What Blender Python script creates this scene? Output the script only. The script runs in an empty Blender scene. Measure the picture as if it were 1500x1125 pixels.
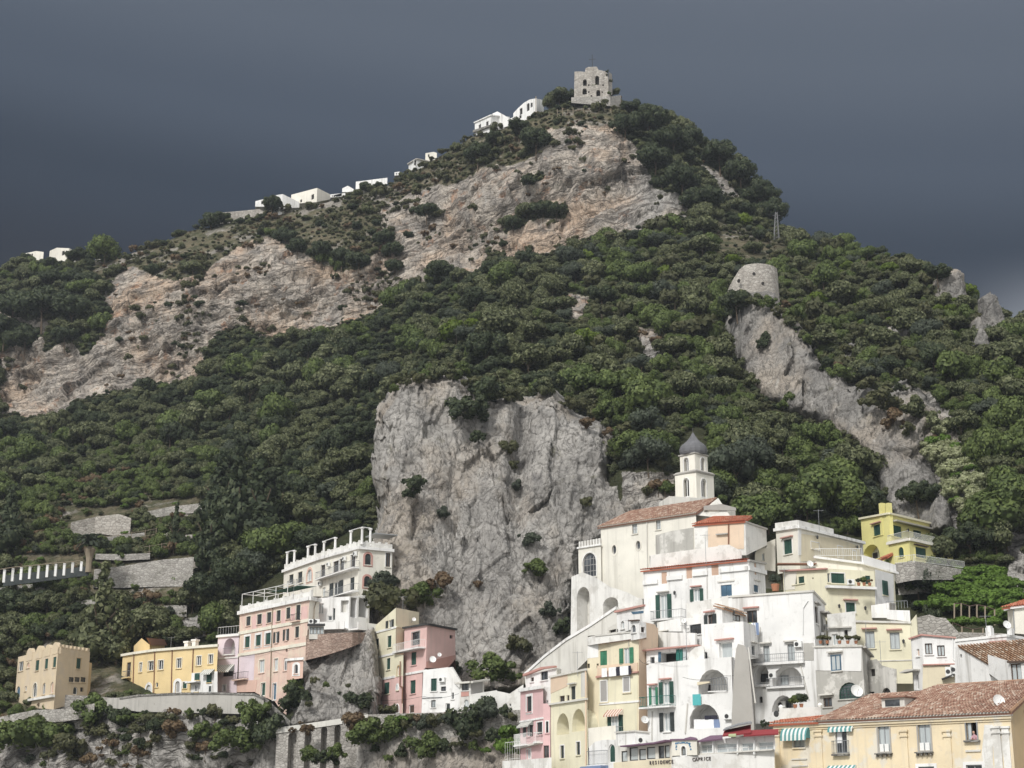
import bpy, math, random
import numpy as np
from mathutils import Vector
from mathutils.geometry import delaunay_2d_cdt
random.seed(7); np.random.seed(7)
D = bpy.data; SC = bpy.context.scene; COL = SC.collection
# ---------------------------------------------------------------- camera
PITCH = math.radians(15.6); FPX = 2350.0; CAMZ = 3.0
cam = D.cameras.new('camera'); camo = D.objects.new('camera', cam); COL.objects.link(camo)
cam.sensor_width = 36.0; cam.lens = 36.0 * FPX / 1500.0; cam.clip_start = 1.0; cam.clip_end = 6000.0
camo.location = (0, 0, CAMZ); camo.rotation_euler = (math.pi/2 + PITCH, 0, 0); SC.camera = camo
# ---------------------------------------------------------------- light
SUN_EL = math.radians(40); SUN_AZ = math.radians(208)      # azimuth of the light's source, clockwise from +Y: behind the camera, to the left
sun = D.lights.new('sun', 'SUN'); suno = D.objects.new('sun', sun); COL.objects.link(suno)
sun.energy = 3.1; sun.angle = math.radians(9); sun.color = (1.0, 0.985, 0.95)
sdir = Vector((math.sin(SUN_AZ)*math.cos(SUN_EL), math.cos(SUN_AZ)*math.cos(SUN_EL), math.sin(SUN_EL)))
suno.rotation_euler = sdir.to_track_quat('Z', 'Y').to_euler(); suno.location = (0, -50, 200)
world = D.worlds.new('World'); SC.world = world; world.use_nodes = True
SC.view_settings.view_transform = 'Standard'; SC.view_settings.look = 'None'
SC.view_settings.exposure = -0.05; SC.view_settings.gamma = 1.0; SC.view_settings.use_curve_mapping = False
SC.cycles.max_bounces = 6; SC.cycles.diffuse_bounces = 3; SC.cycles.glossy_bounces = 2
SC.cycles.transmission_bounces = 2; SC.cycles.volume_bounces = 0; SC.cycles.transparent_max_bounces = 6
SC.cycles.use_denoising = True
try: SC.cycles.denoiser = 'OPENIMAGEDENOISE'; SC.cycles.denoising_prefilter = 'ACCURATE'
except Exception: pass

# ---------------------------------------------------------------- node helper
class NT:
    def __init__(s, tree): s.t = tree; tree.nodes.clear()
    def n(s, typ, ins=None, **kw):
        nd = s.t.nodes.new(typ)
        for k, v in kw.items(): setattr(nd, k, v)
        for k, v in (ins or {}).items():
            sk = nd.inputs[k]
            if hasattr(v, 'is_output'): s.t.links.new(v, sk)
            else: sk.default_value = v
        return nd
    def math(s, op, a, b=0.0, c=0.0, clamp=False):
        nd = s.n('ShaderNodeMath', {0: a, 1: b, 2: c}, operation=op); nd.use_clamp = clamp; return nd.outputs[0]
    def mix(s, f, a, b, blend='MIX'):
        nd = s.n('ShaderNodeMix', data_type='RGBA', blend_type=blend)
        for i, v in ((0, f), (6, a), (7, b)):
            if hasattr(v, 'is_output'): s.t.links.new(v, nd.inputs[i])
            else: nd.inputs[i].default_value = v if i == 0 else (*v, 1.0)
        return nd.outputs[2]
    def smooth(s, v, a, b, lo=0.0, hi=1.0):
        nd = s.n('ShaderNodeMapRange', {0: v, 1: a, 2: b, 3: lo, 4: hi}, interpolation_type='SMOOTHSTEP'); return nd.outputs[0]
    def noise(s, vec, scale, detail=4, rough=0.55, sc=None):
        if sc is not None: vec = s.n('ShaderNodeVectorMath', {0: vec, 1: sc}, operation='MULTIPLY').outputs[0]
        return s.n('ShaderNodeTexNoise', {'Vector': vec, 'Scale': scale, 'Detail': detail, 'Roughness': rough}).outputs[0]
    def vor(s, vec, scale, feature='F1', out='Distance', sc=None):
        if sc is not None: vec = s.n('ShaderNodeVectorMath', {0: vec, 1: sc}, operation='MULTIPLY').outputs[0]
        return s.n('ShaderNodeTexVoronoi', {'Vector': vec, 'Scale': scale}, feature=feature).outputs[out]
# the sky: a storm bank over the mountain, open bright cloudy sky behind the camera
w = NT(world.node_tree)
dirv = w.n('ShaderNodeTexCoord').outputs['Generated']
sx = w.n('ShaderNodeSeparateXYZ', {0: dirv}); X, Y, Z = sx.outputs
nish = w.n('ShaderNodeTexSky', sky_type='NISHITA'); nish.sun_disc = False
nish.sun_elevation = SUN_EL; nish.sun_rotation = SUN_AZ
bn = w.noise(dirv, 2.2, 6, 0.6)
nsky = w.mix(1.0, nish.outputs[0], (0.11, 0.11, 0.11), 'MULTIPLY')
bright = w.mix(w.smooth(bn, 0.34, 0.56), nsky, (1.10, 1.09, 1.06))
el = w.math('ADD', Z, w.math('MULTIPLY', w.math('SUBTRACT', w.noise(dirv, 2.5, 2, 0.4), 0.5), 0.012))
ax = w.math('ADD', w.math('MULTIPLY', X, 0.10), el)                 # the bank is heavier on the left
ramp = w.n('ShaderNodeValToRGB', {0: w.smooth(ax, 0.20, 0.60)})
ramp.color_ramp.interpolation = 'EASE'
els = ramp.color_ramp.elements
els[0].position = 0.0; els[0].color = (0.019, 0.025, 0.040, 1)
els[1].position = 1.0; els[1].color = (0.155, 0.180, 0.228, 1)
for p, c in ((0.14, (0.020, 0.027, 0.044)), (0.34, (0.035, 0.050, 0.077)), (0.54, (0.072, 0.094, 0.132)), (0.74, (0.106, 0.131, 0.172))):
    e = els.new(p); e.color = (*c, 1)
storm = ramp.outputs[0]
gap = w.math('MULTIPLY', w.smooth(Z, 0.335, 0.27), w.smooth(X, 0.24, 0.33))   # a paler gap low on the right
storm = w.mix(gap, storm, (0.36, 0.39, 0.44))
mask = w.math('MULTIPLY', w.smooth(Y, 0.25, 0.62), w.smooth(Z, 0.82, 0.60))
skyc = w.mix(mask, bright, storm)
bg = w.n('ShaderNodeBackground', {0: skyc, 1: 1.0})
w.n('ShaderNodeOutputWorld', {0: bg.outputs[0]})

# ---------------------------------------------------------------- projection: photograph pixel (1500 x 1125) + distance -> point in the place
CP, SP = math.cos(PITCH), math.sin(PITCH)
def ray(px, py):
    a = (px-750.0)/FPX; b = (562.5-py)/FPX
    return a, CP - b*SP, SP + b*CP
def at(px, py, Yd):
    x, y, z = ray(px, py); k = Yd/y
    return Vector((x*k, Yd, CAMZ + z*k))
def proj(p):
    dy = p[1]; dz = p[2]-CAMZ
    dc = dy*CP + dz*SP; up = -dy*SP + dz*CP
    return 750.0 + FPX*p[0]/dc, 562.5 - FPX*up/dc
def elev(py):
    x, y, z = ray(750, py); return z/y

# ---------------------------------------------------------------- object helpers
def link(o, parent=None):
    COL.objects.link(o)
    if parent is not None: o.parent = parent
    return o
def tag(o, label=None, cat=None, group=None, kind=None):
    if label: o['label'] = label
    if cat: o['category'] = cat
    if group: o['group'] = group
    if kind: o['kind'] = kind
    return o
def empty(name, loc, label, cat, group=None, rz=0.0):
    o = D.objects.new(name, None); o.location = loc; o.rotation_euler = (0, 0, rz); o.empty_display_size = 0.5
    link(o); return tag(o, label, cat, group)
def mesh_np(name, V, F, mats, normals=None, smooth=False):
    me = D.meshes.new(name); me.from_pydata([tuple(v) for v in V], [], [tuple(f) for f in F])
    for m in mats: me.materials.append(m)
    if smooth or normals is not None: me.polygons.foreach_set('use_smooth', [True]*len(me.polygons))
    me.update()
    if normals is not None: me.normals_split_custom_set_from_vertices([tuple(n) for n in normals])
    return me

# ---------------------------------------------------------------- materials
def newmat(name):
    m = D.materials.new(name); m.use_nodes = True; return m, NT(m.node_tree)
def finish(t, col, rough=0.9, bump=None, bstr=0.3, bdist=0.1, spec=0.2, metallic=0.0):
    b = t.n('ShaderNodeBsdfPrincipled', {'Roughness': rough, 'Metallic': metallic, 'Specular IOR Level': spec})
    if hasattr(col, 'is_output'): t.t.links.new(col, b.inputs['Base Color'])
    else: b.inputs['Base Color'].default_value = (*col, 1)
    if bump is not None:
        bp = t.n('ShaderNodeBump', {'Strength': bstr, 'Distance': bdist, 'Height': bump}); t.t.links.new(bp.outputs[0], b.inputs['Normal'])
    t.n('ShaderNodeOutputMaterial', {0: b.outputs[0]}); return b
MATS = {}
def plaster(name, col, wear=0.35, dirt=(0.33, 0.31, 0.27), under=None):
    if name in MATS: return MATS[name]
    m, t = newmat(name); P = t.n('ShaderNodeNewGeometry').outputs['Position']
    r = random.random()*50
    P = t.n('ShaderNodeVectorMath', {0: P, 1: (r, r, 0)}, operation='ADD').outputs[0]
    c = t.mix(t.smooth(t.noise(P, 0.35, 5), 0.3, 0.75), col, tuple(x*0.86 for x in col))
    if under:                                              # bare patches where the paint has come off
        c = t.mix(t.math('MULTIPLY', t.smooth(t.noise(P, 0.5, 6, 0.65), 0.50, 0.60), 0.8), c, under)
    st = t.smooth(t.noise(P, 1.0, 5, 0.6, sc=(1.3, 1.3, 0.10)), 0.50, 0.74)          # rain streaks
    bl = t.smooth(t.noise(P, 1.1, 6, 0.7), 0.55, 0.80)
    c = t.mix(t.math('MULTIPLY', t.math('MAXIMUM', st, bl), wear), c, dirt)
    finish(t, c, 0.92, t.noise(P, 6.0, 4, 0.6), 0.25, 0.05); MATS[name] = m; return m
def plain(name, col, rough=0.6, metallic=0.0, spec=0.3, var=0.12, scale=3.0):
    if name in MATS: return MATS[name]
    m, t = newmat(name); P = t.n('ShaderNodeNewGeometry').outputs['Position']
    c = t.mix(t.noise(P, scale, 4, 0.6), tuple(x*(1-var) for x in col), tuple(min(1, x*(1+var)) for x in col))
    finish(t, c, rough, None, spec=spec, metallic=metallic); MATS[name] = m; return m
def glassmat():
    m, t = newmat('window_glass'); P = t.n('ShaderNodeNewGeometry').outputs['Position']
    c = t.mix(t.smooth(t.noise(P, 0.7, 3), 0.42, 0.6), (0.022, 0.026, 0.030), (0.075, 0.085, 0.095))
    finish(t, c, 0.12, None, spec=0.6); MATS['glass'] = m; return m
def curtainmat():
    m, t = newmat('curtained_glass'); P = t.n('ShaderNodeNewGeometry').outputs['Position']
    c = t.mix(t.noise(P, 2.0, 3, 0.6, sc=(6, 6, 0.4)), (0.30, 0.33, 0.34), (0.58, 0.62, 0.62))
    finish(t, c, 0.25, None, spec=0.5); MATS['curtain'] = m; return m
def shuttermat(name, col):
    m, t = newmat(name); P = t.n('ShaderNodeNewGeometry').outputs['Position']
    c = t.mix(t.smooth(t.noise(P, 0.9, 4), 0.35, 0.7), col, tuple(x*1.5+0.008 for x in col))
    finish(t, c, 0.6, None, spec=0.3); MATS[name] = m; return m
def rockmat(name, warm, attr=False, dark=1.0):
    m, t = newmat(name); P = t.n('ShaderNodeNewGeometry').outputs['Position']
    wp = t.n('ShaderNodeVectorMath', {0: P, 1: t.n('ShaderNodeVectorMath', {0: t.n('ShaderNodeTexNoise', {'Vector': P, 'Scale': 0.12, 'Detail': 3}).outputs['Color'], 1: (7, 7, 7)}, operation='MULTIPLY').outputs[0]}, operation='ADD').outputs[0]
    n1 = t.smooth(t.noise(P, 0.16, 8, 0.66), 0.33, 0.66); n2 = t.noise(P, 0.05, 6, 0.6); n3 = t.noise(wp, 0.22, 6, 0.7)
    cg = t.mix(n1, (0.265*dark, 0.252*dark, 0.236*dark), (0.42*dark, 0.398*dark, 0.370*dark)); cg = t.mix(t.math('MULTIPLY', t.smooth(n2, 0.49, 0.64), 0.55), cg, (0.41, 0.345, 0.275))
    if warm:
        c = t.mix(n1, (0.27, 0.245, 0.22), (0.50, 0.44, 0.375)); c = t.mix(t.math('MULTIPLY', t.smooth(n2, 0.46, 0.62), 0.80), c, (0.50, 0.375, 0.275)); c = t.mix(t.math('MULTIPLY', t.smooth(n3, 0.55, 0.68), 0.75), c, (0.37, 0.195, 0.11))
        c = t.mix(t.n('ShaderNodeAttribute', attribute_name='warm').outputs['Fac'], cg, c)
    else: c = cg
    c = t.mix(t.math('MULTIPLY', t.smooth(t.noise(P, 0.5, 6, 0.62, sc=(1, 1, 0.09)), 0.54, 0.72), 0.62), c, (0.125, 0.12, 0.118))
    c = t.mix(t.math('MULTIPLY', t.smooth(t.noise(P, 0.6, 6, 0.62, sc=(1, 1, 0.07)), 0.58, 0.72), 0.5), c, (0.52, 0.50, 0.465))
    ck = t.vor(wp, 0.20, 'DISTANCE_TO_EDGE', sc=(1, 1, 1.7 if warm else 0.7))
    ck2 = t.vor(wp, 0.55, 'DISTANCE_TO_EDGE', sc=(0.8, 0.8, 1.6 if warm else 0.8))
    c = t.mix(t.math('MULTIPLY', t.smooth(ck, 0.035, 0.0), 0.45), c, (0.07, 0.064, 0.058))
    c = t.mix(t.math('MULTIPLY', t.smooth(ck2, 0.05, 0.0), 0.27), c, (0.085, 0.078, 0.072))
    vs_ = t.smooth(t.math('ABSOLUTE', t.math('SUBTRACT', t.noise(wp, 0.75, 3, 0.5, sc=(1, 1, 0.13)), 0.5)), 0.016, 0.0); c = t.mix(t.math('MULTIPLY', vs_, 0.5), c, (0.08, 0.074, 0.068))
    c = t.mix(t.math('MULTIPLY', t.smooth(t.noise(P, 0.9, 6, 0.75), 0.57, 0.68), 0.8), c, (0.085, 0.079, 0.072))      # pits
    if warm:                                               # tilted bedding: thin dark ledge lines
        bd = t.noise(wp, 1.0, 5, 0.6, sc=(0.03, 0.03, 0.0)); sz = t.n('ShaderNodeSeparateXYZ', {0: wp}); s_ = t.math('SUBTRACT', sz.outputs[2], t.math('MULTIPLY', sz.outputs[0], 0.22))
        cv = t.n('ShaderNodeCombineXYZ', {0: t.math('MULTIPLY', sz.outputs[0], 0.035), 1: t.math('MULTIPLY', sz.outputs[1], 0.035), 2: t.math('MULTIPLY', s_, 0.42)}).outputs[0]
        bl = t.n('ShaderNodeTexNoise', {'Vector': cv, 'Scale': 1.0, 'Detail': 5, 'Roughness': 0.65}).outputs[0]
        c = t.mix(t.math('MULTIPLY', t.smooth(t.math('ABSOLUTE', t.math('SUBTRACT', bl, 0.5)), 0.030, 0.0), 0.7), c, (0.060, 0.050, 0.042))
    c = t.mix(t.math('MULTIPLY', t.smooth(t.noise(P, 2.2, 4, 0.8), 0.54, 0.63), 0.62), c, (0.10, 0.094, 0.088))
    c = t.mix(t.math('MULTIPLY', t.smooth(t.noise(P, 1.7, 5, 0.75), 0.57, 0.70), 0.40), c, (0.52, 0.495, 0.46))
    h0 = t.math('MULTIPLY', t.smooth(t.math('ABSOLUTE', t.math('SUBTRACT', bl, 0.5)), 0.0, 0.04), 0.7) if warm else 0.0
    h = t.math('ADD', t.noise(P, 0.35, 8, 0.72), t.math('MULTIPLY', t.smooth(ck, 0.0, 0.10), 0.35))
    h = t.math('ADD', h, t.math('MULTIPLY', t.smooth(ck2, 0.0, 0.12), 0.22)); h = t.math('SUBTRACT', h, t.math('MULTIPLY', vs_, 0.3)); h = t.math('ADD', h, h0) if warm else h; h = t.math('ADD', h, t.math('MULTIPLY', t.noise(P, 1.6, 6, 0.75), 0.45))
    if attr:
        a = t.n('ShaderNodeAttribute', attribute_name='rock').outputs['Fac']
        s = t.n('ShaderNodeAttribute', attribute_name='scrub').outputs['Fac']
        soil = t.mix(t.smooth(t.noise(P, 0.25, 6, 0.65), 0.35, 0.65), (0.036, 0.044, 0.022), (0.065, 0.066, 0.036))
        dry = t.mix(t.smooth(t.noise(P, 0.3, 7, 0.7), 0.36, 0.62), (0.065, 0.070, 0.038), (0.15, 0.128, 0.085))
        dry = t.mix(t.smooth(t.noise(P, 0.10, 6, 0.7), 0.52, 0.62), dry, (0.28, 0.255, 0.225))
        soil = t.mix(s, soil, dry)
        a2 = t.math('ADD', a, t.math('MULTIPLY', t.math('SUBTRACT', t.noise(P, 0.30, 6, 0.7), 0.5), 1.5))
        c = t.mix(t.smooth(a2, 0.40, 0.58), soil, c)
    else:
        c = t.mix(t.math('MULTIPLY', t.smooth(t.noise(P, 0.22, 7, 0.72), 0.60, 0.70), 0.55), c, (0.12, 0.115, 0.065))   # dry grass on ledges
    finish(t, c, 0.95, h, 0.75, 0.6, spec=0.1); MATS[name] = m; return m
def stonemat(name, a, b, scale=1.6, moss=0.25):
    m, t = newmat(name); P = t.n('ShaderNodeNewGeometry').outputs['Position']
    v = t.n('ShaderNodeTexVoronoi', {'Vector': t.n('ShaderNodeVectorMath', {0: P, 1: (1, 1, 1.7)}, operation='MULTIPLY').outputs[0], 'Scale': scale})
    rnd = t.n('ShaderNodeSeparateXYZ', {0: v.outputs['Color']}).outputs[0]
    c = t.mix(rnd, a, b)
    ed = t.vor(P, scale, 'DISTANCE_TO_EDGE', sc=(1, 1, 1.7))
    c = t.mix(t.math('MULTIPLY', t.smooth(ed, 0.09, 0.0), 0.6), c, tuple(x*0.45 for x in a))
    c = t.mix(t.math('MULTIPLY', t.smooth(t.noise(P, 0.4, 6, 0.7), 0.50, 0.66), moss), c, (0.11, 0.105, 0.075))
    c = t.mix(t.math('MULTIPLY', t.smooth(t.noise(P, 0.6, 6, 0.65, sc=(1, 1, 0.15)), 0.52, 0.7), 0.4), c, (0.13, 0.12, 0.11))
    h = t.math('ADD', t.smooth(ed, 0.0, 0.15), t.noise(P, 3.0, 4)); finish(t, c, 0.95, h, 0.5, 0.12, spec=0.1); MATS[name] = m; return m
def leafmat(name, a, b, tip=None, trans=0.32):
    m, t = newmat(name); oi = t.n('ShaderNodeObjectInfo').outputs['Random']; P = t.n('ShaderNodeNewGeometry').outputs['Position']
    c = t.mix(oi, a, b)
    c = t.mix(t.smooth(t.noise(P, 0.55, 4, 0.6), 0.35, 0.68), tuple(x*0.72 for x in a), c)
    rnd = t.n('ShaderNodeAttribute', attribute_name='leaf').outputs['Fac']
    c = t.mix(t.math('MULTIPLY', rnd, 0.55), c, tip or tuple(min(1, x*1.9) for x in b))
    d = t.n('ShaderNodeBsdfPrincipled', {'Base Color': c, 'Roughness': 0.55, 'Specular IOR Level': 0.22})
    tr = t.n('ShaderNodeBsdfTranslucent', {0: c})
    mx = t.n('ShaderNodeMixShader', {0: trans, 1: d.outputs[0], 2: tr.outputs[0]})
    t.n('ShaderNodeOutputMaterial', {0: mx.outputs[0]}); MATS[name] = m; return m
def stripemat(name, a, b, period):
    m, t = newmat(name); u = t.n('ShaderNodeAttribute', attribute_name='ucoord').outputs['Fac']
    f = t.math('GREATER_THAN', t.math('FRACT', t.math('DIVIDE', u, period)), 0.5)
    finish(t, t.mix(f, a, b), 0.8); MATS[name] = m; return m
def tilemat(name, a, b, c3):
    m, t = newmat(name); r = t.n('ShaderNodeAttribute', attribute_name='tile').outputs['Fac']; P = t.n('ShaderNodeNewGeometry').outputs['Position']
    c = t.mix(t.smooth(r, 0.1, 0.6), a, b); c = t.mix(t.smooth(r, 0.72, 0.98), c, c3)
    c = t.mix(t.math('MULTIPLY', t.smooth(t.noise(P, 0.8, 6, 0.7), 0.52, 0.7), 0.5), c, (0.16, 0.13, 0.105))
    finish(t, c, 0.9); MATS[name] = m; return m
glassmat(); curtainmat(); shuttermat('green_shutter', (0.018, 0.055, 0.042)); shuttermat('bright_green_shutter', (0.035, 0.15, 0.085)); shuttermat('blue_shutter', (0.05, 0.10, 0.15)); shuttermat('dark_shutter', (0.028, 0.034, 0.034))
shuttermat('teal_shutter', (0.02, 0.12, 0.10))
WHITE = plaster('white_plaster', (0.815, 0.805, 0.785), 0.85, (0.42, 0.405, 0.38))
rockmat('mountain_ground', True, True); rockmat('grey_limestone', False, False, 0.93); rockmat('pale_limestone', False, False, 0.68)
stonemat('rubble_stone', (0.31, 0.29, 0.265), (0.46, 0.435, 0.40)); stonemat('tower_stone', (0.34, 0.31, 0.275), (0.50, 0.465, 0.42), 1.3, 0.15); stonemat('grey_stone', (0.16, 0.155, 0.145), (0.30, 0.285, 0.26))
stonemat('brick_wall', (0.30, 0.215, 0.175), (0.42, 0.32, 0.265), 2.0, 0.55)
tilemat('terracotta', (0.27, 0.15, 0.108), (0.39, 0.255, 0.19), (0.52, 0.41, 0.33)); tilemat('red_tile', (0.42, 0.13, 0.075), (0.47, 0.18, 0.11), (0.50, 0.25, 0.17))
tilemat('pale_terracotta', (0.33, 0.20, 0.125), (0.44, 0.31, 0.22), (0.60, 0.50, 0.40))
plain('white_paint', (0.78, 0.78, 0.76), 0.5); plain('dark_metal', (0.045, 0.045, 0.045), 0.5); plain('grey_metal', (0.30, 0.31, 0.32), 0.45, 0.3)
plain('steel', (0.16, 0.16, 0.16), 0.6); plain('bark', (0.10, 0.075, 0.052), 0.9); plain('dark_wood', (0.09, 0.06, 0.045), 0.7); plain('pale_wood', (0.28, 0.23, 0.17), 0.85); plain('rust_pipe', (0.22, 0.11, 0.07), 0.7)
plain('tan_blind', (0.52, 0.36, 0.27), 0.8); plain('grey_blind', (0.34, 0.33, 0.32), 0.8); plain('lead_grey', (0.135, 0.135, 0.142), 0.8, var=0.45, scale=1.2)
plain('cloth_white', (0.8, 0.8, 0.8), 0.9, var=0.05); plain('cloth_dark', (0.03, 0.03, 0.045), 0.9); plain('cloth_teal', (0.10, 0.42, 0.43), 0.9); plain('cloth_blue', (0.20, 0.26, 0.40), 0.9); plain('cloth_green', (0.42, 0.47, 0.28), 0.9); plain('cloth_red', (0.35, 0.05, 0.05), 0.9); plain('cloth_purple', (0.16, 0.06, 0.2), 0.9)
plain('red_awning', (0.25, 0.04, 0.045), 0.8); plain('plum_awning', (0.17, 0.10, 0.15), 0.8); plain('dark_green_awning', (0.02, 0.10, 0.075), 0.8); plain('terracotta_pot', (0.36, 0.16, 0.09), 0.85); plain('skin', (0.55, 0.33, 0.25), 0.6); plain('hair', (0.03, 0.02, 0.015), 0.6); plain('pink_cloth', (0.55, 0.33, 0.36), 0.9)
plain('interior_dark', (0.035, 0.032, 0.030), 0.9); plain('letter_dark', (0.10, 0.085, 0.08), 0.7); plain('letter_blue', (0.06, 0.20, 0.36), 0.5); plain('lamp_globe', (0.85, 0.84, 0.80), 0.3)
stripemat('green_striped_cloth', (0.11, 0.28, 0.28), (0.70, 0.72, 0.69), 0.42); stripemat('pale_striped_cloth', (0.25, 0.27, 0.25), (0.70, 0.68, 0.63), 0.40); stripemat('red_striped_cloth', (0.42, 0.22, 0.16), (0.70, 0.62, 0.55), 0.4)
LEAF = {
 'oak': leafmat('oak_leaves', (0.072, 0.088, 0.038), (0.125, 0.138, 0.060), (0.34, 0.35, 0.19)),
 'dark': leafmat('dark_leaves', (0.040, 0.057, 0.029), (0.066, 0.088, 0.042), (0.16, 0.18, 0.09)),
 'broad': leafmat('broad_leaves', (0.085, 0.122, 0.036), (0.135, 0.175, 0.052), (0.25, 0.30, 0.10)),
 'olive': leafmat('olive_leaves', (0.060, 0.075, 0.052), (0.085, 0.105, 0.068), (0.17, 0.19, 0.13)),
 'vine': leafmat('vine_leaves', (0.10, 0.175, 0.028), (0.15, 0.25, 0.04), (0.24, 0.36, 0.08), 0.35),
 'dry': leafmat('dry_leaves', (0.15, 0.095, 0.055), (0.20, 0.14, 0.08), (0.30, 0.24, 0.14)),
 'scrub': leafmat('scrub_leaves', (0.090, 0.098, 0.044), (0.150, 0.148, 0.068), (0.17, 0.165, 0.095)),
 'lime': leafmat('lime_leaves', (0.10, 0.15, 0.018), (0.14, 0.19, 0.025), (0.22, 0.28, 0.05), 0.35),
 'flower': leafmat('flower_leaves', (0.34, 0.37, 0.19), (0.44, 0.46, 0.27), (0.62, 0.62, 0.45)),
}
# ---------------------------------------------------------------- noise (numpy)
def _hash(ix, iy, iz, seed):
    h = (ix.astype(np.int64)*374761393 + iy.astype(np.int64)*668265263 + iz.astype(np.int64)*2147483647 + seed*1274126177) & 0xffffffff
    h = ((h ^ (h >> 13))*1274126177) & 0xffffffff; h = ((h ^ (h >> 16))*2246822519) & 0xffffffff
    return ((h ^ (h >> 15)) & 0xffff)/32767.5 - 1.0
def vnoise(P, seed=0):
    i = np.floor(P).astype(np.int64); f = P-i; u = f*f*f*(f*(f*6-15)+10); r = 0
    for dx in (0, 1):
        for dy in (0, 1):
            for dz in (0, 1):
                wgt = (u[:, 0] if dx else 1-u[:, 0])*(u[:, 1] if dy else 1-u[:, 1])*(u[:, 2] if dz else 1-u[:, 2])
                r = r + wgt*_hash(i[:, 0]+dx, i[:, 1]+dy, i[:, 2]+dz, seed)
    return r
def fbm(P, octs=4, gain=0.5, seed=0, ridged=False):
    a, r, s = 1.0, 0, 0.0
    for o in range(octs):
        n = vnoise(P*(2.03**o) + o*17.3, seed+o)
        if ridged: n = 1-2*np.abs(n)
        r = r + a*n; s += a; a *= gain
    return r/s
def inpoly(x, y, poly):
    r = np.zeros(x.shape, bool); n = len(poly)
    for k in range(n):
        x0, y0 = poly[k]; x1, y1 = poly[(k+1) % n]
        c = ((y0 > y) != (y1 > y)) & (x < (x1-x0)*(y-y0)/((y1-y0) or 1e-9) + x0); r ^= c
    return r
def blur(A, n):
    for _ in range(n):
        B = np.pad(A, 1, mode='edge'); A = (B[1:-1, 1:-1]*2 + B[:-2, 1:-1] + B[2:, 1:-1] + B[1:-1, :-2] + B[1:-1, 2:])/6
    return A
# ---------------------------------------------------------------- the mountain: distances surveyed at points, smoothly interpolated
CTRL = {-160: [(1100, 250), (1045, 254), (1000, 264), (900, 280), (800, 302), (700, 345), (590, 420), (500, 440), (430, 470)],
 50: [(1120, 236), (1046, 240), (1010, 254), (900, 270), (800, 290), (700, 330), (620, 382), (585, 405), (480, 409), (400, 444)],
 250: [(1120, 224), (1035, 230), (1005, 248), (940, 260), (850, 277), (750, 300), (650, 340), (570, 388), (500, 392), (425, 398), (385, 412), (342, 436)],
 400: [(1120, 222), (1060, 222), (1010, 243), (900, 262), (830, 270), (700, 302), (600, 340), (500, 386), (450, 390), (385, 396), (350, 412), (312, 430)],
 480: [(1120, 220), (1065, 221)], 550: [(1120, 215), (1050, 219), (1000, 236), (900, 252), (780, 266), (700, 285), (600, 322), (500, 362), (445, 384), (400, 388), (330, 400), (280, 420)],
 700: [(1120, 212), (1045, 217), (1000, 236), (850, 256), (700, 270), (560, 278), (480, 312), (420, 352), (380, 378), (300, 383), (245, 390), (182, 416)],
 850: [(1100, 215), (1000, 236), (800, 252), (640, 262), (560, 270), (480, 300), (400, 338), (345, 366), (260, 373), (190, 381), (145, 398)],
 950: [(900, 230), (700, 240), (600, 260), (500, 292), (400, 335), (325, 364), (240, 376), (170, 392)],
 1050: [(760, 231), (680, 247), (560, 272), (480, 297), (400, 326), (330, 358), (270, 378), (225, 390)],
 1150: [(760, 236), (640, 259), (520, 283), (440, 305), (390, 333), (352, 362)],
 1250: [(760, 240), (700, 245), (640, 253), (560, 267), (500, 283), (430, 312), (370, 342)],
 1350: [(840, 226), (760, 236), (680, 243), (600, 252), (520, 269), (450, 291), (395, 315)],
 1450: [(840, 222), (740, 233), (650, 242), (560, 257), (480, 281), (455, 292)],
 1620: [(840, 216), (700, 232), (580, 252), (540, 262)],
 1000: [(1130, 205), (1000, 217)], 1200: [(1130, 196), (1000, 207), (880, 222)], 1400: [(1130, 186), (1000, 196), (910, 209)], 1621: [(1130, 180), (1000, 190), (910, 204)]}
cp = np.array([(px, py, Yv) for px, L in CTRL.items() for py, Yv in L], float)
def tps_k(d2): return 0.5*d2*np.log(d2+1e-12)
_A = cp[:, :2]/400.0
_K = tps_k(((_A[:, None]-_A[None])**2).sum(-1)) + np.eye(len(cp))*2e-4
_Pm = np.c_[np.ones(len(cp)), _A]
_M = np.block([[_K, _Pm], [_Pm.T, np.zeros((3, 3))]])
_W = np.linalg.solve(_M, np.r_[np.log(cp[:, 2]), 0, 0, 0])
def dist0(px, py):
    q = np.stack([px, py], -1)/400.0; out = np.empty(px.shape)
    for s in range(0, len(px), 20000):
        qq = q[s:s+20000]; k = tps_k(((qq[:, None]-_A[None])**2).sum(-1))
        out[s:s+20000] = np.exp(k@_W[:-3] + np.c_[np.ones(len(qq)), qq]@_W[-3:])
    return out
RIDGE = [(-400, 500), (-200, 440), (0, 402), (40, 388), (110, 388), (180, 374), (260, 347), (330, 327), (400, 314), (480, 297), (560, 274), (620, 247), (690, 202), (750, 182), (800, 160), (835, 142), (905, 142), (930, 160), (1000, 190), (1040, 215), (1080, 245), (1110, 280), (1135, 325), (1160, 358), (1230, 370), (1300, 378), (1360, 402), (1385, 420), (1415, 442), (1440, 458), (1470, 480), (1500, 500), (1650, 570), (1900, 650)]
rx = np.array([p[0] for p in RIDGE], float); ry = np.array([p[1] for p in RIDGE], float)
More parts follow.
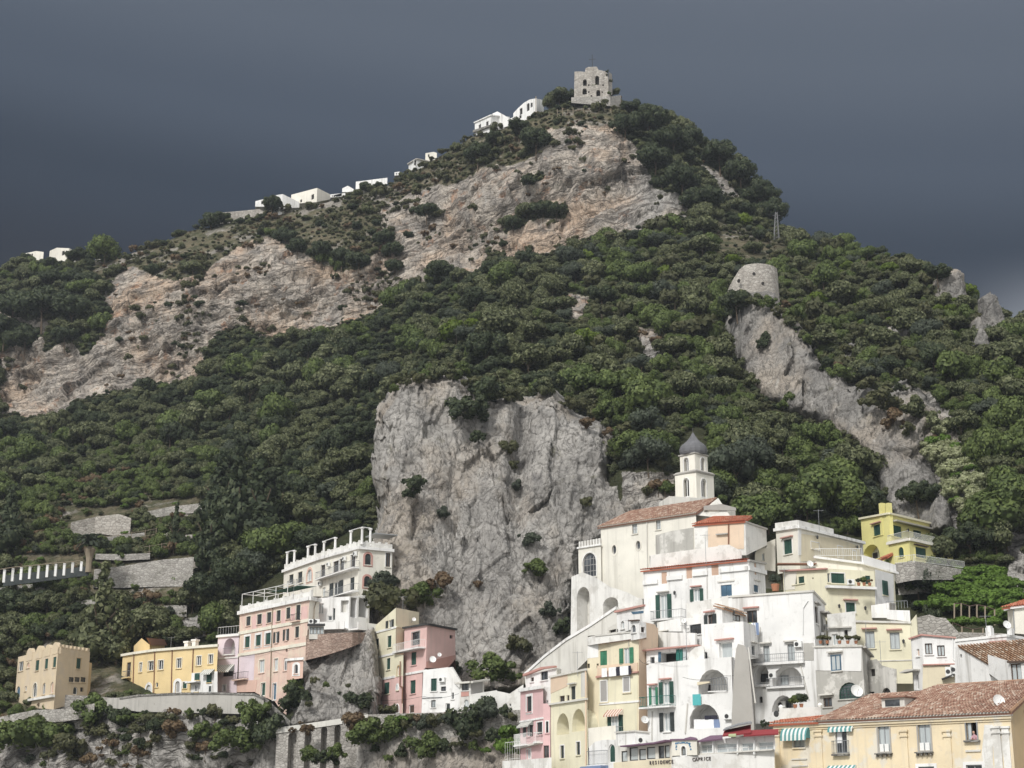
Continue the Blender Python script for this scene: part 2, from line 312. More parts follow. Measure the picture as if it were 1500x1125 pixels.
CLIFF = [(800, 180), (830, 190), (900, 185), (930, 215), (955, 270), (1010, 300), (1000, 320), (930, 340), (880, 345), (840, 360), (760, 385), (700, 395), (640, 410), (600, 430), (560, 455), (520, 472), (440, 492), (380, 502), (350, 480), (318, 492), (295, 520), (280, 550), (230, 570), (170, 582), (130, 592), (98, 580), (110, 530), (150, 480), (150, 422), (190, 395), (250, 416), (300, 412), (325, 376), (390, 340), (430, 364), (480, 386), (530, 392), (560, 350), (556, 302), (600, 282), (660, 262), (720, 250), (780, 225)]
ROCKS = [CLIFF, [(0, 450), (40, 470), (70, 470), (60, 520), (100, 500), (130, 530), (110, 600), (0, 610)],
 [(1068, 425), (1095, 440), (1140, 440), (1175, 480), (1200, 520), (1240, 550), (1260, 570), (1300, 590), (1350, 570), (1385, 600), (1405, 640), (1440, 720), (1425, 770), (1380, 780), (1335, 750), (1300, 690), (1275, 645), (1240, 640), (1170, 605), (1110, 572), (1082, 525), (1066, 485)],
 [(825, 435), (858, 435), (855, 472), (828, 470)], [(922, 475), (960, 480), (985, 535), (945, 520)], [(905, 690), (990, 690), (985, 760), (900, 780)],
 [(440, 1050), (455, 945), (530, 925), (545, 1050)], [(-300, 1062), (0, 1062), (160, 1032), (370, 1030), (420, 1064), (540, 1058), (765, 1045), (765, 1200), (-300, 1200)],
 [(1285, 760), (1300, 700), (1370, 700), (1400, 780), (1370, 790)], [(1470, 800), (1500, 700), (1700, 700), (1700, 900), (1480, 860)], [(1150, 735), (1175, 735), (1175, 770), (1150, 770)],
 [(1020, 230), (1045, 250), (1080, 290), (1050, 290)], [(270, 905), (350, 890), (350, 930), (310, 930), (262, 945)], [(1290, 470), (1330, 470), (1330, 500), (1295, 500)], [(1240, 500), (1262, 505), (1262, 535), (1240, 530)]]
SCRUB = [[(130, 420), (150, 375), (260, 345), (400, 312), (560, 274), (620, 247), (690, 200), (800, 160), (930, 150), (900, 190), (830, 192), (790, 230), (700, 262), (600, 300), (560, 330), (556, 350), (530, 390), (480, 384), (430, 362), (390, 338), (325, 374), (300, 410), (250, 414), (190, 395)],
 [(90, 700), (200, 690), (300, 735), (290, 860), (270, 940), (150, 900), (0, 870), (0, 760)], [(0, 930), (150, 940), (180, 1020), (0, 1060)], [(1040, 320), (1160, 360), (1140, 400), (1050, 380)]]
GREEN = [[(755, 300), (830, 300), (832, 318), (770, 325), (740, 345), (735, 335)], [(765, 262), (790, 258), (792, 272), (765, 275)],
 [(620, 395), (680, 400), (690, 380), (650, 430), (620, 425)], [(715, 365), (745, 370), (740, 395), (705, 400)]]
cols = np.arange(-300, 1801, 2.5); NC = len(cols); NR = 400
rid = np.interp(cols, rx, ry) + fbm(np.stack([cols/40, cols*0, cols*0], -1), 4, 0.55, 91)*6
tt = np.linspace(0, 1, NR)
PX = np.repeat(cols[None], NR, 0); PY = 1215 + (rid[None]-1215)*tt[:, None]
dist = dist0(PX.ravel(), PY.ravel()).reshape(NR, NC)
warp = fbm(np.stack([PX.ravel()/45, PY.ravel()/45, PX.ravel()*0], -1), 4, 0.55, 5).reshape(NR, NC)
warp2 = fbm(np.stack([PX.ravel()/45, PY.ravel()/45, PX.ravel()*0+9], -1), 4, 0.55, 6).reshape(NR, NC)
wx, wy = PX + warp*16, PY + warp2*16
rock = np.zeros((NR, NC))
for pl in ROCKS: rock = np.maximum(rock, inpoly(wx, wy, pl))
for pl in GREEN: rock[inpoly(wx, wy, pl)] = 0
scrub = np.zeros((NR, NC))
for pl in SCRUB: scrub = np.maximum(scrub, inpoly(wx, wy, pl))
rockb = blur(rock, 3); scrubb = blur(scrub, 8)
def to_world(px, py, Yd):
    a = (px-750)/FPX; b = (562.5-py)/FPX; y = CP-b*SP; z = SP+b*CP; k = Yd/y
    return np.stack([a*k, Yd, CAMZ+z*k], -1)
W0 = to_world(PX, PY, dist); P = W0.reshape(-1, 3)
def facet(P, size, seed):
    """broken rock: cells of random tilt and offset, sharp at their edges"""
    Q = P/np.array(size) + 0.35*np.stack([vnoise(P/np.array(size)*0.9+k*7.7, seed+60+k) for k in range(3)], -1); I = np.floor(Q).astype(np.int64); best = np.full(len(P), 1e9); val = np.zeros(len(P))
    for dx in (-1, 0, 1):
        for dy in (-1, 0, 1):
            for dz in (-1, 0, 1):
                a, b, c = I[:, 0]+dx, I[:, 1]+dy, I[:, 2]+dz; h = [_hash(a, b, c, seed+k) for k in range(3)]
                d = np.stack([Q[:, 0]-a-0.5-0.42*h[0], Q[:, 1]-b-0.5-0.42*h[1], Q[:, 2]-c-0.5-0.42*h[2]], -1); dd = (d*d).sum(1); m_ = dd < best
                if not m_.any(): continue
                best[m_] = dd[m_]; g = _hash(a[m_]+31, b[m_]+17, c[m_]+5, seed+9); val[m_] = 0.75*g + 1.5*(d[m_, 0]*h[1][m_] + d[m_, 2]*(0.35+0.8*h[2][m_]))
    return val
def rock_disp(P, seed, flute):
    if flute: return 1.8*fbm(P*np.array([1, 1, .55])/20.0, 3, 0.5, seed) + 1.35*facet(P, (7, 7, 15), seed) + 0.50*facet(P, (2.4, 2.4, 5.5), seed+3) + 0.20*facet(P, (0.8, 0.8, 1.6), seed+5) + 0.5*fbm(P*np.array([1, 1, .5])/3.0, 3, 0.6, seed+7)
    S_ = np.stack([P[:, 0], P[:, 1], P[:, 2]-0.22*P[:, 0]], -1)      # beds tilted across the face
    return 2.4*fbm(P/26.0, 3, 0.5, seed) + 1.9*facet(S_, (13, 13, 7.5), seed) + 1.1*facet(S_, (6, 6, 2.6), seed+3) + 0.5*facet(S_, (1.8, 1.8, 1.3), seed+5) + 0.5*fbm(P*np.array([1, 1, .4])/3.0, 3, 0.6, seed+7)
def rock_disp_old(P, seed, flute):
    k_ = 1.0 if flute else 0.55; av = np.array([1, 1, 0.42]) if flute else np.array([0.8, 0.8, 1.5])
    r = 4.5*k_*fbm(P/24.0, 3, 0.5, seed, True) + 2.4*k_*fbm(P*av/8.0, 4, 0.58, seed+9, True) + (1.1 if flute else 0.8)*fbm(P*av/2.6, 3, 0.6, seed+19, True) + 0.40*fbm(P*av/0.8, 2, 0.6, seed+23)
    if flute: r += 2.2*fbm(P*np.array([1/5.0, 1/5.0, 1/26.0]), 3, 0.55, seed+29, True)
    else:                                                      # tilted beds, each with its own ledge
        s = P[:, 2] - 0.20*P[:, 0]
        q = np.stack([P[:, 0]/16, P[:, 1]/16, s/2.4], -1); r += 1.0*np.clip(vnoise(q, seed+39)*3, -1, 1) + 0.6*np.clip(vnoise(q*2.1+7, seed+41)*3, -1, 1)
        q2 = np.stack([P[:, 0]/45, P[:, 1]/45, s/11.0], -1); r += 1.5*np.clip(vnoise(q2, seed+43)*2.5, -1, 1)
    return r
rd = np.zeros(len(P)); on_ = rockb.ravel() > 0.01; rd[on_] = rock_disp(P[on_], 3, False); rd = rd.reshape(NR, NC)
warmv = blur(np.clip((960-PX)/60, 0, 1)*np.clip((700-PY)/60, 0, 1), 2)
soft = fbm(P/14.0, 4, 0.5, 77).reshape(NR, NC)
low = np.clip((PY-1000)/40, 0, 1)*(PX < 800)
fine = (1.6*fbm(P/5.0, 4, 0.6, 51, True) + 0.8*fbm(P*np.array([1/2.0, 1/2.0, 1/5.0]), 3, 0.6, 57)).reshape(NR, NC)
dsp = rockb*((rd-0.5)*(1-low) + (fine-0.6)*low) + (1-rockb)*soft*1.6
dsp *= np.clip((tt[:, None])*0+1, 0, 1)
fade = np.clip((1-tt)[:, None]*12, 0.15, 1)                       # keep the skyline where it is
V = W0 + np.stack([0*dsp, -0.94*dsp*fade, 0.20*dsp*fade], -1)
TERR = V.copy()
back = [V]
for k in range(1, 9):                                             # the far side falls away behind the ridge
    b = V[-1].copy(); b[:, 1] += 14*k; b[:, 2] -= 1.2*k**1.7; back.append(b[None])
front = []
for k in (2, 1):
    b = V[0].copy(); b[:, 1] -= 7*k; b[:, 2] -= 4.2*k; front.append(b[None])
ALL = np.concatenate(front+back, 0); R_, C_ = ALL.shape[:2]
def grid_faces(R, C, keep=None):
    idx = np.arange(R*C).reshape(R, C)
    q = np.stack([idx[:-1, :-1], idx[:-1, 1:], idx[1:, 1:], idx[1:, :-1]], -1)
    return q[keep] if keep is not None else q.reshape(-1, 4)
def mesh_grid(name, A, mat, attrs=None, keep=None):
    R, C = A.shape[:2]; F = grid_faces(R, C, keep); me = D.meshes.new(name)
    Vv = A.reshape(-1, 3)
    if keep is not None:
        used = np.unique(F); remap = -np.ones(len(Vv), int); remap[used] = np.arange(len(used)); F = remap[F]; Vv = Vv[used]
        attrs = {k: v.ravel()[used] for k, v in (attrs or {}).items()}
    me.vertices.add(len(Vv)); me.vertices.foreach_set('co', Vv.astype(np.float32).ravel())
    me.loops.add(F.size); me.loops.foreach_set('vertex_index', F.astype(np.int32).ravel())
    me.polygons.add(len(F)); me.polygons.foreach_set('loop_start', np.arange(0, F.size, 4, dtype=np.int32))
    me.polygons.foreach_set('use_smooth', np.ones(len(F), bool))
    for k, v in (attrs or {}).items():
        a = me.attributes.new(k, 'FLOAT', 'POINT'); a.data.foreach_set('value', v.astype(np.float32).ravel())
    me.update(calc_edges=True); me.materials.append(mat); o = D.objects.new(name, me); return link(o)
padr = lambda A: np.concatenate([A[:1]]*2 + [A] + [A[-1:]]*8, 0)
hill = tag(mesh_grid('hill', ALL, MATS['mountain_ground'], {'rock': padr(rockb), 'scrub': padr(scrubb), 'warm': padr(warmv)}), 'steep mountain of wooded slopes and orange grey limestone cliffs above the town', 'mountain', kind='structure')
# sea in front, out of the frame, and the shore the town stands on
def flat(name, x0, y0, x1, y1, z, mat, label, cat):
    me = mesh_np(name, [(x0, y0, z), (x1, y0, z), (x1, y1, z), (x0, y1, z)], [(0, 1, 2, 3)], [mat]); return tag(link(D.objects.new(name, me)), label, cat, kind='structure')
m_sea, t_ = newmat('sea_water'); finish(t_, (0.03, 0.06, 0.08), 0.12, t_.noise(t_.n('ShaderNodeNewGeometry').outputs['Position'], 0.5, 6), 0.3, 0.3, spec=0.5)
flat('sea', -1500, -1500, 1500, 98, -0.4, m_sea, 'blue grey sea in front of the town', 'sea')
flat('ground', -900, 98, 900, 1400, -0.2, stonemat('quay_paving', (0.28, 0.27, 0.25), (0.36, 0.35, 0.33), 0.4, 0.1), 'pale paved shore under the town', 'ground')
# ---------------------------------------------------------------- the grey crag behind the houses, and smaller rocks
PATCH = []
def rock_patch(name, poly, d_mid, step, rad, depth, seed, mat, tilt, label, flute=True, amp=1.0, cat='rock', kind='structure', gap=None, dfun=None):
    xs = [p[0] for p in poly]; ys = [p[1] for p in poly]
    gx = np.arange(min(xs)-8, max(xs)+8, step); gy = np.arange(max(ys)+8, min(ys)-8, -step)
    X_, Y_ = np.meshgrid(gx, gy); n = X_.size
    wv = np.stack([X_.ravel()/30, Y_.ravel()/30, np.zeros(n)], -1)
    jx = X_ + (fbm(wv, 4, 0.6, seed)*4*min(1, rad/30)).reshape(X_.shape); jy = Y_ + (fbm(wv+5, 4, 0.6, seed+1)*4*min(1, rad/30)).reshape(X_.shape)
    if rad > 9:
        fj = np.stack([X_.ravel(), Y_.ravel(), np.zeros(n)], -1); jx = jx + (4.0*min(1, rad/26)*facet(fj, (26, 26, 9), seed+70)).reshape(X_.shape); jy = jy + (4.0*min(1, rad/26)*facet(fj, (22, 26, 9), seed+75)).reshape(X_.shape)
    ins = inpoly(jx, jy, poly)
    dd = np.full(X_.shape, 1e9)                                    # distance to the outline
    for k in range(len(poly)):
        ax_, ay_ = poly[k]; bx_, by_ = poly[(k+1) % len(poly)]; L2 = (bx_-ax_)**2+(by_-ay_)**2 + 1e-9
        u = np.clip(((jx-ax_)*(bx_-ax_)+(jy-ay_)*(by_-ay_))/L2, 0, 1); dd = np.minimum(dd, np.hypot(jx-ax_-u*(bx_-ax_), jy-ay_-u*(by_-ay_)))
    e = np.clip(dd/rad, 0, 1); e[~ins] = 0
    Yd = d_mid + tilt*(max(ys)-Y_) + depth*(1-np.sqrt(1-(1-e)**2))
    if gap is not None: Yd = Yd + gap(X_, Y_)
    if dfun is not None: Yd = Yd + dfun(X_, Y_)
    Wp = to_world(X_, Y_, Yd); r = rock_disp(Wp.reshape(-1, 3), seed, flute).reshape(X_.shape)*amp*np.clip(e*2.6, 0.34, 1)
    Wp = Wp + np.stack([0*r, -0.94*r, 0.18*r], -1)
    out = ~ins; Wp[out] += np.stack([0*r, 0*r+depth*0.6, 0*r], -1)[out]
    k = ins[:-1, :-1] | ins[1:, :-1] | ins[:-1, 1:] | ins[1:, 1:]
    PATCH.append(Wp[ins]); o = mesh_grid(name, Wp, mat, None, k); tag(o, label, cat, kind=kind); return o, X_, Y_, Wp, ins
CRAG = [(548, 640), (556, 600), (570, 575), (588, 556), (610, 552), (640, 550), (672, 545), (686, 552), (700, 572), (722, 580), (745, 582), (770, 578), (795, 572), (815, 568), (832, 582), (842, 600), (862, 608), (892, 616), (904, 655), (904, 692), (935, 704), (945, 765), (915, 800), (860, 820), (850, 900), (850, 1010), (600, 1060), (560, 1000), (520, 870), (552, 760), (545, 700)]
def crag_gap(X_, Y_):                                              # the vertical cleft and the bulges of the face
    c1 = np.exp(-((X_-760+(Y_-700)*0.06)/14)**2)*np.clip((860-Y_)/200, 0, 1)*4
    c2 = np.exp(-((X_-672)/22)**2)*np.clip((Y_-640)/120, 0, 1)*1.5
    return c1 + c2 - 3.5*np.exp(-((X_-600)/60)**2)
crag, CX, CY, CW, CI = rock_patch('cliff', CRAG, 226, 1.7, 30, 20, 11, MATS['grey_limestone'], 0.05, 'bare pale grey limestone crag standing behind the pink and yellow houses', gap=crag_gap)
SPX = np.array([1055, 1062, 1087, 1122, 1158, 1193, 1229, 1265, 1290, 1302, 1320, 1400.0]); SPY = np.array([480, 486, 543, 580, 606, 613, 632, 655, 690, 730, 780, 800.0])
SPUR = [(1076, 440), (1086, 426), (1137, 428), (1147, 457), (1172, 472), (1186, 497), (1193, 525), (1229, 543), (1243, 568), (1275, 560), (1290, 582), (1329, 553), (1350, 568), (1371, 596), (1384, 625), (1360, 640), (1360, 670), (1378, 710), (1392, 745), (1396, 790), (1315, 790), (1294, 735), (1280, 695), (1256, 662), (1226, 642), (1193, 622), (1155, 616), (1118, 588), (1080, 550), (1054, 490)]
spd = np.array([dist0(np.array([a_]), np.array([b_]))[0] for a_, b_ in zip(SPX, SPY)])
rock_patch('cliff', SPUR, 0, 2.0, 20, 9, 31, MATS['pale_limestone'], 0.0, 'grey streaked limestone spur running down from the round bastion', True, 1.0, dfun=lambda X_, Y_: np.interp(X_, SPX, spd) - 2.0 + 0.085*(np.interp(X_, SPX, SPY)-Y_))
rock_patch('cliff', [(-60, 1062), (30, 1058), (100, 1046), (160, 1040), (210, 1046), (300, 1044), (372, 1046), (400, 1062), (424, 1082), (424, 1165), (-60, 1165)], 0, 2.2, 14, 5, 41, MATS['grey_limestone'], 0.03, 'pale grey cliff under the tan villa and the yellow house', True, 0.9, dfun=lambda X_, Y_: np.interp(X_, [-60, 30, 160, 260, 372, 424], [243, 240, 231, 226, 219, 215.5]))
rock_patch('cliff', [(518, 1066), (600, 1056), (690, 1050), (770, 1046), (770, 1165), (518, 1165)], 0, 2.2, 10, 4, 43, MATS['grey_limestone'], 0.02, 'grey overgrown cliff under the road right of the viaduct', True, 0.7, dfun=lambda X_, Y_: np.interp(X_, [528, 765], [212.5, 201.5]))
ROCKLIST = [('rock_pinnacle', [(1366, 455), (1368, 412), (1380, 398), (1398, 393), (1415, 400), (1417, 440), (1412, 468)], 291, 'squat grey limestone pinnacle with a tree on its left shoulder on the right skyline'),
 ('rock_pinnacle', [(1436, 500), (1440, 434), (1450, 427), (1462, 434), (1474, 470), (1484, 530)], 275, 'tall pointed grey limestone pinnacle at the right edge of the skyline'),
 ('rock_pinnacle', [(1421, 510), (1426, 468), (1434, 462), (1446, 480), (1462, 520), (1450, 530)], 268, 'short slanting grey rock in front of the pointed pinnacle on the right'),
 ('boulder', [(826, 470), (826, 442), (838, 434), (852, 434), (858, 448), (852, 474), (840, 474)], 318, 'lone grey boulder standing up among the trees near a white pole')]
for nm, pl, dm, lb in ROCKLIST:
    rock_patch(nm, pl, dm, 1.3, 12, 5, len(lb), MATS['pale_limestone'], 0.02, lb, True, 0.6, 'rock', kind=None)

# ---------------------------------------------------------------- plants
def crown(name, rx_, rz_, lobes, leaves, size, mat, seed, shape='round', flat_=0.0):
    rs = np.random.RandomState(seed); C_l, R_l = [], []
    for k in range(lobes):
        if shape == 'round':
            v = rs.normal(size=3); v /= np.linalg.norm(v); v *= rs.uniform(0.30, 0.82); v[2] = abs(v[2])*0.85-0.15
            C_l.append(v*np.array([rx_, rx_, rz_])); R_l.append(rs.uniform(0.24, 0.52)*min(rx_, rz_*1.1)*(15/max(15, lobes))**0.42)
        elif shape == 'column':
            h = (k+0.5)/lobes; wr = rx_*(1-abs(h-0.38)*1.1)*rs.uniform(0.7, 1); a = rs.uniform(0, 6.28)
            C_l.append(np.array([0.35*wr*math.cos(a), 0.35*wr*math.sin(a), (h*2-1)*rz_])); R_l.append(max(0.25*rx_, wr*0.75))
        elif shape == 'cone':
            h = (k+0.5)/lobes; wr = rx_*(1.05-h)*rs.uniform(0.7, 1.15); a = k*2.4
            C_l.append(np.array([0.6*wr*math.cos(a), 0.6*wr*math.sin(a), (h*2-1)*rz_])); R_l.append(max(0.16*rx_, wr*0.55))
        else:                                                     # mat: low spreading sheet
            th_ = rs.uniform(0, 6.28); q_ = rs.uniform(0, 0.85)**0.7; C_l.append(np.array([q_*math.cos(th_)*rx_*rs.choice((0.7, 1.15)), q_*math.sin(th_)*rx_*0.8, (rs.uniform(-0.75, 0.75)*(1-0.5*q_))*rz_])); R_l.append(rs.uniform(0.14, 0.40)*rx_*(1-0.35*q_))
    C_l = np.array(C_l); R_l = np.array(R_l)
    k = rs.choice(lobes, leaves*2, p=R_l**2/np.sum(R_l**2)); d = rs.normal(size=(leaves*2, 3)); d /= np.linalg.norm(d, axis=1)[:, None]
    d[:, 2] = np.where(rs.rand(leaves*2) < 0.65, np.abs(d[:, 2]), d[:, 2])
    p = C_l[k] + d*(R_l[k]*rs.uniform(0.78, 1.12, leaves*2))[:, None]
    dm = np.linalg.norm(p[:, None]-C_l[None], axis=2)/R_l[None]; dm[np.arange(len(p)), k] = 9
    ok = np.where(dm.min(1) > 0.80)[0][:leaves]; p = p[ok]; d = d[ok]; n = len(p)
    nr = d*0.75 + rs.normal(size=(n, 3))*0.42; nr /= np.linalg.norm(nr, axis=1)[:, None]
    a1 = np.cross(nr, rs.normal(size=(n, 3))); a1 /= np.linalg.norm(a1, axis=1)[:, None]; a2 = np.cross(nr, a1)
    s = size*rs.uniform(0.6, 1.35, n)[:, None]
    Vv = np.stack([p-a1*s, p-a2*s*0.7+nr*s*0.2, p+a1*s, p+a2*s*0.7-nr*s*0.1], 1).reshape(-1, 3)
    Fv = np.arange(n*4).reshape(n, 4)
    out = p/np.array([rx_, rx_, rz_]); out /= (np.linalg.norm(out, axis=1)[:, None]+1e-6)
    Nn = d*0.55 + out*0.25 + nr*0.35 + np.array([0, 0, 0.12]); Nn /= np.linalg.norm(Nn, axis=1)[:, None]; Nn = np.repeat(Nn, 4, 0)
    # an inner mass of each lobe so that the crown is not see-through
    iv, iff, inn = [], [], []; base = len(Vv)
    for c0, r0 in zip(C_l, R_l):
        st = base+len(iv); r1 = r0*0.74
        for i in range(4):
            ph = math.pi*(i+0.5)/4
            for j in range(6):
                th = 6.283*(j+0.5*(i % 2))/6; q = np.array([math.sin(ph)*math.cos(th), math.sin(ph)*math.sin(th), math.cos(ph)]); iv.append(c0+q*r1); inn.append(q)
        for i in range(3):
            for j in range(6): iff.append((st+i*6+j, st+(i+1)*6+j, st+(i+1)*6+(j+1) % 6, st+i*6+(j+1) % 6))
    Vv = np.concatenate([Vv, np.array(iv)]); Nn = np.concatenate([Nn, np.array(inn)])
    me = mesh_np(name, Vv, list(map(tuple, Fv))+iff, [mat], Nn)
    lf = np.zeros(len(Vv)); lf[:n*4] = np.repeat(rs.rand(n)**2.2, 4); at_ = me.attributes.new('leaf', 'FLOAT', 'POINT'); at_.data.foreach_set('value', lf.astype(np.float32))
    return me
def trunk_mesh(name, h, r, seed, limbs=4):
    rs = random.Random(seed); Vv, Fv = [], []
    def tube(a, b, r0, r1, k=5):
        a, b = Vector(a), Vector(b); q = (b-a).to_track_quat('Z', 'Y'); s = len(Vv)
        for p, r_ in ((a, r0), (b, r1)):
            for i in range(k): Vv.append(p + q @ Vector((r_*math.cos(6.283*i/k), r_*math.sin(6.283*i/k), 0)))
        for i in range(k): Fv.append((s+i, s+(i+1) % k, s+k+(i+1) % k, s+k+i))
    tube((0, 0, -0.8), (0.1*h, 0, h*0.6), r, r*0.7)
    for i in range(limbs):
        a = 6.283*i/limbs + rs.random(); tube((0.08*h, 0, h*(0.4+0.06*i)), (h*0.45*math.cos(a), h*0.45*math.sin(a), h*(0.95+0.2*rs.random())), r*0.5, r*0.2, 4)
    return mesh_np(name, Vv, Fv, [MATS['bark']])
def lib(kind, n, rx_, rz_, lobes, leaves, size, leaf, shape='round'):
    return [crown(kind, rx_*random.uniform(0.9, 1.1), rz_*random.uniform(0.85, 1.15), lobes, leaves, size, LEAF[leaf], 100+i*7+len(kind)+lobes, shape) for i in range(n)]
CR = {'oak': lib('oak_crown', 6, 1.0, 0.85, 22, 1900, 0.066, 'oak'), 'dark': lib('dark_crown', 4, 1.0, 0.9, 22, 1800, 0.066, 'dark'), 'bigdark': lib('big_crown', 4, 1.0, 0.85, 46, 3600, 0.046, 'dark'),
      'broad': lib('broadleaf_crown', 4, 1.0, 0.9, 20, 1700, 0.068, 'broad'), 'olive': lib('olive_crown', 3, 1.0, 0.85, 24, 1800, 0.056, 'olive'),
      'scrub': lib('shrub_crown', 4, 1.0, 0.7, 9, 420, 0.12, 'scrub'), 'dry': lib('dry_crown', 3, 1.0, 0.65, 9, 380, 0.11, 'dry'), 'lime': lib('lime_crown', 2, 1.0, 0.8, 12, 800, 0.09, 'lime'),
      'bushdark': lib('bush_crown', 4, 1.0, 0.75, 17, 1300, 0.075, 'dark', 'mat'), 'bushbroad': lib('bush_crown', 4, 1.0, 0.75, 17, 1300, 0.075, 'broad', 'mat'), 'bushscrub': lib('bush_crown', 3, 1.0, 0.6, 14, 800, 0.085, 'scrub', 'mat'), 'bushdry': lib('bush_crown', 3, 1.0, 0.6, 12, 600, 0.09, 'dry', 'mat'), 'busholive': lib('bush_crown', 3, 1.0, 0.65, 15, 900, 0.08, 'olive', 'mat'), 'bushoak': lib('bush_crown', 3, 1.0, 0.7, 15, 1100, 0.08, 'oak', 'mat'),
      'vine': lib('vine_crown', 4, 1.0, 0.55, 14, 900, 0.10, 'vine'), 'flower': lib('flower_crown', 3, 1.0, 0.7, 12, 800, 0.09, 'flower'),
      'cypress': lib('cypress_crown', 2, 0.34, 1.0, 16, 900, 0.06, 'dark', 'column'), 'cone': lib('conifer_crown', 2, 0.52, 1.0, 26, 1300, 0.065, 'oak', 'cone'), 'cedar': lib('cedar_crown', 2, 0.62, 1.0, 30, 1700, 0.06, 'dark', 'cone')}
TRUNKS = [trunk_mesh('trunk', 1.0, 0.06, s) for s in range(3)]
def plant(name, kind, p, r, label, cat, group, rz=None, sz=1.0, trunk=True, var=None, sink=0.0):
    """one plant: Empty at its base > crown, trunk"""
    rz = random.uniform(0, 6.28) if rz is None else rz
    if kind == 'dark' and r > 3.2: kind = 'bigdark'
    o = empty(name, (p[0], p[1], p[2]), label, cat, group, rz)
    me = CR[kind][random.randrange(len(CR[kind])) if var is None else var % len(CR[kind])]
    c = link(D.objects.new('crown', me), o); up = {'cypress': 1.0, 'cone': 1.02, 'cedar': 1.0}.get(kind, 0.62)
    c.scale = (r*random.uniform(0.82, 1.2), r*random.uniform(0.82, 1.2), r*sz); c.location = (0, 0, r*sz*up - sink)
    if trunk:
        tr = link(D.objects.new('trunk', random.choice(TRUNKS)), o); k = r*sz*up; tr.scale = (k, k, k)
    return o
# ---------------------------------------------------------------- the woods
KMAP = {'oak': 0, 'dark': 1, 'broad': 2, 'olive': 3, 'scrub': 4, 'dry': 5, 'lime': 6}
TOWN = [[(20, 960), (90, 940), (135, 950), (180, 958), (320, 940), (350, 880), (416, 835), (525, 775), (575, 800), (575, 860), (540, 920), (580, 890), (667, 915), (667, 985), (760, 1010), (835, 930), (837, 845), (850, 798), (880, 770), (1020, 735), (1070, 745), (1130, 775), (1265, 790), (1262, 755), (1300, 740), (1365, 765), (1398, 805), (1398, 835), (1315, 830), (1345, 905), (1400, 930), (1480, 890), (1600, 880), (1600, 1200), (735, 1200), (735, 1045), (420, 1050), (180, 1020), (130, 1030), (20, 1038)], [(985, 695), (995, 640), (1016, 625), (1037, 640), (1046, 730), (985, 730)]]
rs = np.random.RandomState(5)
FLAT = TERR.reshape(-1, 3); RK = rockb.ravel(); SB = scrubb.ravel(); PXf = PX.ravel(); PYf = PY.ravel()
cellr = {}
plants_ = []      # (kind, x, y, z, r, px, py)
def try_place(i, kind, r, gapk):
    p = FLAT[i]; px, py = PXf[i], PYf[i]; s = FPX*r/p[1]*gapk
    g = 14.0; cx_, cy_ = int(px//g), int(py//g); k = int(s//g)+2
    for a in range(cx_-k, cx_+k+1):
        for b in range(cy_-k, cy_+k+1):
            for (qx, qy, qs) in cellr.get((a, b), ()):
                dd = ((qx-px)**2 + ((qy-py)*1.45)**2)
                if dd < (0.5*(s+qs))**2: return False
    cellr.setdefault((cx_, cy_), []).append((px, py, s)); plants_.append((kind, p[0], p[1], p[2], r, px, py)); return True
intown = np.zeros(len(FLAT), bool)
for pl in TOWN: intown |= inpoly(PXf, PYf, pl)
cragmask = inpoly(PXf, PYf, CRAG)
zone = fbm(np.stack([PXf/110, PYf/80, PXf*0], -1), 3, 0.5, 33); zone2 = fbm(np.stack([PXf/40, PYf/30, PXf*0], -1), 3, 0.5, 35)
LIMES = [(670, 485), (690, 480), (652, 492)]
inview = (PXf > -120) & (PXf < 1620) & (PYf < 1130)
nogrow = np.zeros(len(FLAT), bool); sh_ = int(12/((1215-rid.mean())/NR)); rup = np.zeros_like(rockb); rup[:-sh_] = rockb[sh_:]; rup2 = np.zeros_like(rockb); rup2[:-(sh_//2)] = rockb[(sh_//2):]; foot = ((np.maximum(rup, rup2) > 0.5) & (rockb < 0.5) & (PY < 800)).ravel(); nogrow |= foot; nogrow |= inpoly(PXf, PYf, SPUR) & (PYf > 445); nogrow |= inpoly(PXf+6, PYf-20, SPUR) & (PYf > 470); nogrow |= inpoly(PXf+2, PYf-10, SPUR) & (PYf > 460)
for pl in ([(1372, 862), (1410, 830), (1450, 826), (1540, 850), (1540, 935), (1340, 935), (1345, 885)], [(1355, 612), (1385, 608), (1405, 640), (1430, 690), (1446, 730), (1450, 800), (1400, 795), (1380, 730), (1370, 690), (1354, 660)]): nogrow |= inpoly(PXf, PYf, pl)
for pl in ([(88, 745), (195, 745), (200, 800), (85, 800)], [(205, 735), (300, 730), (300, 765), (210, 765)], [(128, 825), (295, 815), (295, 885), (128, 885)], [(170, 895), (280, 885), (280, 915), (170, 915)], [(0, 815), (128, 815), (128, 848), (0, 852)]): nogrow |= inpoly(PXf, PYf, pl)
cand = rs.permutation(np.where(inview & ~intown)[0])[:170000]
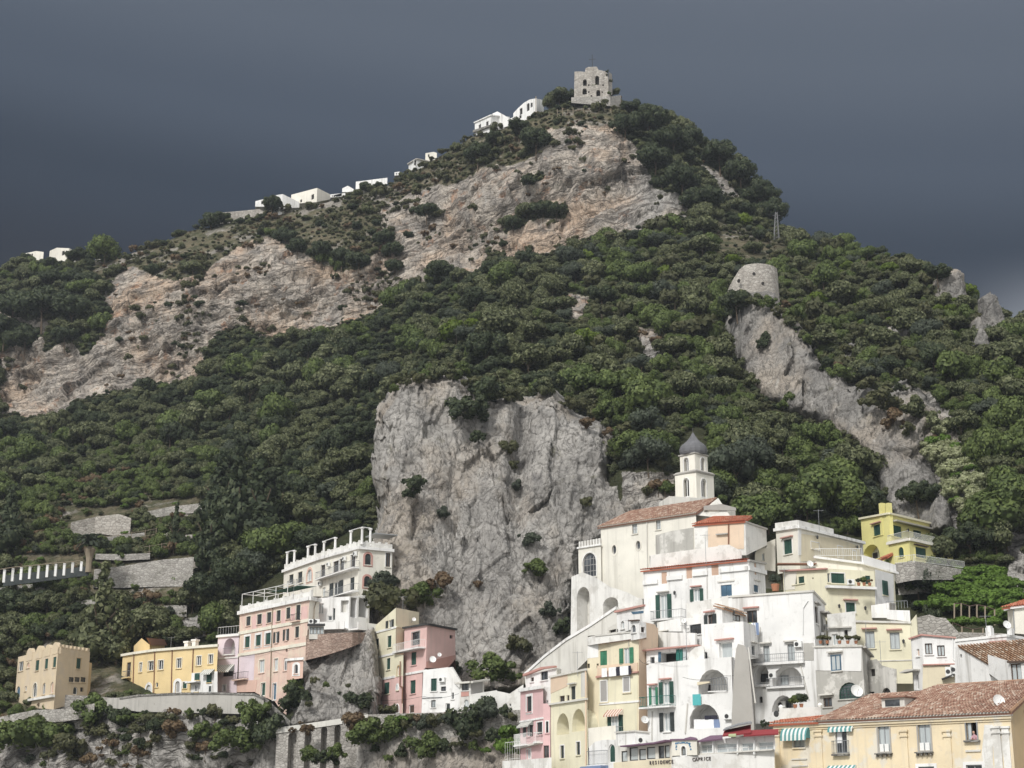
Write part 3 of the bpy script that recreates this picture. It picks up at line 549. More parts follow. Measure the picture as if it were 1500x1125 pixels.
for i in cand:
    if nogrow[i]:
        if foot[i] and rs.rand() < 0.7: try_place(i, rs.choice(['oak', 'scrub', 'dark']), rs.uniform(0.4, 0.95), 0.75)
        continue
    rk, sb, px, py = RK[i], SB[i], PXf[i], PYf[i]
    if cragmask[i] and dist.ravel()[i] < 300 and py > 600: continue
    if rk > 0.5:
        if rs.rand() < (0.22 if zone2[i] > 0.33 else 0.005): try_place(i, 'scrub' if rs.rand() < 0.60 else ('dark' if rs.rand() < 0.5 else 'dry'), rs.uniform(0.5, 1.9), 1.1)
        continue
    if py > 1025 and px < 780:
        if rs.rand() < 0.25: try_place(i, rs.choice(['broad', 'scrub', 'dry', 'oak']), rs.uniform(0.8, 1.7), 1.3)
        continue
    upper = py < 450
    if sb > 0.5 and not upper:
        u = rs.rand(); try_place(i, 'broad' if u < 0.42 else ('oak' if u < 0.62 else ('scrub' if u < 0.8 else ('dry' if u < 0.88 else 'dark'))), 0.8+1.7*rs.rand()**1.6, 0.72); continue
    if sb > 0.5:
        upper = py < 450
        u = rs.rand(); kd = 'scrub' if u < 0.50 else ('oak' if u < 0.70 else ('dark' if u < 0.8 else ('dry' if u < 0.9 else 'broad')))
        if upper and kd == 'broad': kd = 'scrub'
        if not upper and rs.rand() < 0.4: kd = 'broad'
        try_place(i, kd, (0.45+2.1*rs.rand()**2.2)*(1.0 if upper else 1.25), 1.0 if zone2[i] > -0.05 else 1.7) if (not upper or zone2[i] > -0.35 or rs.rand() < 0.1) else None; continue
    z1, z2 = zone[i], zone2[i]; u = rs.rand()
    if px > 880 and py > 560:                                    # below the spur: brighter broadleaf and olives
        kd = 'broad' if u < 0.42 + z2*0.5 else ('olive' if u < 0.62 + z1*0.3 else ('oak' if u < 0.97 else 'scrub'))
    elif px > 850:
        kd = 'broad' if u < 0.24 + z2*0.5 else ('oak' if u < 0.70 else ('dark' if u < 0.76 else ('scrub' if u < 0.90 else ('olive' if u < 0.96 else 'lime'))))
        if py < 330: kd = 'dark' if u < 0.5 else 'oak'
    elif px < 330 and py > 640:
        kd = 'broad' if u < 0.30 + z2*0.4 else ('dark' if u < 0.55 else 'oak')
    else:
        kd = 'oak' if u < 0.54 - z1*0.5 else ('dark' if u < 0.88 - z2*0.2 else ('broad' if u < 0.97 else 'olive'))
    try_place(i, kd, (0.8+3.8*rs.rand()**1.8)*(0.9 if py < 500 else 1.0), 0.66)
# which show largest: paint them far to near
IW, IH = 750, 563; ids = -np.ones((IH, IW), int)
order = np.argsort([-q[2] for q in plants_])
yy, xx = np.mgrid[0:IH, 0:IW]
cw_px = None
for n_, k in enumerate(order):
    kd, x, y, z, r, px, py = plants_[k]; cx_, cy_ = px/2, py/2 - FPX*r*0.6/y/2; s = FPX*r/y/2
    x0, x1, y0, y1 = max(0, int(cx_-s)), min(IW, int(cx_+s)+1), max(0, int(cy_-s)), min(IH, int(cy_+s)+1)
    if x0 >= x1 or y0 >= y1: continue
    sub = (xx[y0:y1, x0:x1]-cx_)**2 + (yy[y0:y1, x0:x1]-cy_)**2 < s*s
    if y > 262 : pass
    ids[y0:y1, x0:x1][sub] = k
occ = np.zeros((IH, IW), bool)
for pl in TOWN: occ |= inpoly(xx*2.0, yy*2.0, pl)
occc = inpoly(xx*2.0, yy*2.0, CRAG); ids[occ] = -1; ids[occc] = -1
vis = np.bincount(ids[ids >= 0], minlength=len(plants_))
ofkind = {'tree': [], 'shrub': []}
for k, q in enumerate(plants_): ofkind['shrub' if q[0] in ('scrub', 'dry') else 'tree'].append(k)
TL = {'lime': ('lime_tree', 'yellow green shrubby tree', 'yellow green trees of the mountain wood'), 'oak': ('oak_tree', 'dusty green evergreen oak', 'oaks of the mountain wood'),
      'dark': ('dark_oak_tree', 'blackish green evergreen tree', 'dark trees of the mountain wood'), 'broad': ('broadleaf_tree', 'fresh green leafy tree', 'bright leafy trees of the mountain wood'),
      'olive': ('olive_tree', 'soft grey green tree', 'grey green trees of the mountain wood'), 'scrub': ('shrub', 'olive brown shrub', 'shrubs on the slopes'), 'dry': ('dry_shrub', 'withered reddish brown shrub', 'withered shrubs on the slopes')}
def where(px, py):
    if py > 1000 and px < 800: return 'on the cliff below the road'
    if px < 300 and py > 690: return 'around the garden terraces at the left'
    if py < 345 and px > 880: return 'on the right flank of the summit'
    if py < 450 and px < 640: return 'on the dry slope under the left skyline'
    if py < 345: return 'on the slope and cliff under the summit houses'
    if px < 560 and py > 640: return 'on the lower slope above the pink palace'
    if px < 560: return 'in the wood under the left part of the upper cliff'
    if px < 900: return 'in the wood between the upper cliff and the grey crag'
    if px > 1290 - 0 or (px > 1150 and py < 480): return 'right of the limestone spur'
    if py > 560: return 'on the slope behind the church and bell tower'
    return 'between the lone boulder and the round bastion'
single = set()
for g, cap in (('tree', 290), ('shrub', 190)):
    L = sorted(ofkind[g], key=lambda k: -vis[k])[:cap]; single |= set(L)
first = {}
for k in sorted(single, key=lambda k: -vis[k]):
    kd, x, y, z, r, px, py = plants_[k]; nm, lb, gp = TL[kd]; lb = lb + ' ' + where(px, py); v = random.randrange(6)
    o = plant(nm, kd, (x, y, z), r, lb, 'shrub' if kd in ('scrub', 'dry') else 'tree', gp, var=v, sz=random.uniform(0.85, 1.2))
    first.setdefault((kd, v % len(CR[kd])), o.children[0])
# the rest: one mass of woodland and one of scrub, instanced on points
def mass(name, idx, label, cat):
    idx = [k for k in idx if (plants_[k][0], 0) in first or True]
    pts = [plants_[k] for k in idx]; me = D.meshes.new(name); me.vertices.add(len(pts))
    me.vertices.foreach_set('co', np.array([(q[1], q[2], q[3]+q[4]*0.62) for q in pts], np.float32).ravel())
    keys = sorted({(q[0], 0) for q in pts}); var, nv = [], []
    allv = [kk for kk in first if kk[0] in {q[0] for q in pts}]
    byk = {}
    for j, kk in enumerate(allv): byk.setdefault(kk[0], []).append(j)
    for q in pts: var.append(random.choice(byk[q[0]]) if q[0] in byk else -1)
    a = me.attributes.new('variant', 'INT', 'POINT'); a.data.foreach_set('value', var)
    a = me.attributes.new('size', 'FLOAT_VECTOR', 'POINT'); a.data.foreach_set('vector', np.array([(q[4]*random.uniform(0.8, 1.25), q[4]*random.uniform(0.8, 1.25), q[4]*random.uniform(0.8, 1.3)) for q in pts], np.float32).ravel())
    a = me.attributes.new('turn', 'FLOAT_VECTOR', 'POINT'); a.data.foreach_set('vector', np.array([(0, 0, random.uniform(0, 6.28)) for q in pts], np.float32).ravel())
    o = tag(link(D.objects.new(name, me)), label, cat, kind='stuff')
    ng = D.node_groups.new(name+'_nodes', 'GeometryNodeTree'); ng.interface.new_socket('Geometry', in_out='INPUT', socket_type='NodeSocketGeometry'); ng.interface.new_socket('Geometry', in_out='OUTPUT', socket_type='NodeSocketGeometry')
    N = ng.nodes; L = ng.links; gi = N.new('NodeGroupInput'); go = N.new('NodeGroupOutput'); jn = N.new('GeometryNodeJoinGeometry')
    def named(nm, ty): nd = N.new('GeometryNodeInputNamedAttribute'); nd.data_type = ty; nd.inputs[0].default_value = nm; return nd.outputs[0]
    va, si, tu = named('variant', 'INT'), named('size', 'FLOAT_VECTOR'), named('turn', 'FLOAT_VECTOR')
    for j, kk in enumerate(allv):
        oi = N.new('GeometryNodeObjectInfo'); oi.inputs['Object'].default_value = first[kk]; oi.inputs['As Instance'].default_value = True; oi.transform_space = 'ORIGINAL'
        cm = N.new('FunctionNodeCompare'); cm.data_type = 'INT'; cm.operation = 'EQUAL'; L.new(va, cm.inputs[2]); cm.inputs[3].default_value = j
        ip = N.new('GeometryNodeInstanceOnPoints'); L.new(gi.outputs[0], ip.inputs['Points']); L.new(cm.outputs[0], ip.inputs['Selection']); L.new(oi.outputs['Geometry'], ip.inputs['Instance'])
        L.new(tu, ip.inputs['Rotation']); L.new(si, ip.inputs['Scale']); L.new(ip.outputs[0], jn.inputs[0])
    L.new(jn.outputs[0], go.inputs[0]); md = o.modifiers.new('scatter', 'NODES'); md.node_group = ng
    return o
mass('wood', [k for k in ofkind['tree'] if k not in single], 'dense evergreen wood covering the mountain slopes', 'wood')
mass('scrub', [k for k in ofkind['shrub'] if k not in single], 'low dry scrub scattered over the rocky slopes', 'scrub')
print('plants', len(plants_), len(ofkind['tree']), len(ofkind['shrub']))
# ---------------------------------------------------------------- houses
class Face:
    def __init__(s, a, b):                                        # a, b: plan points (x, y)
        s.O = Vector((a[0], a[1], 0)); d = Vector((b[0]-a[0], b[1]-a[1], 0)); s.L = d.length; s.U = d.normalized(); s.N = Vector((s.U.y, -s.U.x, 0)); s.poly = []; s.holes = []
    def hit(s, px, py, d=0.0):
        r = Vector(ray(px, py)); o = Vector((0, 0, CAMZ)); t = (s.O + s.N*d - o).dot(s.N)/r.dot(s.N); p = o + r*t
        return ((p-s.O).dot(s.U), p.z)
    def P(s, u, z, d=0.0): return s.O + s.U*u + s.N*d + Vector((0, 0, z))
class MB:
    def __init__(s): s.v = []; s.f = []; s.uc = []; s.tile = []
    def face(s, pts, uc=None):
        k = len(s.v); s.v += list(pts); s.f.append(tuple(range(k, k+len(pts)))); s.uc += uc or [0.0]*len(pts)
    def prism(s, f, out, d0, d1):                                 # outline in (u, z), from depth d0 (back) to d1 (front)
        if sum(out[i][0]*out[(i+1) % len(out)][1]-out[(i+1) % len(out)][0]*out[i][1] for i in range(len(out))) < 0: out = out[::-1]
        a = [f.P(u, z, d1) for u, z in out]; b = [f.P(u, z, d0) for u, z in out]; n = len(out)
        s.face(a); s.face(b[::-1])
        for i in range(n): s.face([a[i], b[i], b[(i+1) % n], a[(i+1) % n]])
    def box(s, f, u0, z0, u1, z1, d0, d1): s.prism(f, [(u0, z0), (u1, z0), (u1, z1), (u0, z1)], d0, d1)
    def ring(s, f, out, inn, d0, d1):
        n = len(out)
        for i in range(n):
            j = (i+1) % n
            for A, B in ((out, inn),):
                s.face([f.P(*out[i], d1), f.P(*out[j], d1), f.P(*inn[j], d1), f.P(*inn[i], d1)])
            s.face([f.P(*out[i], d0), f.P(*out[j], d0), f.P(*out[j], d1), f.P(*out[i], d1)])
            s.face([f.P(*inn[i], d1), f.P(*inn[j], d1), f.P(*inn[j], d0), f.P(*inn[i], d0)])
    def tube(s, a, b, r, k=5):
        a, b = Vector(a), Vector(b); q = (b-a).to_track_quat('Z', 'Y'); R = [q @ Vector((r*math.cos(6.283*i/k), r*math.sin(6.283*i/k), 0)) for i in range(k)]
        for i in range(k): s.face([a+R[i], a+R[(i+1) % k], b+R[(i+1) % k], b+R[i]])
        s.face([b+x for x in R]); s.face([a+x for x in R[::-1]])
    def lathe(s, c, prof, k=12, ax=None):                         # prof: (radius, height)
        q = (Vector(ax).to_track_quat('Z', 'Y') if ax is not None else None)
        def pt(r, h, i):
            v = Vector((r*math.cos(6.2832*i/k), r*math.sin(6.2832*i/k), h)); return Vector(c) + (q @ v if q else v)
        for (r0, h0), (r1, h1) in zip(prof[:-1], prof[1:]):
            for i in range(k): s.face([pt(r0, h0, i), pt(r0, h0, i+1), pt(r1, h1, i+1), pt(r1, h1, i)])
    def build(s, name, mat, parent, smooth=False, kind=None, label=None):
        o = parent.matrix_world.translation if False else Vector(parent['_o']) if parent is not None else Vector((0, 0, 0))
        me = D.meshes.new(name); me.from_pydata([tuple(Vector(p)-o) for p in s.v], [], s.f); me.materials.append(MATS[mat] if isinstance(mat, str) else mat)
        if any(s.uc):
            a = me.attributes.new('ucoord', 'FLOAT', 'POINT'); a.data.foreach_set('value', s.uc)
        if s.tile:
            a = me.attributes.new('tile', 'FLOAT', 'POINT'); a.data.foreach_set('value', s.tile)
        if smooth: me.polygons.foreach_set('use_smooth', [True]*len(me.polygons))
        me.update(); ob = link(D.objects.new(name, me), parent); ob['_o'] = tuple(o) if parent is not None else (0, 0, 0)
        if kind: ob['kind'] = kind
        if label: ob['label'] = label
        return ob
def pin(u, z, pl):
    r = False; n = len(pl)
    for k in range(n):
        (x0, y0), (x1, y1) = pl[k], pl[(k+1) % n]
        if (y0 > z) != (y1 > z) and u < (x1-x0)*(z-y0)/(y1-y0)+x0: r = not r
    return r
def cdt_faces(outer, holes):
    vs, es = [], []
    for pl in [outer]+holes:
        k = len(vs); n = len(pl); vs += [Vector((u, z)) for u, z in pl]; es += [(k+i, k+(i+1) % n) for i in range(n)]
    r = delaunay_2d_cdt(vs, es, [], 0, 1e-5); vv = r[0]; res = []
    for f in r[2]:
        u = sum(vv[i][0] for i in f)/len(f); z = sum(vv[i][1] for i in f)/len(f)
        if not pin(u, z, outer) or any(pin(u, z, h_) for h_ in holes): continue
        ar = sum(vv[f[i]][0]*vv[f[(i+1) % len(f)]][1]-vv[f[(i+1) % len(f)]][0]*vv[f[i]][1] for i in range(len(f)))
        if abs(ar) > 1e-9: res.append(tuple(f) if ar > 0 else tuple(f)[::-1])
    return vv, res
def arch_out(u0, z0, u1, z1, pointed=False, k=8, rise=None):
    w = (u1-u0)/2; cu = (u0+u1)/2; r = min(w*1.05, (z1-z0)*0.75) if rise is None else rise; zs = z1-r
    return [(u0, z0), (u1, z0)] + [(cu + w*math.cos(math.pi*i/k), zs + r*math.sin(math.pi*i/k)) for i in range(k+1)]
def grow(out, g):                                                 # outline pushed outwards by g (convex outlines)
    cu = sum(p[0] for p in out)/len(out); us = [p[0] for p in out]; zs = [p[1] for p in out]; u0, u1, z0, z1 = min(us), max(us), min(zs), max(zs)
    ku = (u1-u0+2*g)/(u1-u0); kz = (z1-z0+2*g)/(z1-z0); cu, cz = (u0+u1)/2, (z0+z1)/2
    return [(cu+(u-cu)*ku, cz+(z-cz)*kz) for u, z in out]
class House:
    def __init__(s, name, label, cat, wall, T=(1, 0, 0), group=None):
        s.name, s.label, s.cat, s.wall, s.T, s.group = name, label, cat, wall, T, group; s.faces = []; s.root = None; s.wallname = 'wall'
    def q(s, x, y): k, ox, oy = s.T; return ox + x/k, oy + y/k
    def chain(s, C, back=7.0, polys=None, closed=True):
        """C: corners (x, y_top, y_bottom, distance or None = same roof height as the corner before), left to right"""
        pts = []; zt = None
        for x, yt, yb, Yd in C:
            px, py = s.q(x, yt)
            if Yd is None: e = elev2(px, py); Yd = (zt-CAMZ)/e
            p = at(px, py, Yd); zt = p.z; zb = (CAMZ + elev2(px, s.q(x, yb)[1])*Yd)
            pts.append((p.x, p.y, zb, zt))
        if s.root is None:
            mx = sum(p[0] for p in pts)/len(pts); my = sum(p[1] for p in pts)/len(pts); mz = min(p[2] for p in pts)
            s.root = empty(s.name, (mx, my, mz), s.label, s.cat, s.group); s.root['_o'] = (mx, my, mz)
        new = []
        for i, (a, b) in enumerate(zip(pts[:-1], pts[1:])):
            f = Face(a, b); pl = (polys or {}).get(i)
            if pl: f.poly = [f.hit(*s.q(*p)) for p in pl]; f.simple = False
            else: f.poly = [(0, a[2]), (f.L, b[2]), (f.L, b[3]), (0, a[3])]; f.simple = True
            f.zt = (a[3], b[3]); f.zb = min(a[2], b[2]); new.append(f)
        s.faces += new; s.blocks = getattr(s, 'blocks', []); s.blocks.append((pts, new, back)); return new
    def hit(s, f, x, y, d=0.0): return f.hit(*s.q(x, y), d)
    def rect(s, f, x0, y0, x1, y1, d=0.0):
        xm, ym = (x0+x1)/2, (y0+y1)/2
        return s.hit(f, x0, ym, d)[0], s.hit(f, xm, y1, d)[1], s.hit(f, x1, ym, d)[0], s.hit(f, xm, y0, d)[1]
    def w(s, f, kind, x0, y0, x1, y1, arch=False, base=0.0, surr=None, sill=None, lint=None, sh='green_shutter', depth=0.22, mull=True, fr='white_paint', grid=0, sgrow=0.11):
        u0, z0, u1, z1 = s.rect(f, x0, y0, x1, y1, base); R = s.root; full = (u0, u1)
        if kind[0] == 'o': wd = u1-u0; u0, u1 = u0+wd*0.27, u1-wd*0.27
        out = arch_out(u0, z0, u1, z1) if arch else [(u0, z0), (u1, z0), (u1, z1), (u0, z1)]
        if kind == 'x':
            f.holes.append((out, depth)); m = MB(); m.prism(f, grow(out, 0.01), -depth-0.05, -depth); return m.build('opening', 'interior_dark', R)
        if base == 0.0: f.holes.append((out, depth))
        b = base-depth if base == 0.0 else base+0.03
        m = MB(); g = min(0.09, (u1-u0)*0.13); m.ring(f, grow(out, 0.01), grow(out, -g), b, b+0.09)
        um = (u0+u1)/2
        if kind[0] in 'gcoG' and mull and (u1-u0) > 0.6: m.box(f, um-g*0.5, z0+g, um+g*0.5, z1-g*(1 if not arch else 2), b+0.01, b+0.08)
        for k in range(grid):
            uu = u0+(u1-u0)*(k+1)/(grid+1); m.box(f, uu-0.03, z0+g, uu+0.03, z1-(u1-u0)*0.2, b+0.012, b+0.07)
            zz = z0+(z1-z0)*(k+1)/(grid+1); m.box(f, u0+g, zz-0.03, u1-g, zz+0.03, b+0.014, b+0.065)
        nm = 'door' if kind[0] == 'd' else 'window'
        wo = m.build(nm, fr if kind[0] != 's' else sh, R)
        if kind[0] in 'gcoG':
            p = MB(); p.prism(f, grow(out, -g*0.6), b-0.03, b+0.03); p.build('pane', 'curtain' if kind[0] == 'c' or kind[-1] == 'c' else 'glass', wo)
        if kind[0] == 'b': p = MB(); p.prism(f, grow(out, -0.01), b-0.02, b+0.06); p.build('blind', kind[1:] or 'tan_blind', wo)
        if kind[0] == 'd': p = MB(); p.prism(f, grow(out, -g*0.6), b-0.03, b+0.05); p.build('door_panel', sh, wo)
        if kind[0] == 's':
            for a0, a1 in ((u0, um-0.02), (um+0.02, u1)):
                p = MB(); o2 = [(min(max(u, a0), a1), z) for u, z in out]
                if arch: o2 = [(a0, z0), (a1, z0)] + [q_ for q_ in out[2:] if a0-1e-6 <= q_[0] <= a1+1e-6] + ([(a0, z1)] if a0 > um else [(a1, z1)])
                if arch:
                    c = sorted(o2[2:], key=lambda q_: -q_[0]); o2 = o2[:2]+c
                p.prism(f, o2, b+0.06, b+0.13)
                n = max(3, int((z1-z0)/0.28))
                for k in range(n):                               # louvres
                    zz = z0+0.08+(z1-z0-(0.16 if not arch else 0.7))*k/n; p.box(f, a0+0.06, zz, a1-0.06, zz+0.05, b+0.13, b+0.155)
                p.build('shutter', sh, wo)
        if kind[0] == 'o':
            wd = (full[1]-full[0])*0.27
            for a0, a1 in ((full[0], u0-0.02), (u1+0.02, full[1])):
                p = MB(); p.box(f, a0, z0, a1, z1, base+0.04, base+0.10)
                n = max(3, int((z1-z0)/0.28))
                for k in range(n): zz = z0+0.08+(z1-z0-0.16)*k/n; p.box(f, a0+0.06, zz, a1-0.06, zz+0.05, base+0.10, base+0.125)
                p.build('shutter', sh, wo)
        if surr:
            p = MB(); p.ring(f, grow(out, sgrow), out, base, base+0.05); p.build('surround', surr, wo)
        if sill is not False and kind[0] not in 'd' and (sill or kind[0] in 'gcsob'):
            p = MB(); p.box(f, u0-0.12, z0-0.12, u1+0.12, z0-0.01, base, base+0.14); p.build('sill', sill or s.wall, wo)
        if lint:
            p = MB(); p.prism(f, [(u0-0.3, z1+0.22), (u1+0.3, z1+0.22), (u1+0.3, z1+0.36), (u0-0.3, z1+0.36)], base, base+0.38); p.build('canopy', lint, wo)
        return wo
    def loggia(s, f, x0, y0, x1, y1, depth=2.0, mat=None, arch=True, rise=None, floor=True):
        u0, z0, u1, z1 = s.rect(f, x0, y0, x1, y1)
        out = arch_out(u0, z0, u1, z1, rise=rise) if arch else [(u0, z0), (u1, z0), (u1, z1), (u0, z1)]
        f.holes.append((out, depth)); m = MB(); m.prism(f, grow(out, 0.02), -depth-0.1, -depth); return m.build('loggia_back_wall', mat or s.wall, s.root)
    def slab(s, f, poly, mat, out=0.04, name='painted_panel', d0=0.0, label=None):
        m = MB(); m.prism(f, [s.hit(f, *p) for p in poly], d0, out); return m.build(name, mat, s.root, label=label)
    def band(s, f, y, h=0.3, out=0.12, mat=None, x=None, u=None, name='moulding', xa=None):
        """a level moulding; its height read at pixel (x, y)"""
        z = s.hit(f, xa if xa is not None else (x[0]+x[1])/2 if x else s._mid(f), y)[1]
        u0, u1 = (s.hit(f, x[0], y)[0], s.hit(f, x[1], y)[0]) if x else (-out*0.5, f.L+out*0.5)
        m = MB(); m.box(f, u0, z-h/2, u1, z+h/2, -0.02, out); return m.build(name, mat or s.wall, s.root)
    def _mid(s, f):
        p = f.P(f.L/2, f.zt[0]); px, py = proj(p); return (px-s.T[1])*s.T[0]
    def cornice(s, f, h=0.3, out=0.25, mat=None, dz=0.0, name='cornice'):
        m = MB(); m.prism(f, [(-out*0.5, f.zt[0]-h+dz), (f.L+out*0.5, f.zt[1]-h+dz), (f.L+out*0.5, f.zt[1]+dz+0.02), (-out*0.5, f.zt[0]+dz+0.02)], -0.03, out); return m.build(name, mat or s.wall, s.root)
    def railing(s, f, u0, u1, z, d, h, parent, mat='grey_metal', sides=True, step=0.22, solid=None, base=0.0):
        m = MB(); pts = [(u0, base), (u0, d), (u1, d), (u1, base)] if sides else [(u0, d), (u1, d)]
        for (ua, da), (ub, db) in zip(pts[:-1], pts[1:]):
            A, B = f.P(ua, z, da), f.P(ub, z, db); L = (B-A).length; n = max(2, int(L/step)); up = Vector((0, 0, h))
            m.tube(A+up, B+up, 0.03, 4); m.tube(A+up*0.08, B+up*0.08, 0.02, 4)
            if solid: m.face([A, B, B+up, A+up])
            else:
                for k in range(n+1): p = A.lerp(B, k/n); m.tube(p, p+up, 0.014, 3)
        return m.build('railing', mat, parent)
    def balcony(s, f, x0, x1, y, d=0.9, h=0.95, mat=None, rail='grey_metal', th=0.16, step=0.22, base=0.0):
        z = s.hit(f, (x0+x1)/2, y)[1]; u0, u1 = s.hit(f, x0, y)[0], s.hit(f, x1, y)[0]
        m = MB(); m.box(f, u0, z-th, u1, z, base, base+d); o = m.build('balcony', mat or s.wall, s.root)
        if rail: s.railing(f, u0+0.05, u1-0.05, z, base+d-0.05, h, o, rail, step=step, base=base)
        return o
    def parapet(s, f, h=0.9, mat='white_paint', d=-0.1, step=0.22, name='railing', u=None):
        z = f.zt[0]; o = s.railing(f, (u[0] if u else 0), (u[1] if u else f.L), z, d, h, s.root, mat, False, step); o.name = name; return o
    def awning(s, f, x0, y0, x1, y1, mat, d=0.9, curved=False, base=0.0, val=0.18):
        u0, u1 = s.hit(f, x0, (y0+y1)/2)[0], s.hit(f, x1, (y0+y1)/2)[0]; z1 = s.hit(f, (x0+x1)/2, y0)[1]; z0 = s.hit(f, (x0+x1)/2, y1, base+d)[1]
        m = MB(); n = 5 if curved else 1; L = []
        for k in range(n+1):
            t = k/n; a = t*math.pi/2
            L.append((z1+(z0-z1)*(1-math.cos(a)), base+0.03+d*math.sin(a)) if curved else (z1+(z0-z1)*t, base+0.03+d*t))
        L.append((L[-1][0]-val, L[-1][1]+0.01))
        for (za, da), (zb, db) in zip(L[:-1], L[1:]):
            m.face([f.P(u0, za, da), f.P(u0, zb, db), f.P(u1, zb, db), f.P(u1, za, da)], [0.001, 0.001, u1-u0, u1-u0])
        for uu in (u0, u1): m.face([f.P(uu, z, d_) for z, d_ in L[:-1]]+[f.P(uu, L[-2][0], base+0.03)], [uu-u0+0.001]*(len(L)))
        return m.build('awning', mat, s.root)
    def ac(s, f, x, y, base=0.0, w=0.85, h=0.6):
        u, z = s.hit(f, x, y, base); m = MB(); m.box(f, u-w/2, z-h/2, u+w/2, z+h/2, base+0.12, base+0.42); m.box(f, u-w/2, z-h/2-0.06, u-w/2+0.06, z-h/2, base, base+0.4); m.box(f, u+w/2-0.06, z-h/2-0.06, u+w/2, z-h/2, base, base+0.4)
        o = m.build('air_conditioner', 'white_paint', s.root); g = MB(); g.lathe(f.P(u-w*0.15, z, base+0.43), [(0.22, 0), (0.22, 0.015), (0, 0.015)], 10, f.N); g.build('fan_grille', 'dark_metal', o); return o
    def dish(s, f, x, y, r=0.5, base=0.25, tilt=(0.25, -1, 0.35)):
        r *= 0.82
        u, z = s.hit(f, x, y, base); c = f.P(u, z, base+0.25); ax = Vector(tilt).normalized(); m = MB()
        prof = [(r*t, 0.35*r*t*t-0.12*r) for t in (0, 0.35, 0.65, 0.85, 1)]; m.lathe(c, prof, 14, ax); m.lathe(c-ax*0.03, prof[::-1], 14, ax)
        o = m.build('satellite_dish', 'white_paint', s.root, True); g = MB(); g.tube(c-ax*0.1, f.P(u, z-0.45, base-0.2), 0.035); g.tube(c-ax*0.1+Vector((0, 0, -r*0.8)), c+ax*r*0.9, 0.02, 4); g.build('dish_arm', 'grey_metal', o); return o
    def pipe(s, f, pts, r=0.06, mat='white_paint', d=0.08):
        m = MB(); q = [f.P(*s.hit(f, *p), d) for p in pts]
        for a, b in zip(q[:-1], q[1:]): m.tube(a, b, r)
        return m.build('downpipe', mat, s.root)
    def lamp(s, f, x, y):
        u, z = s.hit(f, x, y); m = MB(); m.tube(f.P(u, z+0.25, 0), f.P(u, z+0.3, 0.35), 0.025); m.lathe(f.P(u, z-0.15, 0.35), [(0.02, 0), (0.12, 0.05), (0.15, 0.35), (0.02, 0.5)], 6); return m.build('wall_lamp', 'dark_metal', s.root)
    def tiles(s, quad, mat='terracotta', pitch=0.30, row=0.42, eave=0.12, name='roof'):
        """quad: eave left, eave right, ridge right, ridge left as world points; barrel tiles in rows"""
        A, B, C_, D_ = [Vector(p) for p in quad]; up = ((D_-A)+(C_-B))*0.5; n = (B-A).cross(up).normalized(); n = n if n.z > 0 else -n
        nu = max(3, int(max((B-A).length, (C_-D_).length)/pitch)); nv = max(2, int(up.length/row)); rnd = random.Random(int(A.x*10))
        base = MB(); base.face([A, B, C_, D_]); base.face([p-n*0.15 for p in (D_, C_, B, A)])
        for a, b in ((A, B), (B, C_), (C_, D_), (D_, A)): base.face([a, a-n*0.15, b-n*0.15, b])
        base.v = [p-n*0.10 for p in base.v]; r_ = base.build(name, mat, s.root); m = MB()
        def pt(u, v): return A.lerp(B, u).lerp(D_.lerp(C_, u), v)
        for i in range(nu):
            for j in range(nv):
                t = rnd.random(); lift = rnd.uniform(0, 0.03); rad = pitch*0.36
                u0, u1 = (i+0.14)/nu, (i+0.86)/nu; v0, v1 = j/nv-0.02, (j+1)/nv; um = (u0+u1)/2
                lo = [(u0, 0.0), (u0+(u1-u0)*0.2, rad*0.75), (um, rad*1.05), (u1-(u1-u0)*0.2, rad*0.75), (u1, 0.0)]
                a = [pt(u, v0)+n*(hh*1.1+0.04+lift) for u, hh in lo]; b = [pt(u, v1)+n*(hh*0.9+0.01) for u, hh in lo]; k = len(m.v)
                m.v += a+b; m.uc += [0.0]*10; m.tile += [t]*10
                for q_ in range(4): m.f.append((k+q_, k+q_+1, k+5+q_+1, k+5+q_))
        m.build('roof_tiles', mat, r_, True, kind='stuff'); return r_
    def roofcap(s, f, run=4.0, rise=1.6, over=0.35, mat='terracotta', x=None, trim=(0, 0), z=None, **k):
        u0, u1 = (-over, f.L+over) if x is None else x
        za, zb = z or f.zt; za += 0.03; zb += 0.03
        return s.tiles([f.P(u0, za-over*rise/run, over), f.P(u1, zb-over*rise/run, over), f.P(u1-trim[1], zb+rise, -run), f.P(u0+trim[0], za+rise, -run)], mat, **k)
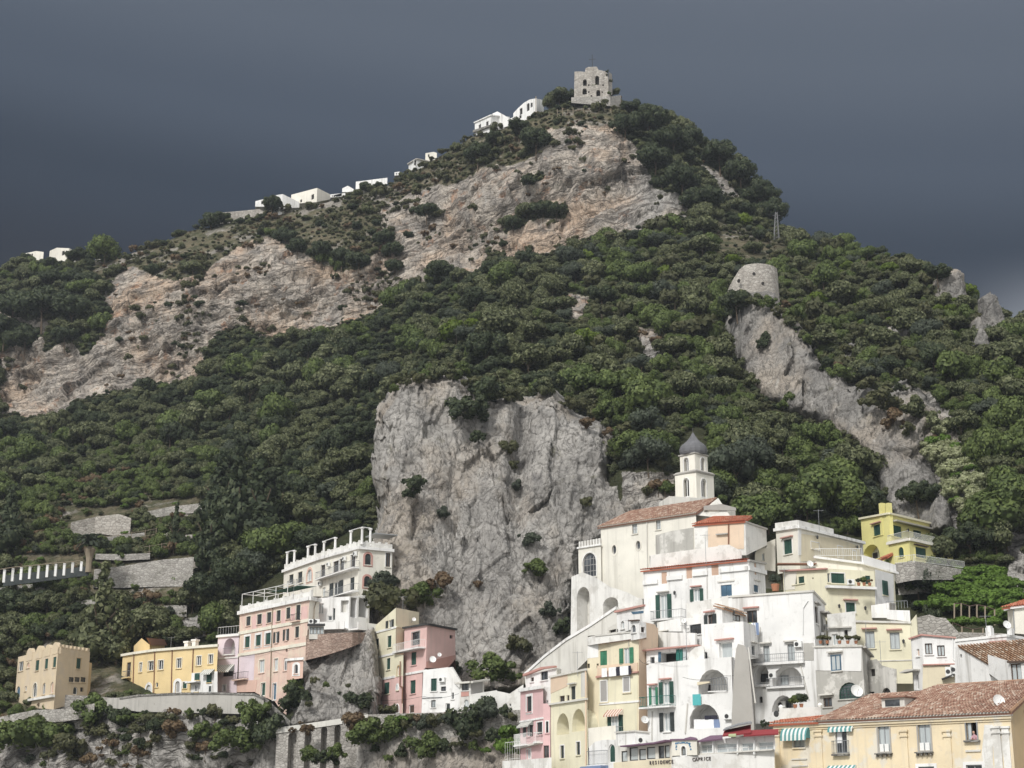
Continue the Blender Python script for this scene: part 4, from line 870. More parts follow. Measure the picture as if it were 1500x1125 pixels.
    def done(s, fmats=None):
        m = MB(); mats = {}
        for pts, fs, back in s.blocks:
            for f in fs:
                mm = (fmats or {}).get(s.faces.index(f)); M = mats.setdefault(mm or s.wall, MB())
                vs, fc = cdt_faces(f.poly, [h[0] for h in f.holes])
                k = len(M.v); M.v += [f.P(v[0], v[1]) for v in vs]; M.uc += [0.0]*len(vs); M.f += [tuple(k+i for i in t) for t in fc]
                for out, dep in f.holes:
                    n = len(out)
                    for i in range(n): j = (i+1) % n; M.face([f.P(*out[i]), f.P(*out[j]), f.P(*out[j], -dep), f.P(*out[i], -dep)])
            M = mats.setdefault(s.wall, MB())
            n = len(pts); cx_ = sum(p[0] for p in pts)/n; cy_ = sum(p[1] for p in pts)/n
            bk = []
            for p in pts:
                d_ = math.hypot(p[0], p[1]); k = 1+back/d_; bx, by = p[0]*k, p[1]*k; ccx, ccy = cx_*(1+back/d_), cy_*(1+back/d_); bk.append((bx+(ccx-bx)*0.06, by+(ccy-by)*0.06))
            for i, f in enumerate(fs):
                # roof: each top edge carried back level
                top = [q_ for q_ in f.poly]; iA = 0
                if f.simple: tl = [(0, f.zt[0]), (f.L, f.zt[1])]
                else:
                    um = [q_[0] for q_ in top]; a = um.index(min(um)); 
                    zm = sorted(top, key=lambda q_: q_[0]); tl = []
                    lo_l, hi_r = min(um), max(um)
                    n_ = len(top)
                    for i0 in range(n_):
                        p0, p1 = top[i0], top[(i0+1) % n_]
                        zc = sum(q_[1] for q_ in top)/n_
                        if (p0[1]+p1[1])/2 > zc and abs(p0[0]-p1[0]) > 0.05: tl.append((min(p0, p1), max(p0, p1)))
                segs = [(tl[0], tl[1])] if f.simple else tl
                for p0, p1 in segs:
                    w0 = p0[0]/f.L; w1 = p1[0]/f.L; B0 = Vector((*bk[i], 0)).lerp(Vector((*bk[i+1], 0)), w0); B1 = Vector((*bk[i], 0)).lerp(Vector((*bk[i+1], 0)), w1)
                    M.face([f.P(*p0), f.P(*p1), Vector((B1.x, B1.y, p1[1])), Vector((B0.x, B0.y, p0[1]))])
                    M.face([Vector((B0.x, B0.y, p0[1])), Vector((B1.x, B1.y, p1[1])), Vector((B1.x, B1.y, f.zb-1)), Vector((B0.x, B0.y, f.zb-1))])
            for i in (0, n-1):
                p = pts[i]; b = bk[i]; f = fs[0] if i == 0 else fs[-1]; us = [q_[0] for q_ in f.poly]; ue = min(us) if i == 0 else max(us)
                zt_ = max(q_[1] for q_ in f.poly if abs(q_[0]-ue) < 0.15); A = f.P(ue if not f.simple else (0 if i == 0 else f.L), 0)
                M.face([Vector((A.x, A.y, p[2])), Vector((A.x, A.y, zt_)), Vector((b[0], b[1], zt_)), Vector((b[0], b[1], p[2]))])
        for mm, M in mats.items(): M.build(s.wallname, mm, s.root)
        return s
def elev2(px, py):
    x, y, z = ray(px, py); return z/y
DG = {}
for A_ in [TERR.reshape(-1, 3)]+PATCH:
    q_ = np.stack([np.zeros(len(A_))]*2, -1); dc_ = A_[:, 1]*CP + (A_[:, 2]-CAMZ)*SP; up_ = -A_[:, 1]*SP + (A_[:, 2]-CAMZ)*CP
    gx_ = ((750 + FPX*A_[:, 0]/dc_)/4).astype(int); gy_ = ((562.5 - FPX*up_/dc_)/4).astype(int)
    for kx, ky, yv in zip(gx_.tolist(), gy_.tolist(), A_[:, 1].tolist()):
        o_ = DG.get((kx, ky)); 
        if o_ is None or yv < o_: DG[(kx, ky)] = yv
def surf(px, py):
    kx, ky = int(px/4), int(py/4)
    for rr in range(0, 6):
        L_ = [DG[(kx+i, ky+j)] for i in range(-rr, rr+1) for j in range(-rr, rr+1) if (kx+i, ky+j) in DG]
        if L_: return min(L_)
    return 250.0
def thing(name, label, cat, o, group=None): r = empty(name, o, label, cat, group); r['_o'] = tuple(o); return r
Z2, Z3, Z4, Z5, Z6, Z7, Z8 = (3.75, 0, 825), (3.516, 300, 740), (3.75, 400, 860), (3.75, 820, 600), (3.75, 1100, 700), (3.75, 1100, 880), (3.75, 730, 860)
ZA, ZB, ZC, ZD, ZE, ZF, ZG, ZH, ZT, ZL = (6.08, 730, 940), (6.82, 900, 960), (7.5, 920, 820), (7.5, 1080, 860), (7.5, 1080, 975), (7.5, 1300, 880), (6.818, 1280, 1000), (5.625, 830, 760), (4.41, 660, 60), (2.143, 0, 180)
# wall paints
for n_, c_, w_ in (('cream', (0.76, 0.72, 0.61), .3), ('pale_cream', (0.78, 0.745, 0.66), .42), ('pale_yellow', (0.76, 0.715, 0.54), .3), ('lemon', (0.76, 0.70, 0.30), .15), ('ochre', (0.76, 0.59, 0.32), .22), ('tan', (0.56, 0.42, 0.25), .35),
    ('salmon', (0.71, 0.49, 0.405), .30), ('pink', (0.72, 0.49, 0.455), .22), ('peach', (0.73, 0.57, 0.43), .30), ('lavender', (0.71, 0.61, 0.65), .22), ('rose', (0.69, 0.46, 0.46), .2), ('butter', (0.75, 0.67, 0.50), .32), ('deep_butter', (0.69, 0.54, 0.31), .3),
    ('old_white', (0.66, 0.64, 0.59), .6), ('grey_plaster', (0.42, 0.40, 0.37), .6), ('church_cream', (0.77, 0.74, 0.66), .34), ('dark_pink', (0.52, 0.29, 0.25), .3)): plaster(n_, c_, w_)
plaster('front_yellow', (0.78, 0.66, 0.46), 0.6, (0.50, 0.44, 0.36), under=(0.68, 0.645, 0.57)); plaster('worn_salmon', (0.72, 0.53, 0.445), 0.3, under=(0.70, 0.58, 0.47)); plaster('white_worn', (0.76, 0.745, 0.71), 0.6, (0.38, 0.365, 0.34), under=(0.56, 0.54, 0.50))
plaster('ruin_grey', (0.46, 0.445, 0.41), 0.7, (0.24, 0.23, 0.21), under=(0.66, 0.64, 0.60)); plaster('tan_worn', (0.62, 0.51, 0.36), 0.45, (0.42, 0.35, 0.26), under=(0.56, 0.47, 0.36))
MATS['white'] = MATS['white_plaster']; plaster('pale_render', (0.46, 0.44, 0.405), 0.8, (0.27, 0.26, 0.24), under=(0.44, 0.42, 0.385))
# ================= left group =================
h = House('stone_villa', 'tan villa with scalloped parapet at the far left end of the terrace', 'house', 'tan_worn', Z2)
a, b = h.chain([(100, 515, 790, None and 0 or 249.6), (320, 462, 803, None), (495, 487, 750, None)], 6)
for x, y in ((162, 503), (215, 490), (262, 478), (303, 466)):                       # the four round merlons
    u, z = h.hit(a, x, y); m = MB(); r = 0.95 if x > 230 else 1.1; m.prism(a, [(u-r*1.2, z-0.9), (u+r*1.2, z-0.9)]+[(u+r*1.2*math.cos(t*math.pi/8), z-0.2+r*math.sin(t*math.pi/8)*1.1) for t in range(9)], -0.5, 0.06); m.build('round_merlon', 'tan_worn', h.root)
for k in range(8):
    m = MB(); u = b.L*(k+0.25)/8; m.box(b, u, b.zt[0]-0.02, u+b.L/8*0.5, b.zt[0]+0.5, -0.4, 0.05); m.build('merlon', 'tan_worn', h.root)
h.w(a, 'g', 103, 540, 128, 592, sh='dark_shutter'); h.w(a, 'b', 146, 545, 163, 575, True); h.w(a, 'sg', 195, 533, 214, 590); h.w(a, 'sg', 246, 525, 263, 580); h.w(a, 'sg', 291, 515, 308, 572)
h.w(a, 'd', 89, 676, 110, 740, True, sh='blue_shutter'); h.w(a, 'g', 180, 657, 204, 735, True, surr='cream'); h.w(a, 'g', 233, 657, 249, 720, True); h.w(a, 'b', 277, 652, 294, 714, True); h.w(a, 'g', 136, 676, 147, 702)
h.w(b, 's', 419, 522, 443, 580, surr='tan'); 
for x in (378, 410, 443): h.w(b, 'gx', x, 626, x+28, 653, fr='dark_metal', mull=False, grid=2)
h.w(b, 'd', 402, 678, 426, 722, sh='dark_shutter', arch=True); h.w(b, 'x', 441, 682, 459, 706)
h.band(a, 742, 0.35, 0.5, 'white_worn', x=(165, 300), xa=230, name='ledge'); h.done()
h = House('annex', 'narrow tan lean-to at the right flank of the scalloped villa', 'house', 'tan', Z2); a, = h.chain([(488, 545, 745, 243), (505, 548, 700, 244)], 5); h.done()
h = House('terrace_wall', 'rough grey terrace wall at the foot of the scalloped villa', 'wall', 'rubble_stone', Z2); a, b = h.chain([(335, 722, 830, 238), (480, 728, 830, 239), (660, 742, 800, 235)], 2); h.done()
h = House('garden_wall', 'low grey wall under the tan villa at the bottom left', 'wall', 'rubble_stone', Z2); h.chain([(-90, 862, 900, 244), (190, 806, 880, 238), (350, 800, 870, 234), (520, 770, 845, 231)], 2); h.done()

h = House('yellow_hotel', 'long curved ochre yellow house with brown downpipes left of the pink palace', 'house', 'ochre', Z2)
F = h.chain([(675, 500, 733, 249), (740, 489, 733, None), (850, 473, 724, None), (1000, 461, 715, None), (1198, 446, 712, None)], 9)
for i, x0, y0, x1, y1 in ((1, 765, 546, 781, 598), (1, 814, 538, 844, 590), (2, 869, 533, 897, 585), (2, 970, 523, 998, 577), (3, 1080, 510, 1105, 562), (3, 1145, 501, 1170, 553)): h.w(F[i], 'g', x0, y0, x1, y1, surr='cream', sgrow=0.12)
h.w(F[0], 'g', 695, 545, 717, 624, fr='dark_wood'); h.balcony(F[0], 690, 722, 628, 0.7)
h.w(F[0], 'd', 690, 660, 705, 728, sh='ochre'); h.w(F[1], 'd', 742, 685, 756, 722, sh='blue_shutter', surr='white'); h.w(F[1], 'gc', 803, 668, 830, 718, True, surr='white', sgrow=0.4, grid=2)
h.w(F[2], 'g', 855, 656, 868, 681); h.w(F[2], 'dc', 963, 648, 988, 712, True, sh='grey_blind', surr='white', sgrow=0.4); h.w(F[3], 's', 1005, 652, 1026, 688, surr='white')
h.slab(F[3], [(1055, 604), (1196, 594), (1196, 712), (1050, 712)], 'white', 0.10, 'white_panel')
h.w(F[3], 's', 1073, 605, 1097, 642, base=0.1); h.w(F[3], 's', 1139, 598, 1163, 655, base=0.1); h.awning(F[3], 1122, 583, 1180, 604, 'pale_striped_cloth', 0.9, base=0.1); h.w(F[3], 'g', 1071, 668, 1090, 706, base=0.1); h.w(F[3], 'd', 1147, 672, 1165, 710, base=0.1, sh='dark_shutter')
h.slab(F[3], [(1045, 655), (1105, 648), (1105, 656), (1045, 663)], 'white', 1.2, 'porch_roof')
for i, x, y0, y1 in ((0, 738, 492, 728), (2, 852, 477, 722), (2, 948, 467, 712), (3, 1064, 458, 600)): h.pipe(F[i], [(x, y0), (x-6, y1)], 0.08, 'rust_pipe')
for f in F: h.cornice(f, 0.35, 0.3, 'cream')
for x, y0, y1 in ((1030, 438, 470), (1072, 428, 465)):
    m = MB(); u, z = h.hit(F[3], x, y0, -3); m.box(F[3], u-0.35, z-3.4, u+0.35, z, -3.4, -2.7); m.box(F[3], u-0.5, z, u+0.5, z+0.25, -3.5, -2.6); m.build('chimney', 'white', h.root)
h.done()
h = House('roof_hut', 'small ochre gabled hut with tiled roof on top of the long yellow house', 'house', 'ochre', Z2)
a, b = h.chain([(735, 450, 505, 254), (820, 445, 490, 251), (905, 447, 480, 258)], 5, polys={0: [(735, 505), (735, 455), (778, 412), (822, 448), (822, 490)]})
h.slab(b, [(800, 410), (893, 418), (910, 452), (822, 452)], 'terracotta', 0.3, 'roof', 0.1); h.done()

h = House('lavender_house', 'narrow lavender house with a tall arched loggia and white balustrade, left of the pink palace', 'house', 'lavender', Z2)
a, = h.chain([(1198, 398, 712, 240), (1314, 388, 712, None)], 8)
h.loggia(a, 1231, 413, 1290, 500, 1.6, 'old_white'); h.balcony(a, 1229, 1292, 500, 0.3, 0.9, 'white')
h.parapet(a, 1.2, 'white_paint', 0.05, 0.5); h.cornice(a, 0.3, 0.3, 'white'); h.w(a, 'g', 1225, 590, 1280, 622, fr='dark_wood'); h.awning(a, 1198, 558, 1288, 592, 'pale_striped_cloth', 1.2)
h.w(a, 'g', 1222, 669, 1241, 705, surr='white'); h.band(a, 520, 0.2, 0.12, 'white'); h.done()

h = House('pink_palace', 'tall salmon pink palace with white string courses below the colonnaded villa', 'house', 'worn_salmon', Z3)
a, b = h.chain([(180, 548, 965, 238), (540, 472, 820, None), (588, 482, 640, None)], 9, polys={0: [(180, 548), (540, 472), (520, 800), (430, 815), (425, 900), (420, 1080), (395, 1062), (360, 1010), (300, 985), (255, 962), (172, 962)]})
h.slab(a, [(178, 778), (258, 762), (252, 905), (174, 905)], 'lavender', 0.03); h.slab(a, [(120, 908), (270, 900), (262, 962), (118, 964)], 'salmon', 0.05)
for p in ([(243, 575), (268, 570), (268, 650), (243, 655)], [(296, 565), (318, 560), (318, 640), (296, 645)], [(345, 555), (368, 550), (368, 630), (345, 635)], [(394, 545), (417, 540), (417, 620), (394, 625)], [(443, 535), (468, 530), (468, 612), (443, 617)], [(496, 525), (530, 518), (528, 600), (494, 607)]): h.slab(a, p, 'pink', 0.03)
for x0, y0, x1, y1 in ((214, 573, 236, 621), (270, 562, 294, 613), (320, 552, 343, 606), (370, 542, 391, 598), (420, 527, 441, 586)): h.w(a, 's', x0, y0, x1, y1, surr='cream', sh='dark_shutter')
h.w(a, 's', 470, 514, 493, 595, surr='cream', sh='dark_shutter'); h.balcony(a, 455, 497, 596, 0.6, 0.9, None, 'dark_metal')
for x0, y0, x1, y1 in ((207, 676, 232, 733), (263, 668, 289, 724), (313, 658, 340, 717)): h.w(a, 's', x0, y0, x1, y1, surr='white', sgrow=0.3)
for x0, y0, x1, y1 in ((355, 653, 384, 709), (405, 639, 434, 697)): h.w(a, 'o', x0, y0, x1, y1, sh='dark_shutter')
h.w(a, 's', 466, 625, 486, 683, sh='dark_shutter', surr='cream'); h.w(a, 'gc', 280, 797, 307, 863, surr='cream'); h.w(a, 'gc', 357, 790, 377, 855, surr='cream'); h.w(a, 'g', 406, 788, 424, 852); h.w(a, 'x', 416, 740, 426, 756)
h.w(a, 'g', 195, 816, 222, 896, surr='lavender'); h.balcony(a, 163, 226, 897, 0.8, 0.95, None, 'dark_metal'); h.w(a, 'd', 289, 915, 312, 982, surr='cream', sh='green_shutter'); h.w(a, 'd', 350, 918, 368, 1003, surr='white', sh='blue_shutter'); h.w(a, 'd', 399, 998, 413, 1050, sh='blue_shutter', surr='white')
h.w(a, 'g', 91, 926, 107, 960)
for y in (660, 772): h.band(a, y + 0, 0.45, 0.12, 'cream', xa=180)
h.cornice(a, 0.5, 0.35, 'white'); h.cornice(b, 0.5, 0.35, 'white'); h.slab(b, [(541, 478), (588, 488), (585, 640), (530, 640)], 'pale_cream', 0.03)
m = MB(); z = a.zt[0]
m.box(a, 0, z, a.L, z+0.75, -0.35, -0.1)
for k in range(9): u = a.L*k/8; m.box(a, u-0.14, z, u+0.14, z+0.95, -0.40, -0.06)
m.build('balustrade', 'white_worn', h.root)
m = MB(); pts = [(a.L*k/6, z+2.6) for k in range(5)]                 # pergola frame on the roof terrace
for u, zz in pts:
    for d in (-0.3, -4.5): m.tube(a.P(u, z, d), a.P(u, zz, d), 0.05, 4)
    m.tube(a.P(u, zz, -0.3), a.P(u, zz, -4.5), 0.04, 4)
for d in (-0.3, -2.4, -4.5): m.tube(a.P(0, z+2.6, d), a.P(a.L*0.72, z+2.6, d), 0.05, 4)
m.build('pergola_frame', 'white_paint', h.root)
m = MB(); m.face([a.P(a.L*0.33, z+2.3, -1.2), a.P(a.L*0.72, z+2.3, -1.2), a.P(a.L*0.72, z+2.5, -4.4), a.P(a.L*0.33, z+2.5, -4.4)]); m.build('sun_sail', 'dark_green_awning', h.root)
h.pipe(a, [(352, 520), (338, 990)], 0.09, 'pale_wood'); h.pipe(b, [(575, 485), (562, 530), (556, 630)], 0.08, 'pale_wood'); h.done()

h = House('shrine', 'small salmon pink wayside chapel with a white pointed window on the stair by the palace', 'chapel', 'salmon', Z3)
a, b = h.chain([(425, 793, 900, 219), (445, 790, 900, 217.5), (508, 785, 890, 217)], 3, polys=None); h.w(b, 'g', 462, 820, 480, 868, True, surr='white', sgrow=0.3, mull=False); h.cornice(b, 0.3, 0.25, 'white'); h.cornice(a, 0.3, 0.25, 'white'); h.done()

h = House('colonnaded_villa', 'cream villa crowned by a roof terrace of white columns against the crag', 'villa', 'pale_cream', Z3)
a, b, c = h.chain([(408, 335, 470, 254), (598, 268, 470, None), (795, 213, 475, 229.5), (966, 228, 440, None)], 9)
for x0, y0, x1, y1 in ((435, 358, 457, 412), (480, 344, 503, 402)): h.w(a, 's', x0, y0, x1, y1, surr='cream', sh='dark_shutter'); h.balcony(a, x0-5, x1+5, y1, 0.3, 0.7, None)
h.w(a, 'gc', 528, 330, 552, 390, True, surr='salmon', sgrow=0.35)
for x0, y0, x1, y1 in ((598, 308, 620, 374), (662, 288, 690, 346), (695, 275, 718, 334), (752, 254, 776, 324)): h.w(b, 'gx', x0, y0, x1, y1, surr='white', fr='dark_wood')
h.balcony(b, 600, 795, 352, 1.0, 1.0, 'white'); h.w(b, 'o', 645, 395, 713, 466, sh='dark_shutter'); h.w(b, 's', 748, 372, 770, 438, sh='dark_shutter'); h.balcony(b, 640, 793, 462, 1.0, 1.0, 'white')
h.w(b, 'gc', 605, 424, 620, 470); h.ac(b, 601, 404); h.ac(b, 645, 305); h.ac(b, 727, 275); h.ac(b, 783, 250)
h.w(c, 's', 825, 250, 856, 307, True, surr='dark_pink', sh='dark_shutter', sgrow=0.28); h.w(c, 's', 820, 365, 852, 421, True, surr='dark_pink', sh='dark_shutter', sgrow=0.28); h.w(c, 'g', 931, 246, 956, 318, fr='dark_wood', surr='white')
for f in (a, b, c): h.cornice(f, 0.4, 0.35, 'white')
for f, n in ((a, 6), (b, 6), (c, 5)):
    m = MB(); z0_, z1_ = f.zt; m.prism(f, [(0, z0_), (f.L, z1_), (f.L, z1_+0.75), (0, z0_+0.75)], -0.3, -0.05)
    for k in range(n): u = f.L*(k+0.0)/n; z = z0_+(z1_-z0_)*k/n; m.box(f, u-0.02, z, u+0.3, z+0.95, -0.36, -0.02)
    m.build('balustrade', 'white_worn', h.root)
tops = {}
for i, (f, x, y0, y1) in enumerate(((a, 418, 240, 318), (a, 455, 232, 300), (a, 525, 210, 275), (a, 562, 200, 262), (b, 607, 185, 250), (b, 665, 165, 232), (b, 745, 130, 208), (b, 803, 113, 190), (c, 857, 118, 198))):
    u, zt_ = h.hit(f, x, y0); z0_ = h.hit(f, x, y1)[1]; m = MB(); m.lathe(f.P(u, z0_-0.3, -0.25), [(0.28, 0), (0.2, 0.3), (0.17, zt_-z0_), (0.3, zt_-z0_+0.1), (0.3, zt_-z0_+0.3), (0, zt_-z0_+0.3)], 8); m.build('column', 'white', h.root); tops[i] = f.P(u, zt_+0.02, -0.25)
for i, j in ((0, 1), (2, 3), (4, 5), (6, 7), (7, 8)): m = MB(); m.tube(tops[i], tops[j], 0.07, 4); m.build('pergola_beam', 'white_paint', h.root)
m = MB(); u0, u1 = h.hit(c, 868, 185)[0], h.hit(c, 985, 185)[0]; z = c.zt[0]+2.0; m.box(c, u0, z, u1, z+0.12, -3, 0.6); m.build('terrace_canopy', 'grey_metal', h.root); h.done()
h = House('white_terrace_house', 'white terraced house with thin columns and rounded parapet under the colonnaded villa', 'house', 'white', Z3)
a, b = h.chain([(585, 478, 670, 226), (745, 470, 670, 225), (850, 462, 660, 228)], 6)
h.loggia(b, 750, 475, 782, 578, 2.5, 'old_white', False); h.loggia(b, 792, 478, 842, 578, 2.5, 'white', False); h.w(a, 'gc', 584, 506, 612, 560); h.w(a, 'd', 659, 530, 671, 592, sh='dark_shutter'); h.w(a, 'g', 635, 570, 655, 594); h.loggia(a, 700, 490, 740, 552, 0.6, 'old_white', False)
f = a; m = MB()
u0 = h.hit(a, 612, 615)[0]; z0_ = h.hit(a, 700, 632, 1.5)[1]; z1_ = h.hit(a, 700, 600, 1.5)[1]
m.box(a, u0, z0_-0.2, a.L, z0_, 0, 1.9); m.box(a, u0, z0_, a.L, z1_, 1.75, 1.9); m.box(b, 0.02, z0_-0.2, b.L*0.95, z0_, 0, 1.9); m.box(b, 0.02, z0_, b.L*0.95, z1_, 1.75, 1.9); m.build('terrace', 'white', h.root)
h.w(a, 'g', 676, 628, 687, 650); h.w(a, 'g', 700, 630, 721, 652); h.done()
h = House('glass_veranda', 'dark framed glass veranda beside the pink palace, on the brick wall', 'veranda', 'old_white', Z3)
a, = h.chain([(538, 622, 690, 219), (614, 622, 690, 219)], 3)
for k in range(4): h.w(a, 'gc', 541+18*k, 628, 557+18*k, 664, fr='dark_metal', mull=False, sill=False, depth=0.1)
h.slab(a, [(530, 612), (620, 612), (620, 623), (530, 623)], 'dark_metal', 0.5, 'roof'); h.ac(a, 553, 600); h.ac(a, 577, 600); h.done()
h = House('brick_wall', 'curved red brick retaining wall on the rock between pink palace and yellow tenement', 'wall', 'brick_wall', Z3); h.chain([(522, 672, 800, 219.5), (640, 660, 770, 218.5), (760, 655, 730, 219), (828, 655, 700, 222)], 4); h.done()

rock_patch('cliff', [(426, 1066), (436, 1010), (445, 966), (462, 950), (490, 938), (520, 930), (548, 918), (557, 1000), (556, 1066)], 215.6, 1.3, 12, 4, 21, MATS['grey_limestone'], 0.05, 'dark grey rock face under the brick wall', True, 0.75, 'rock', kind='structure')
# yellow and pink tenement
h = House('yellow_tenement', 'pale yellow gabled tenement with green shutters and a pink ground floor', 'house', 'pale_yellow', Z4)
a, b = h.chain([(535, 235, 700, 228), (676, 215, 700, 220), (802, 235, 690, 226)], 8, polys={0: [(518, 700), (535, 235), (675, 113), (674, 370), (716, 372), (712, 694)], 1: [(676, 372), (676, 113), (802, 138), (800, 372)]})
h.slab(a, [(528, 520), (712, 487), (710, 700), (518, 702)], 'pink', 0.05, 'pink_ground_floor')
for y in (258, 396): h.band(a, y, 0.28, 0.1, 'white', xa=535)
h.band(a, 521, 0.3, 0.14, 'white', xa=528)
h.w(a, 'o', 622, 182, 664, 223, sh='dark_shutter')
for x0, y0, x1, y1 in ((562, 284, 582, 346), (629, 268, 651, 331), (556, 405, 577, 466), (624, 391, 645, 453)): h.w(a, 's', x0, y0, x1, y1, surr='cream')
h.w(a, 'b', 682, 432, 696, 487, True, surr='tan')
for x0, y0, x1, y1 in ((549, 537, 568, 598), (618, 525, 640, 586)): h.w(a, 's', x0, y0, x1, y1, surr='pink', base=0.05)
h.w(a, 'gc', 678, 532, 691, 566, True, base=0.05, surr='white'); h.w(a, 'd', 613, 645, 631, 695, base=0.05, sh='dark_wood'); h.w(a, 'd', 673, 640, 696, 694, True, base=0.05, sh='dark_wood'); h.w(a, 'd', 546, 657, 558, 697, base=0.05, sh='dark_wood')
h.pipe(a, [(706, 408), (704, 545), (718, 550), (716, 640)], 0.08, 'rust_pipe', 0.2); h.cornice(b, 0.15, 0.2, 'pale_yellow'); h.dish(b, 765, 178, 0.35); h.done()
h = House('pink_tower_house', 'square pink house with a black roof edge and slab balcony against the crag', 'house', 'pink', Z4)
a, b = h.chain([(722, 220, 695, 219), (846, 200, 694, 213.2), (1000, 228, 480, 219)], 7, polys={0: [(712, 694), (722, 220), (846, 200), (840, 440), (822, 460), (815, 692)], 1: [(846, 200), (1000, 228), (1002, 395), (960, 445), (841, 445)]})
for f in (a, b): h.cornice(f, 0.22, 0.3, 'dark_metal')
h.w(a, 'g', 762, 246, 806, 320, fr='dark_metal', surr='grey_plaster'); h.balcony(a, 693, 838, 345, 1.1, 1.0, 'white', 'white_paint')
h.w(a, 's', 759, 358, 788, 428, surr='pink'); h.w(a, 's', 754, 512, 784, 585, surr='pink'); h.w(a, 'd', 745, 647, 775, 693, sh='dark_wood'); h.band(a, 470, 0.3, 0.12, 'white', xa=780)
h.w(b, 'x', 970, 264, 988, 283); h.dish(b, 868, 398, 0.55); h.dish(b, 905, 372, 0.35); h.slab(b, [(842, 410), (1002, 372), (1002, 395), (960, 444), (842, 444)], 'dark_pink', 0.03); h.done()
h = House('stair_annex', 'slim white annex clinging to the left side of the yellow tenement', 'house', 'pale_cream', Z4); a, = h.chain([(513, 300, 480, 231), (537, 298, 480, 228.5)], 4); h.w(a, 'g', 520, 315, 532, 358); h.w(a, 'g', 515, 405, 529, 445); h.cornice(a, 0.2, 0.2, 'white'); h.done()
h = House('low_white_house', 'low white house with one green shuttered window beside the pink tenement', 'house', 'white', Z4)
a, = h.chain([(826, 456, 690, 212), (1035, 445, 686, 209)], 6, polys={0: [(815, 692), (826, 456), (962, 440), (1000, 520), (1032, 556), (1032, 686)]})
h.w(a, 's', 868, 502, 900, 571, surr='white'); h.ac(a, 934, 509); h.w(a, 'g', 922, 546, 950, 571, fr='dark_metal'); h.w(a, 'gc', 868, 621, 893, 661, fr='dark_metal'); h.w(a, 'd', 947, 638, 972, 687, sh='dark_shutter'); h.w(a, 'g', 980, 579, 993, 615)
h.slab(a, [(965, 445), (990, 440), (1060, 560), (1032, 556), (1000, 520)], 'white_worn', 0.4, 'stair_parapet'); h.pipe(a, [(820, 610), (930, 605)], 0.05, 'grey_metal'); h.done()
h = House('street_shed', 'small white shed with a grey flat roof and red panel on the cliff road', 'shed', 'white_worn', Z4)
a, b = h.chain([(1025, 525, 686, 208), (1085, 520, 684, 207), (1160, 505, 682, 209)], 5); h.w(a, 'g', 1036, 527, 1075, 568, fr='dark_metal'); h.slab(a, [(1034, 570), (1076, 568), (1076, 598), (1034, 602)], 'dark_pink', 0.06, 'red_panel'); h.cornice(a, 0.2, 0.7, 'old_white'); h.cornice(b, 0.2, 0.7, 'old_white')
h.w(a, 'gc', 1048, 618, 1074, 684, True); h.slab(b, [(1087, 530), (1150, 515), (1150, 580), (1087, 590)], 'grey_blind', 0.05, 'corrugated_panel'); h.done()
h = House('lane_wall', 'white lane wall with an arched gate and grey doors above the viaduct road', 'wall', 'white_worn', Z4)
a, b = h.chain([(1080, 590, 684, 206.5), (1230, 566, 680, 206), (1375, 590, 674, 204)], 3, polys={1: [(1230, 680), (1230, 570), (1300, 585), (1375, 535), (1375, 674)]}); h.w(a, 'd', 1141, 597, 1154, 681, sh='grey_blind'); h.w(a, 'gc', 1178, 602, 1200, 668, True, surr='white', grid=2); h.w(b, 'gc', 1272, 637, 1284, 668, True); h.w(b, 'g', 1298, 640, 1308, 656); h.done()

# the road along the cliff: retaining walls, viaduct
h = House('retaining_wall', 'long pale plastered retaining wall under the yellow house and pink palace', 'wall', 'pale_render', Z2)
F = h.chain([(590, 742, 800, 232), (660, 738, 800, 230), (760, 722, 815, 229), (1000, 711, 820, 228), (1200, 710, 825, 226.5), (1400, 716, 830, 222), (1450, 740, 850, 219)], 3)
for f in F[1:]: h.cornice(f, 0.25, 0.12, 'grey_stone')
h.done()
h = House('stair_ramp', 'sloping stone stair ramp going down from the pink palace to the viaduct', 'stair', 'grey_stone', Z3)
h.chain([(290, 975, 1040, 220), (330, 1005, 1070, 218.5), (380, 1055, 1110, 217.5), (440, 1110, 1140, 216.5)], 4); h.done()
h = House('viaduct', 'grey stone viaduct with tall dark arches carrying the cliff road', 'viaduct', 'rubble_stone', Z4)
a, b, c = h.chain([(20, 775, 1060, 216.5), (380, 722, 1060, 214.5), (520, 700, 1060, 214), (1372, 674, 760, 203)], 4)
for x0, y0, x1, y1 in ((76, 795, 130, 1055), (166, 790, 212, 1055), (256, 765, 298, 1055), (330, 755, 372, 1055)): h.loggia(a, x0+4, y0, x1-4, y1, 1.3, 'rubble_stone')
h.cornice(a, 0.7, 0.14, 'old_white'); h.cornice(b, 0.4, 0.12, 'old_white')
h.done()
h = House('roadside_parapet', 'low stone parapet along the cliff road behind the arches', 'wall', 'grey_stone', Z4); h.chain([(80, 738, 780, 219), (300, 722, 760, 217.8), (420, 698, 740, 217), (520, 690, 720, 216)], 1); h.done()

